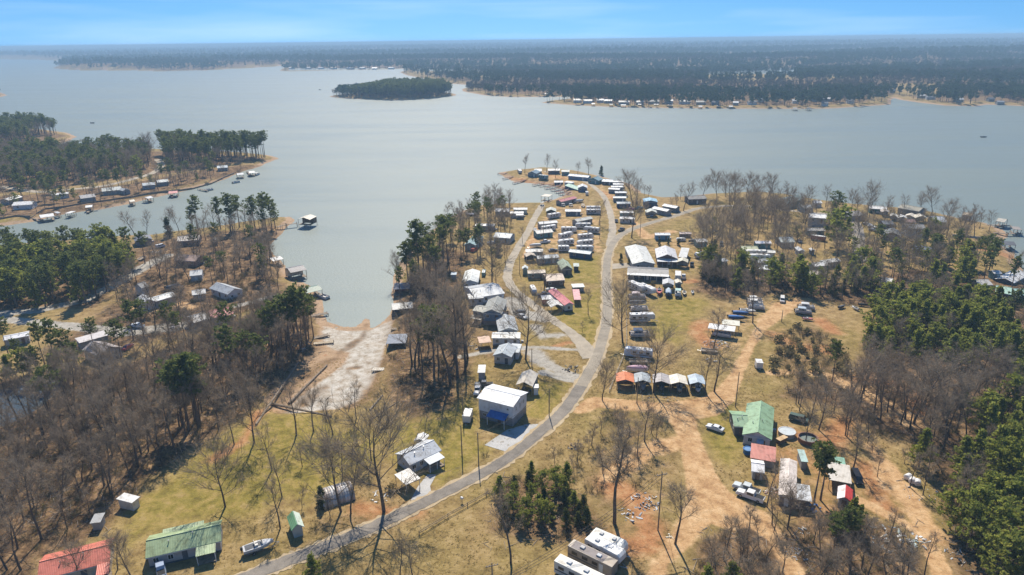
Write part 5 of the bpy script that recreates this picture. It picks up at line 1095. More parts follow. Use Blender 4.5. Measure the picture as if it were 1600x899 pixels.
# ================================================================== the built things, nearest first
# --- lower left
t = bld('long grey farmhouse with pale green metal roof and front porch', (227, 873), (346, 846), 7.0, 2.7, GREEN, (.40, .36, .34), 'x', 1.5, win=5, porch=(.66, .92, 2.6, GREEN, 2.6), base=(.4, DGREY))
bld('rear wing with green roof behind the grey farmhouse', (252, 853), (318, 838), 4.5, 2.7, GREEN, (.40, .36, .34), 's', .5, win=0, door=False)
bld('low house with faded red metal roof at the bottom left corner', (58, 908), (172, 879), 7.5, 2.6, (.56, .17, .12), TAN, 'x', 1.4, win=4, porch=(.82, 1.0, 3.0, (.56, .17, .12), 2.6))
inst('parked_car', 'blue and white pickup in front of the green roofed farmhouse', 'car', 252, 893, 250, 880, car((.32, .38, .48), 'pickup'))
shed('white shed on skids at the edge of the left woods', (206, 787), (219, 777), 4.4, 2.3, WHITE, (.58, .56, .50), 's', rh=.2)
shed('small rusty grey shed under the trees above the red roof', (140, 819), (157, 817), 3.0, 2.0, GREY, GREY, 's', rh=.2)
inst('boat', 'aluminium boat loaded with blue gear on a trailer beside the road', 'boat', 405, 860, 420, 855, boat(LGREY))
shed('little shed with one green and one white roof slope', (456, 830), (475, 824), 5.0, 2.2, (.16, .32, .17), (.46, .44, .38), 'y', rh=1.1, roof2=(.52, .60, .52))
# arched metal hut
def quonset():
    a, b = G(506, 797), G(556, 781); L = math.dist(a[:2], b[:2]); rz = math.atan2(b[1] - a[1], b[0] - a[0]); t = thing('arched_hut', 'rusty corrugated arched metal hut beside the road', 'shed', a, rz); R = 3.0; n = 14
    k = max(8, int(L / .55)); pm = MB(); prof = [(R - R * math.cos(math.pi * i / n), R * math.sin(math.pi * i / n) * .95) for i in range(n + 1)]; pr2 = [(R - (R + .09) * math.cos(math.pi * i / n), (R + .09) * math.sin(math.pi * i / n) * .95) for i in range(n + 1)]
    w = L / k
    v = [(x, y, z) for x in (0, w * .5, w - .02) for y, z in (prof if x != w * .5 else pr2)]
    pm.add(v, [(c * (n + 1) + i, c * (n + 1) + i + 1, (c + 1) * (n + 1) + i + 1, (c + 1) * (n + 1) + i) for c in range(2) for i in range(n)])
    me = [pm.mesh('roof_sheet', mat(c, .45, .2, .35, 0, .5)) for c in ((.50, .49, .48), (.40, .36, .33), (.30, .24, .2))]
    for i in range(k): place('roof_sheet', me[(i * 7) % 5 % 3], t, (i * w, 0, 0))
    MB().prism(prof[::1], .05, .15, 'x').build('end_wall', mat((.36, .33, .30), .6), t)
    MB().prism(prof[::1], L - .15, L - .05, 'x').build('end_wall', mat((.36, .33, .30), .6), t)
    MB().box(L - .05, L + .02, 1.8, 4.2, 0, 2.3).build('door', wallm(DGREY), t)
quonset()
bld('grey cottage with pale metal roof angled to the road', (640, 728), (690, 704), 6.5, 2.7, (.52, .54, .56), (.46, .48, .50), 'x', 1.4, win=4, porch=(.42, .9, 2.6, (.50, .54, .58), 2.6))
carport('open carport with stained white roof below the grey cottage', (634, 759), (657, 748), 5.0, 2.5, (.66, .63, .58), 'os', rh=.2)
shed('small cream shed behind the grey cottage', (647, 689), (664, 691), 3.2, 2.4, WHITE, (.58, .56, .50), 'y')
heap('low white scrap heap in the brush left of the open carport', 595, 775, 2.5, 14, [LGREY, WHITE, TAN], 4, hgt=.4)
inst('mailbox', 'small white mailbox on the verge of the main road', 'mailbox', 722, 785, 730, 780, [('post', MB().box(-.05, .05, -.05, .05, 0, 1.0).mesh('post', woodm()), (0, 0, 0), []), ('box', MB().prism([(-.28, 0), (.28, 0), (.28, .28), (.16, .42), (-.16, .42), (-.28, .28)], -.3, .3).mesh('box', wallm(WHITE)), (0, 0, 1.0), [])])
# --- tall white house
def tall_house():
    a, b, z, L, rz = frame_of((745, 622), (802, 637), 6.2); t = thing('house', 'tall white two storey house with blue awning and white metal roof', 'house', (a[0], a[1], z), rz); D, h, rh, o = 9.0, 6.2, 1.1, .35
    MB().prism([(o, 2.5), (D - o, 2.5), (D - o, h + .1), (D / 2, h + rh), (o, h + .1)], o, L - o, 'x').build('wall', wallm((.60, .61, .63)), t)
    MB().box(o + .06, L - o - .06, o + .06, D - o - .06, 0, 2.5).build('lower_wall', wallm((.26, .26, .27)), t)
    R = MB(); slab(R, [(0, 0, h), (L, 0, h), (L, D / 2, h + rh), (0, D / 2, h + rh)], .14); slab(R, [(0, D / 2, h + rh), (L, D / 2, h + rh), (L, D, h), (0, D, h)], .14); ro = R.build('roof', roofm((.72, .74, .76)), t)
    MB().box(0, L, D / 2 - .15, D / 2 + .15, h + rh + .1, h + rh + .2).build('ridge_cap', roofm(WHITE), ro)
    A = MB(); slab(A, [(L * .36, -2.2, 2.75), (L * .86, -2.2, 2.75), (L * .86, o, 3.5), (L * .36, o, 3.5)], .1); A.build('awning', roofm(BLUE), t)
    for x in (.38, .84): place('post', shared('ap', lambda: MB().box(-.07, .07, -.07, .07, 0, 2.78).mesh('post', wallm(WHITE))), t, (L * x, -2.0, 0))
    for x in (.14, .24): add_window(t, L * x, o + .055, 1.0, 1.0, 1.0)
    add_door(t, L * .55, o + .055, .05, 0, BROWN); add_window(t, L * .7, o + .055, .9); add_window(t, L * .8, o - .003, 4.6, .7, .7)
    for k in (.25, .5, .75): add_window(t, L - o + .003, D * k - .3, 4.0, .6, 1.3, math.pi / 2)
tall_house()
inst('box_trailer', 'white enclosed trailer left of the tall white house', 'trailer', 731, 657, 727, 668, cargo(WHITE, 4.2))
shed('white shed with flat pale roof behind the tall white house', (746, 583), (758, 583), 5.0, 2.4, WHITE, (.36, .36, .38), 's', rh=.2)
inst('parked_truck', 'white truck with dark bed behind the tall white house', 'truck', 746, 613, 742, 628, car(WHITE, 'pickup')); inst('parked_car', 'dark pickup beside the white truck behind the tall house', 'car', 756, 604, 748, 604, car(DGREY, 'pickup'))
carport('open barn with worn cream roof right of the tall white house', (806, 602), (832, 605), 8.5, 3.0, (.55, .50, .42), 'oyw', rh=1.2); shed('tiny white shed beside the open barn', (833, 607), (842, 607), 2.2, 2.3, WHITE, (.66, .68, .70), 's', rh=.15)
heap('dark heap of scrap and logs inside the gravel loop', 893, 577, 3.0, 45, [DGREY, BLACK, GREY, BROWN], 7, hgt=.9); heap('clutter stored under the open barn roof', 818, 612, 2.4, 22, [DGREY, BROWN, GREY], 8, hgt=1.2)
# --- houses by the spur road
bld('grey roofed house just above the tall white house', (770, 556), (799, 559), 8, 2.8, (.40, .44, .47), (.46, .46, .45), 'y', 1.2, win=2); bld('small grey roofed wing beside that grey roofed house', (795, 551), (811, 552), 6, 2.5, (.44, .48, .50), LGREY, 's', .4, win=1)
mob('long white mobile home below the grey shingled house', (768, 529), (813, 529), 5.0, 2.8, (.62, .62, .60), (.50, .54, .60), win=3); bld('brown deck shelter at the end of the long white mobile home', (749, 537), (768, 535), 5, 2.4, (.52, .34, .24), BROWN, 'os', .2, name='shelter', cat='shelter')
heap('clutter heap left of the brown deck shelter', 741, 541, 3, 26, [DGREY, LGREY, BROWN, GREY], 9)
bld('grey shingled house beside the spur road', (779, 519), (810, 517), 13, 2.8, (.38, .40, .41), (.40, .42, .43), 'y', 1.2, win=2); inst('parked_car', 'silver car beside the grey shingled house', 'car', 816, 497, 826, 501, car(LGREY)); inst('parked_car', 'black car above the silver car by the spur road', 'car', 812, 490, 820, 488, car(DGREY))
bld('blue grey house with brown gable roof by the cove', (753, 490), (784, 491), 14, 4.6, (.30, .30, .27), (.17, .24, .33), 'y', 1.6, win=2, base=(1.6, (.30, .24, .2)))
bld('olive roofed side wing with deck beside the blue grey house', (738, 486), (757, 489), 6, 4.4, (.33, .32, .27), (.19, .24, .30), 'x', .9, win=2, porch=(.0, .9, 2.4, (.30, .28, .24), 2.6)); shed('small orange brown shed right of the blue grey house', (785, 487), (796, 486), 3, 2.6, (.55, .38, .2), BROWN, 's', rh=.2)
bld('wide white house with large grey roof by the cove', (742, 466), (789, 459), 14, 3.2, (.44, .46, .48), (.62, .66, .70), 'x', 1.6, win=4, base=(.7, GREY)); bld('white roofed screened porch on the wide white house', (733, 468), (756, 466), 5, 3.0, WHITE, (.40, .42, .44), 's', .3, win=2, door=False)
bld('long house with white metal roof above the wide white house', (722, 442), (747, 442), 15, 3.0, (.66, .68, .66), (.36, .42, .52), 'y', 1.1, win=2); shed('pale blue shed left of the long white roofed house', (704, 430), (713, 430), 3, 2.4, BLGREY, BLGREY, 's', rh=.2); inst('camper', 'teal camper at the rear of the long white roofed house', 'camper', 756, 430, 758, 423, rv(TEAL, 'park'), sc=.6)
bld('blue grey house beside the dark spur road cedar', (770, 371), (797, 373), 9, 2.8, (.44, .50, .55), (.24, .32, .40), 'x', 1.3, win=2); bld('teal roofed house among the cove trees', (725, 383), (743, 384), 16, 2.8, (.26, .38, .40), (.30, .38, .40), 'y', 1.2, win=1); mob('white roofed home behind the teal roofed house', (742, 353), (772, 354), 5, 2.8, WHITE, GREY, win=2)
inst('parked_car', 'white car among the cove trees', 'car', 767, 381, 775, 379, car(WHITE)); inst('parked_car', 'red van among the cove trees', 'car', 741, 393, 746, 390, car(RED, 'van'))
bld('grey roofed cabin at the water left of the inlet', (773, 331), (796, 331), 7, 2.6, LGREY, GREY, 'x', win=1); mob('upper white roofed home left of the spur road end', (802, 328), (824, 328), 5, 2.7, WHITE, (.5, .55, .5), win=1); mob('lower white roofed home left of the spur road end', (797, 334), (818, 334), 5, 2.7, WHITE, LGREY, win=1); inst('parked_car', 'dark car below the lower white roofed home', 'car', 813, 340, 820, 340, car(DGREY)); bld('small white canopy above the dark car', (806, 337), (818, 337), 4, 2.3, WHITE, LGREY, 'os', .2, name='canopy', cat='canopy')
# --- cluster inside the road fork
bld('narrow home with bright red gable roof pointing at the viewer', (882, 478), (897, 476), 17, 2.8, (.56, .17, .18), (.50, .55, .56), 'y', .9, win=1, door=False, base=(.6, DGREY)); carport('pink roofed carport on the right of the red roofed home', (897, 469), (908, 469), 11, 2.4, (.64, .33, .32), 'os', rh=.3); carport('faded pink awning on the left of the red roofed home', (870, 470), (883, 470), 5, 2.2, (.62, .36, .32), 'os', rh=.2)
carport('white carport in front of the small red roofed home', (861, 481), (880, 479), 6, 2.4, (.66, .66, .62)); shed('flat white roofed red shed left of the red roofed home', (847, 469), (869, 468), 4.5, 2.1, WHITE, RED, 's', rh=.15); inst('parked_car', 'white car parked behind the red roofed home', 'car', 861, 455, 851, 454, car(WHITE)); shed('white roofed trailer shed right of the red roofed home', (895, 450), (914, 449), 4, 2.1, (.62, .66, .62), GREY, 's', rh=.15)
inst('camper', 'old grey camper under the bare spreading tree', 'camper', 833, 457, 838, 466, rv(LGREY, 'retro'), sc=.8); inst('parked_car', 'dark blue pickup under the bare spreading tree', 'car', 850, 463, 860, 462, car(NAVY, 'pickup'))
bld('brown house with tan roof behind the red roofed home', (854, 440), (883, 438), 9, 2.8, (.48, .37, .28), BROWN, 'x', 1.2, win=3); bld('grey green gable cabin above the tan roofed house', (877, 422), (895, 421), 11, 2.8, (.34, .40, .28), (.20, .20, .18), 'y', 1.7, win=1); shed('dark lean to beside the grey green cabin', (896, 417), (905, 417), 4, 2.4, (.42, .47, .42), DGREY, 's', rh=.3)
mob('teal mobile home with tan roof by the gravel road', (825, 428), (853, 427), 4.6, 2.7, (.56, .46, .36), (.16, .24, .25), win=2); shed('narrow green shed with white cap by the gravel road', (816, 421), (825, 421), 3.4, 2.7, (.66, .70, .68), (.22, .30, .27), 'y', rh=.8)
# --- trailer park
for lab, p0, p1, D, rc, wc, kd in (('white roofed carport nearest the inlet in the trailer park', (853, 331), (869, 331), 7, (.56, .56, .48), DGREY, 'oyw'), ('dark home with long white roof in the top row of the trailer park', (883, 331), (908, 331), 5, WHITE, (.14, .17, .22), 'x'), ('barn like home with grey roof turned across the trailer park', (902, 347), (927, 342), 5, (.48, .48, .44), GREY, 'x'),
    ('grey home under a long white roof beside the spur road', (843, 351), (872, 348), 4.6, WHITE, GREY, 'x'), ('home with a stained white roof and dark deck by the spur road', (839, 366), (865, 363), 6, (.64, .62, .56), TEAL, 'x'), ('long navy home with pale roof at the lower end of the trailer park', (888, 394), (922, 398), 4.6, (.50, .56, .56), (.06, .10, .18), 'x'), ('home with cream roof at the lower left of the trailer park', (821, 394), (849, 394), 4.6, (.66, .64, .58), TEAL, 'x'),
    ('tan roofed open shelter under the cream roofed home', (822, 402), (838, 401), 5, (.50, .42, .32), DGREY, 'oyw'), ('low grey home right of the tan roofed shelter', (840, 405), (874, 403), 5, (.46, .50, .52), (.24, .30, .33), 'x')):
    bld(lab, p0, p1, D, 2.6, rc, wc, kd, win=2, name='mobile_home' if kd == 'x' else 'carport', cat='mobile home' if kd == 'x' else 'carport')
for lab, x, y, dx, dy, st, c in (('white camper with long grey awning below the inlet carport', 866, 341, 12, -2, 'bumper', WHITE), ('upper of two white trailers at the top right of the park', 927, 330, 10, 0, 'park', WHITE), ('lower of two white trailers at the top right of the park', 927, 335, 10, 0, 'park', LGREY), ('long white trailer under the white roof by the spur road', 857, 361, 12, -2, 'park', WHITE),
    ('white camper, topmost in the middle column of the park', 889, 363, 10, 0, 'bumper', WHITE), ('white camper, second in the middle column of the park', 884, 373, 10, -2, 'fifth', WHITE), ('white camper, third in the middle column of the park', 884, 383, -10, 1, 'bumper', WHITE), ('short white camper, lowest in the middle column of the park', 881, 393, 10, 0, 'bumper', WHITE),
    ('dark windowed motorhome below the grey barn roof', 911, 357, -10, 0, 'bumper', LGREY), ('long grey white trailer, topmost in the right column', 924, 364, -12, -1, 'fifth', LGREY), ('white camper behind a utility pole in the right column', 915, 374, 10, -1, 'bumper', WHITE), ('white camper, third in the right column of the park', 914, 384, -10, 1, 'bumper', WHITE), ('white camper, lowest in the right column beside the gravel road', 914, 393, 10, 0, 'bumper', WHITE)):
    inst('camper', lab, 'camper', x, y, x + dx, y + dy, rv(c, st), 'campers in the trailer park', sc=.95, length=1.05 if 'short' not in lab else .7)
inst('boat', 'white covered boat in the trailer park by the spur road', 'boat', 836, 387, 826, 388, boat(WHITE, WHITE)); inst('parked_car', 'white pickup beside the covered boat in the trailer park', 'car', 852, 380, 860, 379, car(WHITE, 'pickup')); inst('parked_car', 'dark car in front of the short white camper', 'car', 864, 393, 874, 392, car(DGREY)); inst('parked_car', 'white car beside the stained white roof', 'car', 836, 361, 837, 364, car(WHITE)); inst('parked_car', 'black car on the gravel road beside the trailers', 'car', 963, 347, 964, 352, car(BLACK))
# --- spit
for lab, p0, p1, D, h, rc, wc, kd in (('blue grey barn at the end of the spit', (824, 271), (838, 272), 9, 2.8, (.20, .28, .34), (.14, .2, .25), 'y'), ('low grey roof behind the blue grey barn', (835, 268), (847, 268), 8, 2.4, (.36, .38, .38), GREY, 'x'), ('white roofed house on the far shore of the spit', (856, 267), (875, 267), 6, 2.8, WHITE, (.16, .18, .2), 'x'), ('dark green house next to the white roofed spit house', (877, 269), (890, 269), 6, 2.8, (.3, .33, .32), TEAL, 'x'),
    ('long blue roofed home on the spit', (887, 275), (919, 278), 6, 2.6, (.34, .42, .52), (.16, .26, .4), 'x'), ('teal walled home right of the long blue roof', (918, 281), (935, 283), 8, 2.6, (.20, .30, .33), TEAL, 'y'), ('grey blue roofed cabin below the cedar', (940, 284), (957, 285), 7, 2.4, (.45, .5, .54), DGREY, 'x'), ('small grey roofed cabin in the middle of the spit', (866, 282), (880, 282), 5, 2.4, LGREY, NAVY, 'x'), ('little white roof above the green roofed home', (881, 284), (893, 285), 4, 2.3, WHITE, LGREY, 's'),
    ('green roofed home facing the inlet', (882, 290), (903, 293), 7, 2.6, (.18, .34, .27), NAVY, 'x'), ('blue house with white gable roof by the inlet', (903, 294), (918, 294), 8, 2.8, WHITE, (.08, .13, .24), 'y'), ('long red roofed home on the inlet shore', (877, 316), (902, 310), 5, 2.6, (.52, .17, .18), GREY, 'x')):
    bld(lab, p0, p1, D, h, rc, wc, kd, win=2)
inst('camper', 'rounded silver camper at the tip of the spit', 'camper', 812, 271, 816, 275, rv(LGREY, 'retro'), sc=1.0); inst('camper', 'teal camper with white roof on the spit', 'camper', 849, 280, 858, 281, rv(TEAL, 'park'), sc=.95); inst('camper', 'small white camper beside the blue inlet house', 'camper', 917, 305, 918, 308, rv(WHITE, 'bumper'), sc=.75, length=.5); inst('boat', 'boat under grey cover beside the long red roof', 'boat', 904, 317, 895, 318, boat(WHITE, BLGREY))
for i, (x, y) in enumerate(((847, 322), (880, 323), (892, 323), (911, 324))): inst('golf_cart', ['dark cart at the end of the spur road', 'second cart along the inlet shore', 'white cart along the inlet shore', 'last cart near the gravel road'][i], 'cart', x, y, x + 5, y, cart())
for i, L_ in enumerate((((778, 271), (790, 271), (803, 271)), ((786, 279), (808, 275)), ((802, 286), (826, 280), (836, 282)), ((833, 289), (850, 285)), ((843, 290), (866, 287)), ((852, 294), (877, 289)), ((861, 297), (886, 292)), ((868, 300), (893, 295)), ((874, 303), (898, 299)), ((880, 305), (903, 303)), ((806, 275), (826, 281)))):
    pier(['wooden bulkhead pier at the very tip of the spit', 'short pier just inside the spit tip', 'angled pier with landing inside the spit', 'fourth pier from the spit tip', 'fifth pier from the spit tip', 'sixth pier from the spit tip', 'seventh pier from the spit tip', 'eighth pier from the spit tip', 'ninth pier from the spit tip', 'innermost pier of the inlet', 'plank walk between the spit tip piers'][i], L_, 1.6, 1.2, (.20, .12, .10), 'piers of the spit inlet')
boathouse('two level boat dock on posts in the inlet', (845, 307), (857, 308), 7, 5.0, CREAM, kind='f', deck=2.2); inst('boat', 'white boat moored below the two level dock', 'boat', 862, 315, 872, 317, boat(WHITE, None, False), z=-.55)
# --- lakeside rows east of the gravel road
rows = [(957, 285, 974, 285, WHITE), (958, 289, 975, 289, WHITE), (955, 293, 974, 293, (.62, .62, .6)), (950, 296, 968, 297, WHITE), (961, 302, 980, 302, (.56, .58, .6)), (958, 310, 979, 310, (.62, .66, .64))]
for i, (a, b, c, d, rc) in enumerate(rows): mob(['first', 'second', 'third', 'fourth', 'fifth', 'sixth'][i] + ' white roofed home from the lake in the row east of the gravel road', (a, b), (c, d), 5, 2.7, rc, (.2, .24, .28), win=2, group='lakeside homes east of the gravel road')
mob('grey roofed navy home at the near end of the lakeside row', (964, 319), (986, 319), 6, 2.8, (.46, .5, .5), NAVY, win=2); mob('upper white trailer home right of the gravel road bend', (969, 333), (990, 333), 4.5, 2.7, WHITE, TEAL, win=2); mob('lower white trailer home right of the gravel road bend', (968, 342), (992, 343), 4.5, 2.7, WHITE, LGREY, win=2); inst('parked_car', 'pink and white pickup beside the lakeside trailers', 'car', 985, 329, 992, 328, car((.5, .16, .25), 'pickup')); inst('parked_car', 'dark pickup below the lower white trailer home', 'car', 971, 361, 977, 358, car(DGREY, 'pickup'))
bld('dark building with sky blue roof at the lakeshore', (1006, 316), (1028, 316), 9, 3.6, (.30, .48, .60), (.07, .11, .17), 'y', .9, win=1); bld('long white roof slanting toward the lake road', (1018, 326), (1042, 331), 5, 2.8, WHITE, GREY, 'x', win=2, door=False); bld('second white roof right of the slanting white roof', (1034, 322), (1056, 326), 5, 2.8, WHITE, (.16, .2, .24), 'x', win=2, door=False); carport('grey open garage in front of the slanting white roof', (1010, 333), (1027, 333), 6, 2.6, (.56, .57, .5), 'oyw'); inst('parked_car', 'blue car inside the grey open garage', 'car', 1018, 338, 1018, 341, car((.2, .28, .4))); bld('long dark lake house left of the bare grove', (1076, 312), (1105, 311), 8, 3.2, (.09, .09, .1), (.12, .11, .11), 'x', win=3)
inst('parked_car', 'teal pickup below the dark blue roofed building', 'car', 998, 327, 1005, 326, car(TEAL, 'pickup'))
# --- big sheds
bld('very long building with pale metal roof beside the road bend', (988, 413), (1024, 413), 27, 3.2, (.56, .56, .52), (.46, .44, .4), 'y', 1.2, win=2, name='hall', cat='building'); bld('pavilion with brown gable front and pale roof', (1026, 404), (1059, 405), 15, 3.4, (.58, .57, .57), (.17, .1, .09), 'y', 1.9, win=4, name='pavilion', cat='building', porch=(.02, .98, 2.5, (.62, .64, .66), 2.9)); bld('pale roofed side hall right of the pavilion', (1060, 402), (1073, 403), 14, 3.0, (.56, .56, .54), BROWN, 's', .5, win=0, name='hall', cat='building')
bld('long dark open shed with a white stripe along its roof', (980, 427), (1045, 430), 9, 3.0, (.22, .21, .2), (.05, .06, .09), 'x', .9, win=5, name='long_shed', cat='shed', porch=(0, 1, 1.8, (.66, .66, .64), 3.0)); carport('black fronted garage with cream roof right of the pavilion', (1058, 410), (1075, 411), 5, 2.7, (.62, .58, .46), 'oyw'); inst('parked_truck', 'black pickup right of the cream roofed garage', 'truck', 1081, 416, 1081, 420, car(BLACK, 'pickup'))  # long shed's closed wall is near-black: open front's shade put into its colour
mob('sky blue cabin behind the round clipped trees', (1024, 368), (1048, 368), 4.4, 2.8, (.6, .64, .68), (.12, .28, .44), win=2); inst('box_trailer', 'tall white box trailer right of the long dark shed', 'trailer', 1059, 437, 1059, 425, cargo(WHITE, 5.5), sc=1.15); inst('parked_truck', 'white pickup seen from behind beside the box trailer', 'truck', 1068, 435, 1068, 425, car(WHITE, 'pickup'))
inst('camper', 'silver rounded camper right of the big sheds', 'camper', 1098, 403, 1086, 404, rv((.5, .52, .56), 'retro', LGREY), sc=1.0); bld('white awning over trailers above the silver camper', (1089, 379), (1106, 378), 5, 2.8, WHITE, TEAL, 'x', win=1); inst('camper', 'small white camper left of the white awning', 'camper', 1064, 377, 1070, 377, rv(WHITE, 'retro'), sc=.6); inst('boat', 'dark covered boat beside the white awning', 'boat', 1083, 380, 1076, 381, boat(DGREY, DGREY)); mob('low pale roofed trailer behind the round trees', (1062, 366), (1081, 366), 3, 2.0, (.56, .44, .4), BROWN, win=0)
# --- storage lot
for lab, x, y, dx, dy, st, c in (('left of two white fifth wheels nose to nose in the lot', 995, 455, 8, 4, 'fifth', WHITE), ('right of two white fifth wheels nose to nose in the lot', 1011, 459, 8, 4, 'fifth', WHITE), ('long white fifth wheel camper alone beside the fence', 1003, 503, 10, 0, 'fifth', (.6, .6, .6)), ('large white motorhome above the pontoon boat by the fence', 997, 558, -10, -1, 'bumper', (.62, .65, .70))): inst('camper', lab, 'camper', x, y, x + dx, y + dy, rv(c, st), sc=1.0, length=1.15)
inst('boat', 'red and white boat facing the viewer at the top of the lot', 'boat', 1030, 460, 1030, 468, boat((.6, .2, .17))); carport('grey arched carport at the top of the lot', (1035, 445), (1053, 446), 6, 2.8, (.52, .52, .52), 'oyw'); inst('boat', 'boat under a steel blue cover before the grey carport', 'boat', 1044, 461, 1044, 450, boat(NAVY, (.40, .48, .56)), sc=1.15); shed('cream cart shed at the top of the lot', (1056, 443), (1066, 443), 4, 2.2, CREAM, TEAL, 'y'); inst('pontoon_boat', 'pontoon boat end on beside the steel blue cover', 'boat', 1059, 463, 1059, 475, pontoon(LGREY, (.4, .55, .5))); inst('boat', 'small cream open boat facing the viewer', 'boat', 1069, 461, 1069, 468, boat(CREAM), sc=.7); inst('jet_ski', 'pair of small white watercraft on one trailer', 'jet ski', 1082, 459, 1082, 466, boat(WHITE), sc=.5)
for i, (x, y, c, cv, kind) in enumerate(((996, 468, (.44, .3, .3), (.5, .42, .42), 'p'), (996, 478, LGREY, DGREY, 'b'), (999, 487, (.55, .42, .36), None, 'p'), (1000, 527, (.1, .12, .2), NAVY, 'p'), (997, 568, LGREY, None, 'f'), (995, 582, (.55, .5, .52), (.55, .36, .42), 'b'))):
    lab = ['brown and white pontoon boat, highest in the fence row', 'covered grey boat, second in the fence row', 'tan pontoon boat with open deck, third in the fence row', 'dark pontoon boat with navy canopy beside the fence', 'flat utility trailer below the large motorhome', 'boat under a pink cover above the orange carport'][i]
    inst({'p': 'pontoon_boat', 'b': 'boat', 'f': 'flat_trailer'}[kind], lab, 'trailer' if kind == 'f' else 'boat', x, y, x + (8 if i != 5 else -8), y, pontoon(c, cv) if kind == 'p' else boat(c, cv) if kind == 'b' else flatbed(), 'boats along the lot fence', sc=1.1)
for i, (a, b, c, d, rc) in enumerate(((963, 597, 991, 598, ORANGE), (992, 598, 1017, 599, (.36, .40, .42)), (1020, 599, 1047, 601, (.40, .37, .36)), (1048, 601, 1075, 602, (.68, .64, .54)), (1078, 601, 1103, 602, (.42, .50, .57)))):
    carport(['orange', 'grey', 'stained grey', 'cream', 'pale blue'][i] + ' roofed carport in the row of five', (a, b), (c, d), 5.5, 2.5, rc, 'oyw', 'row of five carports', .8)
    if i != 0: inst('boat', ['', 'covered boat under the grey carport roof', 'dark boat under the stained carport roof', 'tan pontoon under the cream carport roof', 'white boat under the pale blue carport roof'][i], 'boat', (a + c) / 2, b + 10, (a + c) / 2, b + 20, boat([0, GREY, DGREY, TAN, WHITE][i], [0, GREY, DGREY, None, None][i]), sc=.8)
heap('row of spare tyres and blocks before the carports', 1045, 622, 3, 24, [WHITE, DGREY, LGREY], 12, 'block_pile', 'debris', .3, .5); heap('scattered blocks below the stained carport', 1012, 617, 2.6, 16, [WHITE, LGREY, BROWN], 13, 'block_pile', 'debris', .3, .5)
# second row of boats
bld('long white ribbed roof over stored boats', (1106, 513), (1148, 519), 4, 2.9, (.68, .68, .66), GREY, 'os', .3, name='boat_shelter', cat='shelter'); bld('shorter cream roof behind the white ribbed roof', (1128, 507), (1156, 510), 4, 2.9, (.62, .60, .50), GREY, 'os', .3, name='boat_shelter', cat='shelter'); inst('pontoon_boat', 'pontoon stored below the white ribbed roof', 'boat', 1128, 527, 1140, 529, pontoon(LGREY, None)); heap('heap of broken pontoon seats and boat parts under the bare tree', 1118, 538, 4.2, 60, [WHITE, LGREY, (.5, .42, .4), DGREY], 14, hgt=1.6)
for lab, x, y, dx, dy, kd, c, cv in (('bright blue covered boat, left one of the boat row', 1150, 501, 10, 1, 'b', NAVY, BLUE), ('second blue boat behind the bright blue cover', 1157, 494, 10, 1, 'b', NAVY, (.08, .16, .34)), ('white and grey boat uphill of the blue boats', 1168, 490, 10, 1, 'b', LGREY, None), ('white pontoon, lowest of the three at the top of the boat row', 1182, 484, 10, 1, 'p', LGREY, None), ('white pontoon, middle of the three at the top of the boat row', 1180, 478, 10, 1, 'p', WHITE, WHITE), ('white pontoon, highest of the three at the top of the boat row', 1179, 473, 10, 0, 'p', WHITE, WHITE),
    ('grey covered pontoon on the right of the sandy clearing', 1255, 491, 10, 1, 'p', GREY, BLGREY), ('pale pontoon above the grey covered pontoon', 1260, 484, 10, 1, 'p', LGREY, LGREY), ('small red and white watercraft below the grey pontoon', 1262, 501, 10, 1, 'b', (.5, .2, .2), None), ('small white open boat against the dark thicket', 1336, 484, -6, -3, 'b', WHITE, None), ('dark boat left of the small white open boat', 1315, 482, 7, -2, 'b', DGREY, DGREY), ('low dark boat right of the small white open boat', 1349, 479, 8, 1, 'b', BLACK, BLACK)):
    inst('pontoon_boat' if kd == 'p' else 'boat', lab, 'boat', x, y, x + dx, y + dy, pontoon(c, cv) if kd == 'p' else boat(c, cv), sc=.95 if 'small' not in lab else .6)
inst('flat_trailer', 'bare flat trailer below the heap of boat parts', 'trailer', 1108, 551, 1098, 550, flatbed()); heap('pale scrap frame below the flat trailer', 1112, 563, 2, 14, [LGREY, TAN], 15); inst('utility_cart', 'white utility truck bed parked alone by the sandy track', 'cart', 1185, 575, 1188, 582, cargo(WHITE, 3.0), sc=.95); inst('parked_truck', 'white truck with orange load before the dark thicket', 'truck', 1222, 471, 1222, 478, car(WHITE, 'van'))
# --- right house group
bld('large house with pale green metal roof right of the dirt road', (1160, 680), (1206, 688), 17, 3.0, (.25, .38, .23), (.52, .50, .50), 'y', 1.5, win=2, base=(.4, GREY), porch=(.5, .74, 1.3, (.5, .5, .52), 2.4)); bld('green roofed cross wing with dark open porch on the large house', (1147, 667), (1172, 668), 8, 2.9, (.25, .38, .23), DGREY, 'x', 1.2, win=1)
inst('parked_car', 'silver white car on the grass beside the green roofed house', 'car', 1117, 672, 1105, 668, car((.62, .64, .66))); inst('propane_tank', 'white round tank beside the green roofed wing', 'tank', 1145, 653, 1148, 650, [('tank', MB().tube((-.7, 0, .8), (.7, 0, .8), .6, .6, 12).tube((.7, 0, .8), (1.0, 0, .8), .6, .25, 12).tube((-1.0, 0, .8), (-.7, 0, .8), .25, .6, 12).mesh('tank', mat(WHITE, .4), True), (0, 0, 0), []), ('stand', MB().box(-.6, -.4, -.4, .4, 0, .4).box(.4, .6, -.4, .4, 0, .4).mesh('stand', steel()), (0, 0, 0), [])])
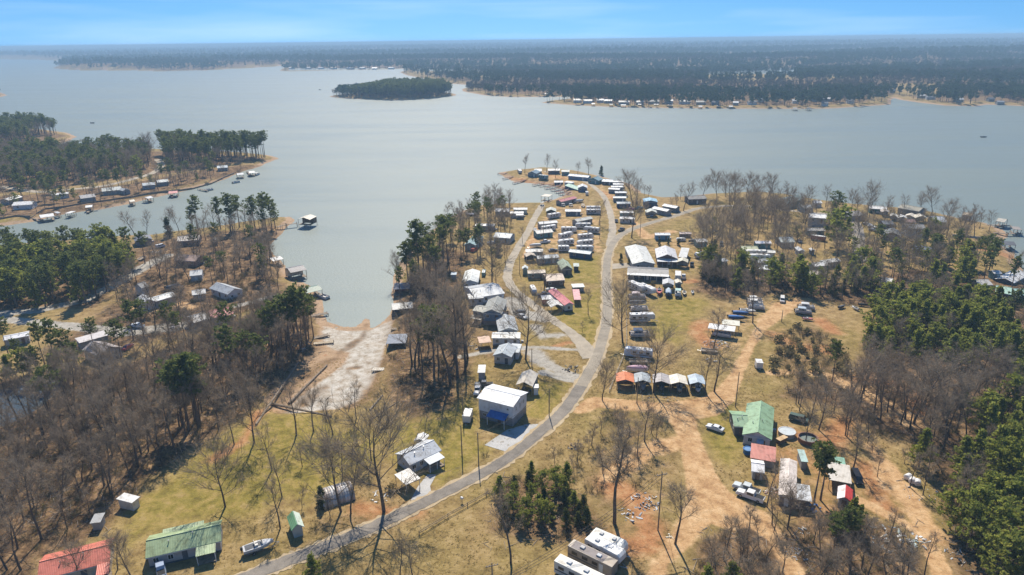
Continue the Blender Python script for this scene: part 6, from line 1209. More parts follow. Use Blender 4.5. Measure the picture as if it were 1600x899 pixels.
def pool(label, px, py, r, wallc, wat, cover):
    x, y, z = G(px, py); t = thing('round_pool', label, 'pool', (x, y, z)); n = 28; v = []; f = []
    for k, (rr, zz) in enumerate(((r, 0), (r, 1.2), (r + .12, 1.22), (r + .12, 1.28), (r - .15, 1.28), (r - .1, .2))): v += [(rr * math.cos(2 * math.pi * i / n), rr * math.sin(2 * math.pi * i / n), zz) for i in range(n)]
    for k in range(5): f += [(k * n + i, k * n + (i + 1) % n, (k + 1) * n + (i + 1) % n, (k + 1) * n + i) for i in range(n)]
    MB().add(v, f).build('pool_wall', wallm(wallc), t, True)
    MB().add([((r - .12) * math.cos(2 * math.pi * i / n), (r - .12) * math.sin(2 * math.pi * i / n), 1.22 if cover else .65) for i in range(n)], [tuple(range(n))]).build('cover' if cover else 'water', mat(wat, .5, .1, .15) if cover else M_WATER, t)
    if not cover: MB().tube((r * .6, -r * .75, .1), (r * .6, -r * .75, 1.5), .04).tube((r * .75, -r * .6, .1), (r * .75, -r * .6, 1.5), .04).build('ladder', steel(), t)
pool('round pool with pale grey cover behind the green roofed house', 1229, 680, 2.1, LGREY, (.46, .50, .52), True); pool('round above ground pool with rusty wall and blue lining', 1262, 690, 2.4, (.22, .12, .09), BLUE, False); pool('small blue wading pool above the red roofed shed', 1168, 708, 1.1, BLUE, (.12, .25, .45), True)
shed('wooden hutch beside the covered round pool', (1212, 686), (1219, 690), 3.0, 1.2, (.55, .38, .2), BROWN, 's', rh=.15); inst('parked_car', 'dark green car under the trees behind the pools', 'car', 1247, 658, 1255, 660, car((.1, .14, .12), 'van'))
shed('low shed with rusty red roof below the green roofed house', (1172, 716), (1212, 723), 6.0, 2.0, (.46, .16, .12), (.40, .38, .36), 's', rh=.5); shed('small grey shed with bright white roof beside the red roof', (1174, 737), (1195, 740), 5.0, 2.3, (.74, .73, .72), (.30, .31, .33), 'x', rh=.8)
inst('parked_truck', 'white pickup with dark bed, upper of two white trucks', 'truck', 1166, 768, 1152, 763, car((.52, .56, .56), 'pickup'), sc=1.1); inst('parked_truck', 'white service pickup, lower of two white trucks', 'truck', 1172, 779, 1158, 774, car(WHITE, 'pickup'), sc=1.1)
mob('long mobile home with rust streaked white roof', (1216, 774), (1244, 780), 15, 2.8, (.58, .51, .46), (.22, .2, .19), 'y', win=1, rh=.4); bld('patched grey roofed room on the rusty mobile home', (1244, 781), (1269, 785), 5.5, 2.5, (.50, .52, .54), (.14, .14, .15), 's', .4, win=1)
carport('grey metal roof on posts right of the green trees', (1295, 750), (1331, 757), 7.0, 2.5, (.52, .48, .42), 'osw', rh=.4); shed('shed with mint green roof behind the grey open roof', (1304, 729), (1322, 732), 4, 2.2, (.20, .40, .30), GREY, 's', rh=.2); shed('second mint roofed shed hidden behind the leafy tree', (1252, 722), (1263, 723), 5, 2.2, (.32, .45, .42), GREY, 's', rh=.2); shed('small shed with one white and one red roof slope', (1308, 780), (1331, 786), 5.0, 2.2, (.72, .66, .66), (.30, .29, .30), 'y', rh=.9, roof2=(.60, .07, .06)); inst('parked_car', 'dark van right of the grey open roof', 'car', 1338, 750, 1341, 756, car(BLACK, 'van'))
heap('bright blue tarp bundle beside the rusty mobile home', 1274, 793, 1.8, 12, [BLUE, (.1, .25, .5)], 16, 'tarp_pile', 'tarp', .9, 1.3); heap('pinkish rubble along the left side of the rusty mobile home', 1209, 770, 2.4, 40, [(.6, .5, .45), (.5, .3, .24), WHITE], 17, hgt=.7, sz=.7); heap('small white junk heap on the yard below the mobile home', 1256, 830, 1.2, 14, [WHITE, LGREY], 18, sz=.6, hgt=.6); heap('scrap metal heap at the bottom beside the dirt road', 1246, 865, 2.2, 28, [LGREY, DGREY, WHITE, BLGREY], 19, hgt=.5, sz=.7)
heap('junk yard of sheets and frames inside the lower right thicket', 1390, 845, 5.0, 60, [LGREY, GREY, BLGREY, DGREY, (.4, .26, .2), TAN], 20, hgt=.7, sz=1.1); heap('pale boards beside the red dirt track', 1425, 845, 3.0, 24, [(.45, .55, .55), LGREY, WHITE], 21, hgt=.5, sz=1.6); heap('scattered rubbish below the white bales', 1442, 775, 4.0, 26, [LGREY, BROWN, WHITE], 22, hgt=.15, sz=.5); heap('debris along the wood edge by the red track', 1500, 868, 3.0, 24, [GREY, LGREY, DGREY], 23, hgt=.4, sz=.7); heap('pale stones and scrap in the clay clearing', 1320, 585, 5, 40, [(.6, .5, .42), LGREY, WHITE], 24, hgt=.2, sz=.6)
for i, (x, y) in enumerate(((1418, 749), (1425, 755), (1433, 758))):
    X_, Y_, Z_ = G(x, y); t = thing('wrapped_bale', ['left', 'middle', 'right'][i] + ' one of three white wrapped round bales', 'bale', (X_, Y_, Z_), .5 + .3 * i, 'white wrapped bales'); MB().loft([[(xx, .72 * rr * math.cos(2 * math.pi * k / 16), .72 + .72 * rr * math.sin(2 * math.pi * k / 16)) for k in range(16)] for xx, rr in ((-.75, .88), (-.65, 1), (.65, 1), (.75, .88))]).build('wrap', mat((.70, .68, .66), .35, .06, .15), t, True)
# --- bottom campers and timber heap
for lab, x, y, dx, dy, st, c, rc, ln_ in (('white camper, farthest of four parked side by side at the bottom', 951, 859, 20, 9, 'bumper', (.64, .64, .60), (.64, .63, .58), .95), ('white camper with dark roof vents, second of the bottom four', 945, 872, 20, 11, 'fifth', WHITE, (.72, .72, .70), 1.05), ('brown camper with worn dark roof, third of the bottom four', 925, 884, 20, 10, 'park', (.30, .25, .20), (.24, .21, .20), 1.25), ('dirty white camper cut by the bottom edge, nearest of the four', 905, 908, 20, 10, 'park', (.66, .64, .58), (.66, .64, .58), 1.25)): inst('camper', lab, 'camper', x, y, x + dx, y + dy, rv(c, st, DGREY, rc), sc=1.0, length=ln_)
heap('long heap of grey scrap boards beside the utility pole', 1010, 785, 3.4, 46, [LGREY, GREY, BLGREY, DGREY, TAN], 25, hgt=.8, sz=1.0); heap('dark scrap pile left of the leafless saplings', 897, 697, 2.0, 26, [DGREY, LGREY, BROWN], 26, hgt=.7, sz=.8); heap('flat rotten boards under the largest bare tree', 985, 805, 2.6, 18, [LGREY, GREY, WHITE], 27, hgt=.25, sz=1.3)
heap('pale plank by the dirt road below the pole', 1045, 838, .9, 5, [CREAM], 28, 'plank_pile', 'debris', .1, 1.0)
# --- left bank
bld('garage with white double doors and pale metal roof on the left', (222, 476), (243, 471), 8, 3.0, (.58, .60, .62), (.62, .62, .60), 'y', 1.3, win=1, name='garage', cat='garage'); bld('long silver roofed shed right of the white garage', (242, 472), (276, 462), 6, 2.8, (.58, .60, .60), GREY, 'x', .8, win=1, name='shed', cat='shed'); bld('tiny dark roofed cottage above the white garage', (221, 451), (233, 447), 5, 3.6, (.14, .14, .15), LGREY, 'x', 1.5, win=1); inst('parked_car', 'white pickup on the left gravel yard', 'car', 215, 512, 205, 511, car((.6, .62, .64), 'pickup'))
bld('house with red metal roof on the left bank', (330, 498), (366, 491), 8, 3.0, (.50, .14, .13), (.3, .28, .27), 'x', 1.5, win=2); bld('dark grey roofed wing left of the red metal roof', (303, 505), (328, 498), 8, 3.0, (.30, .30, .31), (.24, .22, .21), 'x', 1.2, win=1); bld('grey roofed white house on the lawn of the left bank', (327, 451), (356, 461), 7, 2.8, (.38, .40, .42), (.60, .60, .60), 'x', 1.6, win=3); heap('red and white tarps with junk beside the left gravel yard', 270, 512, 4.5, 44, [WHITE, (.5, .2, .15), DGREY, LGREY], 31, hgt=1.0); inst('boat', 'grey boat on trailer above the long silver shed', 'boat', 271, 452, 280, 450, boat(GREY, DGREY))
mob('pale grey trailer home behind pines at the left edge', (5, 533), (46, 525), 5, 2.8, (.62, .62, .64), (.40, .40, .42), win=2); bld('large grey house half hidden by woods on the left', (157, 557), (191, 543), 10, 3.2, (.36, .32, .31), (.44, .44, .47), 'y', 1.8, win=2); bld('long white roofed porch behind the hidden grey house', (124, 537), (170, 524), 5, 2.6, (.56, .52, .50), GREY, 's', .3, win=0); inst('parked_car', 'red car right of the hidden grey house', 'car', 200, 545, 206, 541, car(RED))
bld('house with dark slate roof by the left creek', (211, 378), (238, 374), 9, 2.8, (.17, .17, .19), (.22, .20, .22), 'y', 1.6, win=1); inst('parked_car', 'white van in the drive of the slate roofed house', 'car', 251, 387, 259, 385, car(WHITE, 'van')); bld('long tan grey roofed house near the creek shore', (276, 378), (311, 375), 10, 2.8, (.42, .38, .35), (.24, .20, .19), 'x', 1.4, win=3); bld('brown roofed brick house on the left bank', (272, 407), (305, 409), 9, 2.8, (.32, .22, .18), (.30, .20, .16), 'x', 1.5, win=3); bld('grey cottage below the brown brick house', (296, 432), (316, 430), 7, 2.6, (.44, .46, .48), LGREY, 'x', 1.3, win=1)
shed('small dome roofed shed by the creek houses', (329, 378), (340, 377), 4, 2.2, (.24, .22, .2), BROWN, 'y', rh=1.2); inst('flat_trailer', 'yellow flat trailer beside the pine block', 'trailer', 222, 406, 230, 401, flatbed()); heap('white sheets dumped on the drive of the slate roofed house', 245, 394, 3, 16, [WHITE, LGREY, (.6, .4, .15)], 33, hgt=.3, sz=1.4); bld('grey shed roofs behind the long silver shed', (300, 462), (322, 459), 6, 2.5, (.42, .42, .42), GREY, 'x', 1, win=0)
# far left bank
for lab, p0, p1, D, rc, wc, kd in (('white roofed porch house on the far left bank', (18, 322), (50, 320), 9, WHITE, (.6, .62, .64), 'x'), ('upper white roofed barn at the far left bank', (13, 314), (36, 308), 7, WHITE, GREY, 'x'), ('white long mobile home on the far left bank', (80, 306), (108, 303), 5, LGREY, WHITE, 'x'), ('dark shaded house right of the white mobile home', (126, 311), (150, 308), 9, (.2, .2, .22), (.2, .22, .24), 'x'), ('large grey green house on the far left bank', (159, 300), (190, 297), 10, (.28, .32, .32), (.3, .34, .34), 'x'), ('small grey house right of the large grey green one', (192, 299), (204, 297), 7, (.4, .42, .44), GREY, 'y'), ('blue grey house under the far left trees', (222, 291), (243, 289), 8, (.2, .26, .32), (.24, .3, .36), 'x'), ('grey roofed house under the pines of the left point', (246, 286), (264, 284), 8, (.36, .4, .42), GREY, 'x'), ('blue roofed house hidden on the left point', (339, 263), (356, 262), 8, (.2, .28, .36), GREY, 'x'), ('white boat barn at the upper left headland', (98, 248), (110, 247), 8, WHITE, LGREY, 'x')):
    bld(lab, p0, p1, D, 2.8, rc, wc, kd, win=2)
for lab, p, q, D, rc, kd in (('large white roofed double dock on the left creek', (63, 341), (85, 338), 8, WHITE, 'x'), ('open dock with a white cover near the white mobile home', (89, 334), (95, 333), 6, LGREY, 'f'), ('low white dock beside it', (101, 334), (109, 334), 6, WHITE, 'f'), ('white roofed dock below the dark shaded house', (133, 325), (144, 324), 6, WHITE, 'x'), ('cream roofed dock below the grey green house', (203, 316), (211, 315), 6, CREAM, 'x'), ('pale roofed dock left of the red roofed dock', (231, 311), (240, 309), 6, LGREY, 'x'), ('red roofed dock on the left creek', (263, 303), (277, 302), 7, (.5, .12, .12), 'x'), ('cream dock near the left point', (371, 274), (381, 273), 6, LGREY, 'x'), ('outermost white roofed dock of the left creek', (390, 271), (399, 270), 7, WHITE, 'x')):
    boathouse(lab, p, q, D, 3.0, rc, 'docks of the left creek', kd)
inst('pontoon_boat', 'small pontoon moored off the left bank', 'boat', 327, 298, 332, 297, pontoon(LGREY, None, LGREY, False), z=.05); inst('pontoon_boat', 'pontoon moored beside the outermost white dock', 'boat', 402, 274, 406, 272, pontoon(LGREY, WHITE, LGREY, False), z=.05); inst('pontoon_boat', 'pontoon moored left of the cream dock', 'boat', 369, 286, 374, 285, pontoon(GREY, None, LGREY, False), z=.05)
for lab, a, b in (('walkway to the large white double dock', (52, 341), (64, 344)), ('walkway to the dock below the dark shaded house', (140, 327), (137, 332)), ('walkway to the cream roofed dock', (204, 314), (206, 321)), ('walkway to the pale roofed creek dock', (232, 308), (234, 315)), ('walkway to the red roofed creek dock', (268, 301), (269, 308)), ('walkway to the outermost white creek dock', (386, 268), (392, 274)), ('walkway to the small moored pontoon', (310, 295), (324, 298))): pier(lab, [a, b], 1.5, 1.1)
# retaining wall along the creek
def wallrun(label, pts, hgt, name='retaining_wall', cat='wall', m=None, step=3.0, thick=.25):
    Q = [Vector((*GZ(a, b, 1.0), 0)) for a, b in pts]; c0 = Q[0]; z0 = max(0, hz(c0.x, c0.y)); t = thing(name, label, cat, (c0.x, c0.y, z0)); mm = m or woodm()
    for i in range(len(Q) - 1):
        d = Q[i + 1] - Q[i]; L = d.length; n = max(1, int(L / step)); w = L / n; a = math.atan2(d.y, d.x); pm = MB().box(0.01, w - .01, -thick / 2, thick / 2, -.6, hgt).mesh('panel', mm)
        for k in range(n):
            p = Q[i] + d * (k / n); place('panel', pm, t, (p.x - c0.x, p.y - c0.y, max(0, hz(p.x, p.y)) - z0), a)
wallrun('dark timber retaining wall along the far left creek bank', [(0, 346), (26, 341), (48, 342), (58, 337), (72, 330), (100, 327), (132, 321), (165, 317), (205, 311), (232, 305), (262, 300), (300, 294), (330, 286), (350, 277), (366, 270)], 1.0, step=6)
# cove docks
boathouse('boathouse on tall posts off the left point', (465, 343), (484, 344), 8, 5.0, CREAM, None, 'y', deck=2.0, wall=BROWN); pier('timber walkway from the left point to its boathouse', [(432, 355), (447, 351), (464, 349)], 1.5, 2.2, None, None, 'pier', True)
boathouse('dark roofed boathouse with white wall on the west side of the cove', (454, 427), (479, 422), 8, 4.2, (.10, .09, .11), None, 'x', deck=1.2, wall=CREAM); boathouse('green roofed boat dock on the west side of the cove', (479, 459), (504, 453), 7, 3.2, (.13, .20, .15), None, 'x'); boathouse('white roofed dock hidden by trees at the mouth of the cove', (427, 409), (443, 405), 6, 3.5, WHITE, None, 'x'); inst('pontoon_boat', 'pontoon at the end of the green roofed dock', 'boat', 506, 466, 512, 468, pontoon(WHITE, None, LGREY, False), z=.1)
pier('short plank dock below the green roofed dock', [(486, 494), (512, 489)], 2.0, 1.0); boathouse('red brown boathouse with dark roof on the east side of the cove', (614, 453), (640, 452), 8, 3.6, (.10, .10, .13), None, 'f', deck=1.0, wall=(.22, .08, .07)); boathouse('grey roofed boathouse on the east side of the cove', (613, 485), (646, 482), 7, 3.2, (.46, .46, .44), None, 'x', deck=.9, wall=DGREY); boathouse('slate roofed boathouse standing on the mud', (603, 538), (634, 537), 8, 3.4, (.17, .19, .23), None, 's', deck=1.0)
pier('brown plank dock above the slate roofed boathouse', [(612, 514), (662, 514)], 1.8, 1.0); pier('white plank dock stranded on the mud bank', [(582, 577), (618, 577), (631, 573)], 2.0, 1.2, (.55, .50, .42)); pier('upper stranded plank dock west of the mudflat', [(484, 530), (513, 523)], 1.8, .9); pier('lower stranded plank dock west of the mudflat', [(490, 537), (521, 534)], 1.8, .9, (.40, .33, .24))
def logt(label, p, q, r=.3):
    a, b = G(*p), G(*q); d = Vector(b) - Vector(a); t = thing('fallen_log', label, 'log', a); MB().tube((0, 0, r * .8), tuple(d + Vector((0, 0, r * .7))), r, r * .6, 7).build('bole', woodm(), t)
    for k in (.35, .6, .8): MB().tube(tuple(d * k + Vector((0, 0, r))), tuple(d * k + Vector((d.y, -d.x, 0)).normalized() * 1.2 + Vector((0, 0, .8))), r * .35, .04, 5).build('limb', woodm(), t)
logt('long dark log lying across the mudflat', (452, 632), (511, 572), .45); logt('long log along the edge of the left woods', (400, 665), (466, 568), .35); logt('dark log below the mudflat', (422, 632), (518, 652), .4); logt('broken log by the stranded white dock', (578, 642), (598, 618)); logt('driftwood branch on the mud bank', (582, 655), (622, 628), .2)
heap('driftwood and brush heaped west of the mudflat', 470, 540, 4, 40, [BROWN, GREY, TAN], 35, 'driftwood_pile', 'driftwood', .8, 1.2); inst('boat', 'small dark skiff pulled up at the head of the mudflat', 'boat', 568, 642, 574, 636, boat(DGREY, None, False), sc=.6, z=.2)
pier('dark landing dock on the east bank among the trees', [(683, 353), (694, 351)], 3, 1.8); boathouse('flat dock roof at the bank left of the inlet', (730, 336), (747, 335), 7, 3, (.2, .18, .19), None, 'f')
# --- right hand shore
for lab, p0, p1, D, h, rc, wc, kd in (('teal walled home with bright white roof strip', (1181, 381), (1206, 381), 4, 2.6, (.7, .7, .74), TEAL, 'x'), ('home with yellow green roof above two campers', (1160, 391), (1186, 391), 6, 2.6, (.40, .42, .25), GREY, 'x'), ('long teal home below the two white campers', (1179, 411), (1216, 410), 5, 2.6, (.56, .6, .6), TEAL, 'x'), ('pale roof half hidden below the long teal home', (1186, 421), (1222, 423), 6, 2.4, (.6, .64, .66), LGREY, 'x'), ('low pale home right of the two white campers', (1195, 395), (1212, 396), 4, 2.4, (.6, .6, .56), TAN, 'x'), ('white roofed trailer left of the red pickup', (1112, 412), (1138, 408), 4, 2.4, (.6, .64, .66), LGREY, 'x'), ('large pale grey house before the thicket', (1220, 379), (1243, 379), 9, 2.8, (.38, .42, .40), GREY, 'x'),
    ('dark green lake house behind the grove', (1228, 318), (1258, 311), 10, 4, (.16, .2, .18), (.14, .2, .17), 'x'), ('small blue house right of the dark green lake house', (1256, 326), (1272, 325), 7, 2.8, (.34, .36, .36), BLGREY, 'x'), ('small white roof by the round topped pine', (1273, 318), (1285, 318), 6, 2.6, WHITE, LGREY, 'x'), ('two storey house with white stepped roof', (1263, 340), (1293, 342), 8, 5, (.68, .68, .67), (.40, .42, .46), 'x'), ('teal mobile home below the stepped white roof', (1262, 361), (1290, 361), 5, 2.7, (.40, .38, .34), (.1, .18, .2), 'x'), ('grey flat roofed house by the lake behind the lane', (1325, 338), (1350, 337), 9, 2.8, (.38, .36, .34), GREY, 'x'), ('green walled boathouse home with white roof at the lake', (1358, 326), (1386, 328), 6, 2.8, WHITE, (.06, .16, .13), 'x'),
    ('olive roofed lake house right of the wide oak', (1402, 325), (1436, 331), 9, 3.4, (.27, .25, .19), (.19, .19, .19), 'x'), ('grey roofed house with dark wall by the right lawn', (1459, 347), (1480, 348), 11, 3.2, (.40, .44, .48), (.09, .11, .15), 'x'), ('white two storey house with dark shingle roof', (1416, 357), (1447, 358), 8, 4.4, (.20, .20, .20), (.56, .60, .64), 'x'), ('brown roofed garage behind the white two storey house', (1416, 348), (1432, 348), 6, 2.6, (.26, .15, .12), BROWN, 'x'), ('dark low house left of the white two storey house', (1381, 351), (1398, 351), 7, 2.6, (.12, .13, .15), (.1, .11, .13), 'x'), ('grey roofed house half hidden by bare trees', (1380, 367), (1408, 370), 10, 2.8, (.30, .32, .32), GREY, 'y'), ('house with bright blue tarp roof on the right', (1425, 390), (1460, 395), 8, 2.6, (.08, .15, .34), GREY, 'x'), ('tan roofed pavilion among bare trees by the right water', (1503, 336), (1518, 338), 6, 3, (.46, .36, .24), BROWN, 'x'),
    ('white small house with pointed roof in the tan yard', (1248, 393), (1258, 393), 6, 2.6, WHITE, LGREY, 'y'), ('tiny white shed right of the pointed roof house', (1267, 392), (1274, 392), 3, 2.2, WHITE, GREY, 'y'), ('open fronted home with white roof above the thicket', (1272, 417), (1296, 415), 5, 2.7, WHITE, TEAL, 'x'), ('thin white roof behind the open fronted home', (1290, 412), (1314, 408), 4, 2.6, WHITE, GREY, 'x'), ('tan roofed home at the thicket edge', (1266, 430), (1295, 429), 6, 2.6, (.5, .42, .34), GREY, 'x'), ('white metal roof among the right hand pines', (1374, 440), (1394, 443), 6, 2.6, WHITE, LGREY, 'x'), ('small white topped teal hut at the right', (1553, 428), (1566, 428), 4, 2.8, WHITE, TEAL, 'x'), ('mint roofed house at the right edge', (1555, 457), (1580, 461), 9, 2.8, (.34, .52, .42), BROWN, 'x'), ('second mint roof cut by the right edge', (1588, 462), (1612, 464), 8, 2.8, (.36, .56, .50), GREY, 'x'), ('pale grey deck house near the right edge', (1530, 446), (1552, 446), 7, 2.4, (.50, .48, .45), TAN, 'x'), ('white boat barn at the right edge water', (1586, 436), (1608, 430), 7, 3, WHITE, DGREY, 'x')):
    bld(lab, p0, p1, D, h, rc, wc, kd, win=2)
for i, (a, b, c, d, rc) in enumerate(((1377, 332, 1391, 333, (.5, .44, .38)), (1391, 338, 1402, 339, (.62, .58, .5)), (1403, 341, 1418, 342, WHITE), (1413, 338, 1428, 340, (.62, .55, .44)), (1430, 341, 1450, 342, (.66, .60, .48)))): carport(['brown grey', 'pale tan', 'white', 'rear tan', 'wide cream'][i] + ' carport in the lakeside carport cluster', (a, b), (c, d), 6, 2.6, rc, 'oyw', 'lakeside carports')
for lab, x, y, dx, dy in (('upper of two white campers in the right park', 1181, 401, -10, 0), ('lower of two white campers in the right park', 1186, 408, -10, 0)): inst('camper', lab, 'camper', x, y, x + dx, y + dy, rv(WHITE, 'fifth'), sc=.95, length=1.2)
inst('parked_truck', 'red pickup left of the two white campers', 'truck', 1157, 399, 1162, 402, car(RED, 'pickup')); inst('parked_car', 'dark suv with white plate in the shade of the grove', 'car', 1127, 384, 1127, 388, car(DGREY, 'van')); inst('box_trailer', 'brick red trailer below the teal mobile home', 'trailer', 1278, 376, 1286, 377, cargo((.30, .08, .07), 7.0)); inst('parked_car', 'blue car by the shaded house on the right', 'car', 1249, 379, 1252, 383, car(NAVY))
for i, (x, y) in enumerate(((1355, 352), (1362, 356), (1364, 361), (1372, 334))): inst('parked_car', ['white car at the lakeside lane, first of three', 'white car at the lakeside lane, second of three', 'silver car at the lakeside lane, third of three', 'car by the green walled boathouse home'][i], 'car', x, y, x + 6, y + 1, car(WHITE if i < 2 else LGREY))
boathouse('dock with hipped roof at the end of the long right pier', (1556, 346), (1570, 348), 8, 3.6, (.48, .44, .36), None, 'x'); pier('long pier at the right shore with hipped roof dock', [(1532, 351), (1580, 353)], 1.6, 1.3); pier('pier with a square open frame at the right edge', [(1546, 363), (1574, 365), (1596, 365)], 1.6, 1.4, None, None, 'pier', True); boathouse('square open boat frame at the right edge', (1584, 359), (1597, 360), 7, 3.2, (.3, .25, .2), None, 'f', inside=False)
wallrun('long pale concrete wall running to the right shore', [(1487, 372), (1520, 375), (1568, 380)], 1.0, 'concrete_wall', 'wall', M_CONC, 4.0); wallrun('brown timber wall below the pale concrete wall', [(1498, 389), (1530, 392), (1560, 396)], .9, 'timber_wall', 'wall', None, 3.0); shed('white box at the end of the pale concrete wall', (1552, 382), (1558, 382), 3, 2.2, WHITE, WHITE, 's', rh=.1); boathouse('dark boathouse at the end of the pale wall', (1571, 383), (1588, 384), 7, 3, DGREY, None, 'x')
# --- across the lake
ORD = 'first second third fourth fifth sixth seventh eighth ninth tenth eleventh twelfth thirteenth fourteenth fifteenth sixteenth seventeenth eighteenth nineteenth twentieth twenty-first twenty-second twenty-third twenty-fourth twenty-fifth twenty-sixth twenty-seventh twenty-eighth twenty-ninth thirtieth'.split()
r_ = random.Random(4); FH = [(902, 157), (918, 158), (938, 157), (950, 158), (975, 160), (1000, 160), (1022, 159), (1045, 158), (1070, 159), (1095, 160), (1118, 160), (1150, 161), (1176, 160), (1190, 156), (1218, 149), (1238, 149), (1243, 158), (1284, 155), (1290, 162), (1330, 158), (1345, 150), (1440, 150), (1455, 152), (1500, 156), (1550, 155), (1565, 158), (892, 138), (1395, 142), (1570, 125)]
for i, (x, y) in enumerate(FH):
    w = 34 if (x, y) == (1284, 155) else r_.uniform(9, 15) if x > 1100 else r_.uniform(11, 19); cw, rc = ('white', WHITE) if w == 34 else r_.choice([('grey', GREY), ('dark', DGREY), ('pale', LGREY), ('tan', TAN)]); k = sorted(FH).index((x, y))
    bld(('long white roofed barn' if w == 34 else cw + ' roofed house') + ' on the far shore, %s from the left there' % ORD[k], (x - w / 2, y), (x + w / 2, y), 9, 4.0, rc, r_.choice([LGREY, TAN, GREY, WHITE]), 'x', 2.0, win=1, door=False, group='houses on the far shore')
FD = [(927, 163), (955, 164), (975, 165), (1000, 164), (1026, 164), (1048, 165), (1095, 167), (1122, 166), (1143, 167), (1243, 170), (1266, 170), (853, 147), (885, 147)]
for i, (x, y) in enumerate(FD): boathouse(ORD[sorted(FD).index((x, y))] + ' roofed dock from the left on the far shore', (x - r_.uniform(2, 5), y), (x + r_.uniform(2, 5), y), 8, 3.4, r_.choice([LGREY, GREY, GREY, WHITE, DGREY]), 'docks on the far shore', 'x')
for i, x in enumerate((455, 480, 500, 520, 545, 565, 585, 610, 665)): bld(ORD[i] + ' house from the left in the hazy row on the far middle shore', (x - 4, 106.5), (x + 4, 106.5), 14, 5, r_.choice([WHITE, LGREY, TAN]), r_.choice([WHITE, LGREY]), 'x', 3, win=0, door=False, group='hazy houses on the far middle shore')
for lab, x, y, dx in (('dark speedboat under way on the right of the lake', 1537, 215, 8), ('small fishing boat off the upper left headland', 145, 193, 6), ('tiny boat left of the wooded island', 500, 141, 6)): inst('boat', lab, 'boat', x, y, x + dx, y, boat(DGREY, None, False), z=-.5)
# --- poles, wires, fences
PL = [('tall utility pole with crossarm left of the dirt road', 1028, 829, 738, True), ('utility pole between the cottage and the road', 748, 728, 676, False), ('slim pole on the lawn below the tall white house', 722, 713, 665, False), ('utility pole beside the open barn lawn', 858, 650, 608, False), ('pole by the fork gravel loop', 831, 574, 545, False), ('pole at the upper spur road', 800, 480, 448, False), ('pole between the trailer park columns', 849, 380, 345, False), ('pole at the right of the trailer park', 937, 374, 345, True), ('pole before the pavilion', 1048, 421, 398, False), ('pole near the lakeside road bend', 1000, 370, 340, False), ('pole at the sandy boat clearing', 1221, 503, 485, False), ('pole beside the sandy track', 1149, 636, 582, False), ('thin pole by the lower lawn', 724, 660, 620, False), ('pole at the edge of the rough ground', 995, 630, 590, False), ('pole by the narrow green shed', 812, 428, 400, False)]
tops = {l: pole(l, x, y, tp, a) for l, x, y, tp, a in PL}
A = tops[PL[0][0]]; Bp = Vector((*GZ(790, 905, 6.0), 6.0)); pole('leaning roadside pole cut by the bottom edge', 770, 935, 880, True)
for i, o in enumerate((-1.0, 0.0, 1.0)): wire(['left', 'middle', 'right'][i] + ' one of three wires from the tall pole to the lower left', A, Bp, 1.5, o)
wire('wire from the tall pole toward the road junction', A, tops['pole at the edge of the rough ground'], 1.5); wire('wire along the lawn from the cottage pole', tops['utility pole between the cottage and the road'], tops['utility pole beside the open barn lawn'], 1.2)
def fence(label, pts, col, hgt=1.1, step=2.4):
    Q = [Vector((*GZ(a, b, 2.0), 0)) for a, b in pts]; c0 = Q[0]; z0 = hz(c0.x, c0.y); t = thing('rail_fence', label, 'fence', (c0.x, c0.y, z0)); mm = wallm(col); pm = MB().box(-.06, .06, -.06, .06, -.3, hgt + .05).mesh('post', mm)
    for i in range(len(Q) - 1):
        d = Q[i + 1] - Q[i]; L = d.length; n = max(1, int(L / step)); a = math.atan2(d.y, d.x); w = L / n; rm = MB().box(.06, w - .06, -.025, .025, 0, .13).mesh('rail', mm)
        for k in range(n):
            p = Q[i] + d * (k / n); zz = hz(p.x, p.y) - z0; place('post', pm, t, (p.x - c0.x, p.y - c0.y, zz), a)
            for hh in (.4, .85): place('rail', rm, t, (p.x - c0.x, p.y - c0.y, zz + hh), a)
fence('white rail fence along the roadside edge of the boat lot', [(952, 612), (962, 588), (974, 560), (979, 540), (979, 500), (978, 445)], (.62, .58, .52))
fence('old wire and post fence line below the main road', [(655, 835), (700, 808), (760, 775), (800, 752)], (.25, .2, .15), 1.0, 4.0); fence('brown rail fence right of the spur road end', [(846, 326), (880, 330), (905, 327)], BROWN, .9, 4.0)
finish_trees()
# island wood
def isle():
    r = np.random.default_rng(8); X = r.uniform(ISLE[:, 0].min(), ISLE[:, 0].max(), 1500); Y = r.uniform(ISLE[:, 1].min(), ISLE[:, 1].max(), 1500)
    ok = sdf(X, Y, ISLE, 30.) > 6; X, Y = X[ok], Y[ok]; Z = height(X, Y); L = []
    x0, x1 = ISLE[:, 0].min(), ISLE[:, 0].max()
    for x, y, z in zip(X, Y, Z):
        t = (x - x0) / (x1 - x0); h = 31 * min(1, .42 + 1.3 * t) * (1 if t < .9 else .85) * (.45 + .55 * r.random()); L.append(('bare' if t < .12 else 'pine', x, y, z, h * .92))
    scatter('island_wood', L, 'dark pine wood covering the small lake island', {'pine': [(T, C, h) for T, C, h in SPEC['pine'][1]], 'bare': [(T, C, h) for T, C, h in SPEC['bare'][1]]})
isle()

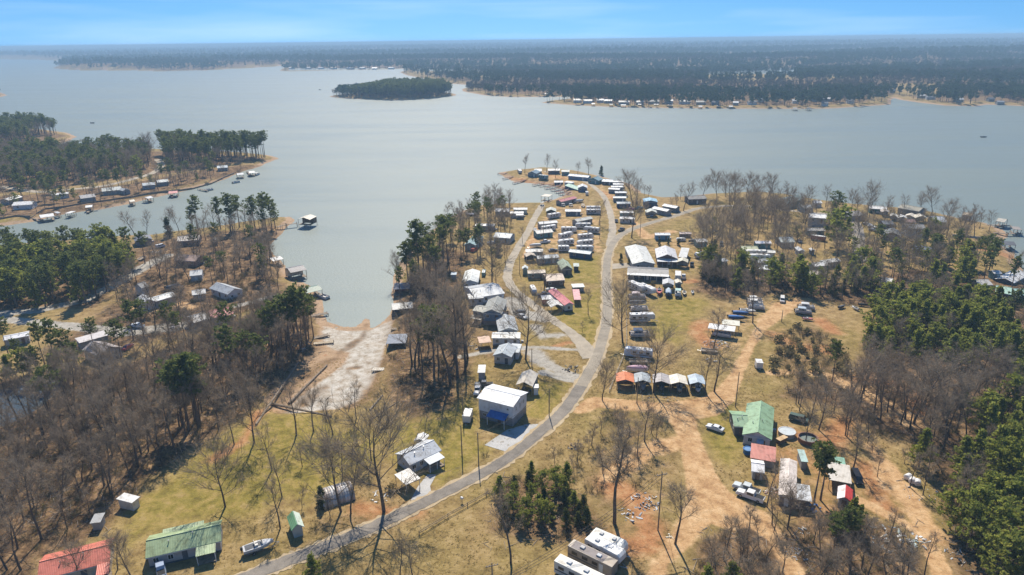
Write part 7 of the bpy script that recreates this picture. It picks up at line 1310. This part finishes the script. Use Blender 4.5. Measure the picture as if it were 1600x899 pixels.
# dry grass tufts and low brush: nobody could count them
def tufts():
    r = random.Random(9); V = []
    for k in range(3):
        M = MB()
        for i in range(11):
            a = r.random() * 6.28; q = .22 * r.random(); o = Vector((math.cos(a) * q, math.sin(a) * q, -.02)); e = o + Vector((r.gauss(0, .16), r.gauss(0, .16), .10 + .16 * r.random())); s = Vector((math.cos(a * 3), math.sin(a * 3), 0)) * .045
            M.add([o - s, o + s, e], [(0, 1, 2)])
        V.append((None, M.mesh('tuft', M_STRAW), .4))
    rr = np.random.default_rng(12); n = 34000; R = np.sqrt(rr.uniform(85 ** 2, 215 ** 2, n)); th = rr.uniform(-.72, .72, n); X, Y = R * np.sin(th), R * np.cos(th)
    # thin where the ground is bare earth, road or mud
    ix = np.clip(np.searchsorted(RR, R), 0, nr - 1) * nc + np.clip(np.searchsorted(AA, th), 0, nc - 1)
    bare = np.maximum.reduce([mk['dirt'][ix], mk['mud'][ix], mk['gravel'][ix], mk['clay'][ix] * .8]); C = np.array([(p.x, p.y) for p in smoothline([GZ(a, b, 2.0) for a, b in MAIN], 16)]); ok = (bare < .3) & (mk['grass'][ix] < .35) & (wav(X, Y, 6.0, 2.2) + rr.normal(0, .5, n) > -.15)
    for i in range(0, len(C), 1): ok &= (X - C[i, 0]) ** 2 + (Y - C[i, 1]) ** 2 > 11
    S_ = np.array([(p.x, p.y) for p in smoothline([GZ(a, b, 2.0) for a, b in SPUR], 16)])
    for c in S_: ok &= (X - c[0]) ** 2 + (Y - c[1]) ** 2 > 9
    for f in FOOT: ok &= (X - f[0]) ** 2 + (Y - f[1]) ** 2 > (f[2] * .8) ** 2
    ok &= (shore(X, Y) > 2) & (sdf(X, Y, POND, 3.) < -1); X, Y = X[ok], Y[ok]; Z = height(X, Y)
    scatter('dry_grass', [('t', x, y, z, .3 + .35 * u) for x, y, z, u in zip(X, Y, Z, rr.random(len(X)))], 'dry winter grass tufts on lawns, fields and verges', {'t': V})
    # understorey brush in the woods
    L = []; n = 6500; R = np.sqrt(rr.uniform(85 ** 2, 330 ** 2, n)); th = rr.uniform(-.72, .72, n); X, Y = R * np.sin(th), R * np.cos(th)
    ix = np.clip(np.searchsorted(RR, R), 0, nr - 1) * nc + np.clip(np.searchsorted(AA, th), 0, nc - 1); ok = (mk['litter'][ix] > .7) & (mk['dirt'][ix] < .2) & (shore(X, Y) > 3) & (sdf(X, Y, POND, 3.) < -1)
    for f in FOOT: ok &= (X - f[0]) ** 2 + (Y - f[1]) ** 2 > f[2] ** 2
    for x, y, z, u in zip(X[ok], Y[ok], height(X[ok], Y[ok]), rr.random(int(ok.sum()))): L.append(('brush', x, y, z, .8 + 1.6 * u))
    for k in range(2600):
        i = rr.integers(0, len(X[ok])); x, y = X[ok][i] + rr.normal() * 3, Y[ok][i] + rr.normal() * 3
        if math.hypot(x, y) < 300: L.append(('stick', x, y, hz(x, y), .4 + .6 * rr.random()))
    st = []
    for k in range(3):
        M = MB(); r2 = random.Random(k); a = r2.random() * 6.28
        for j in range(3): c = Vector((r2.gauss(0, 1), r2.gauss(0, 1), .05)); d = Vector((math.cos(a + j), math.sin(a + j), r2.random() * .12)) * (1.5 + 2.5 * r2.random()); M.tube(c, c + d, .09, .04, 5)
        st.append((None, M.mesh('stick', mat((.30, .25, .20), .9, .3, .3)), 1.0))
    scatter('understorey_brush', L, 'brown understorey brush and fallen sticks below the leafless trees', {'brush': SPEC['brush'][1], 'stick': st})
tufts()
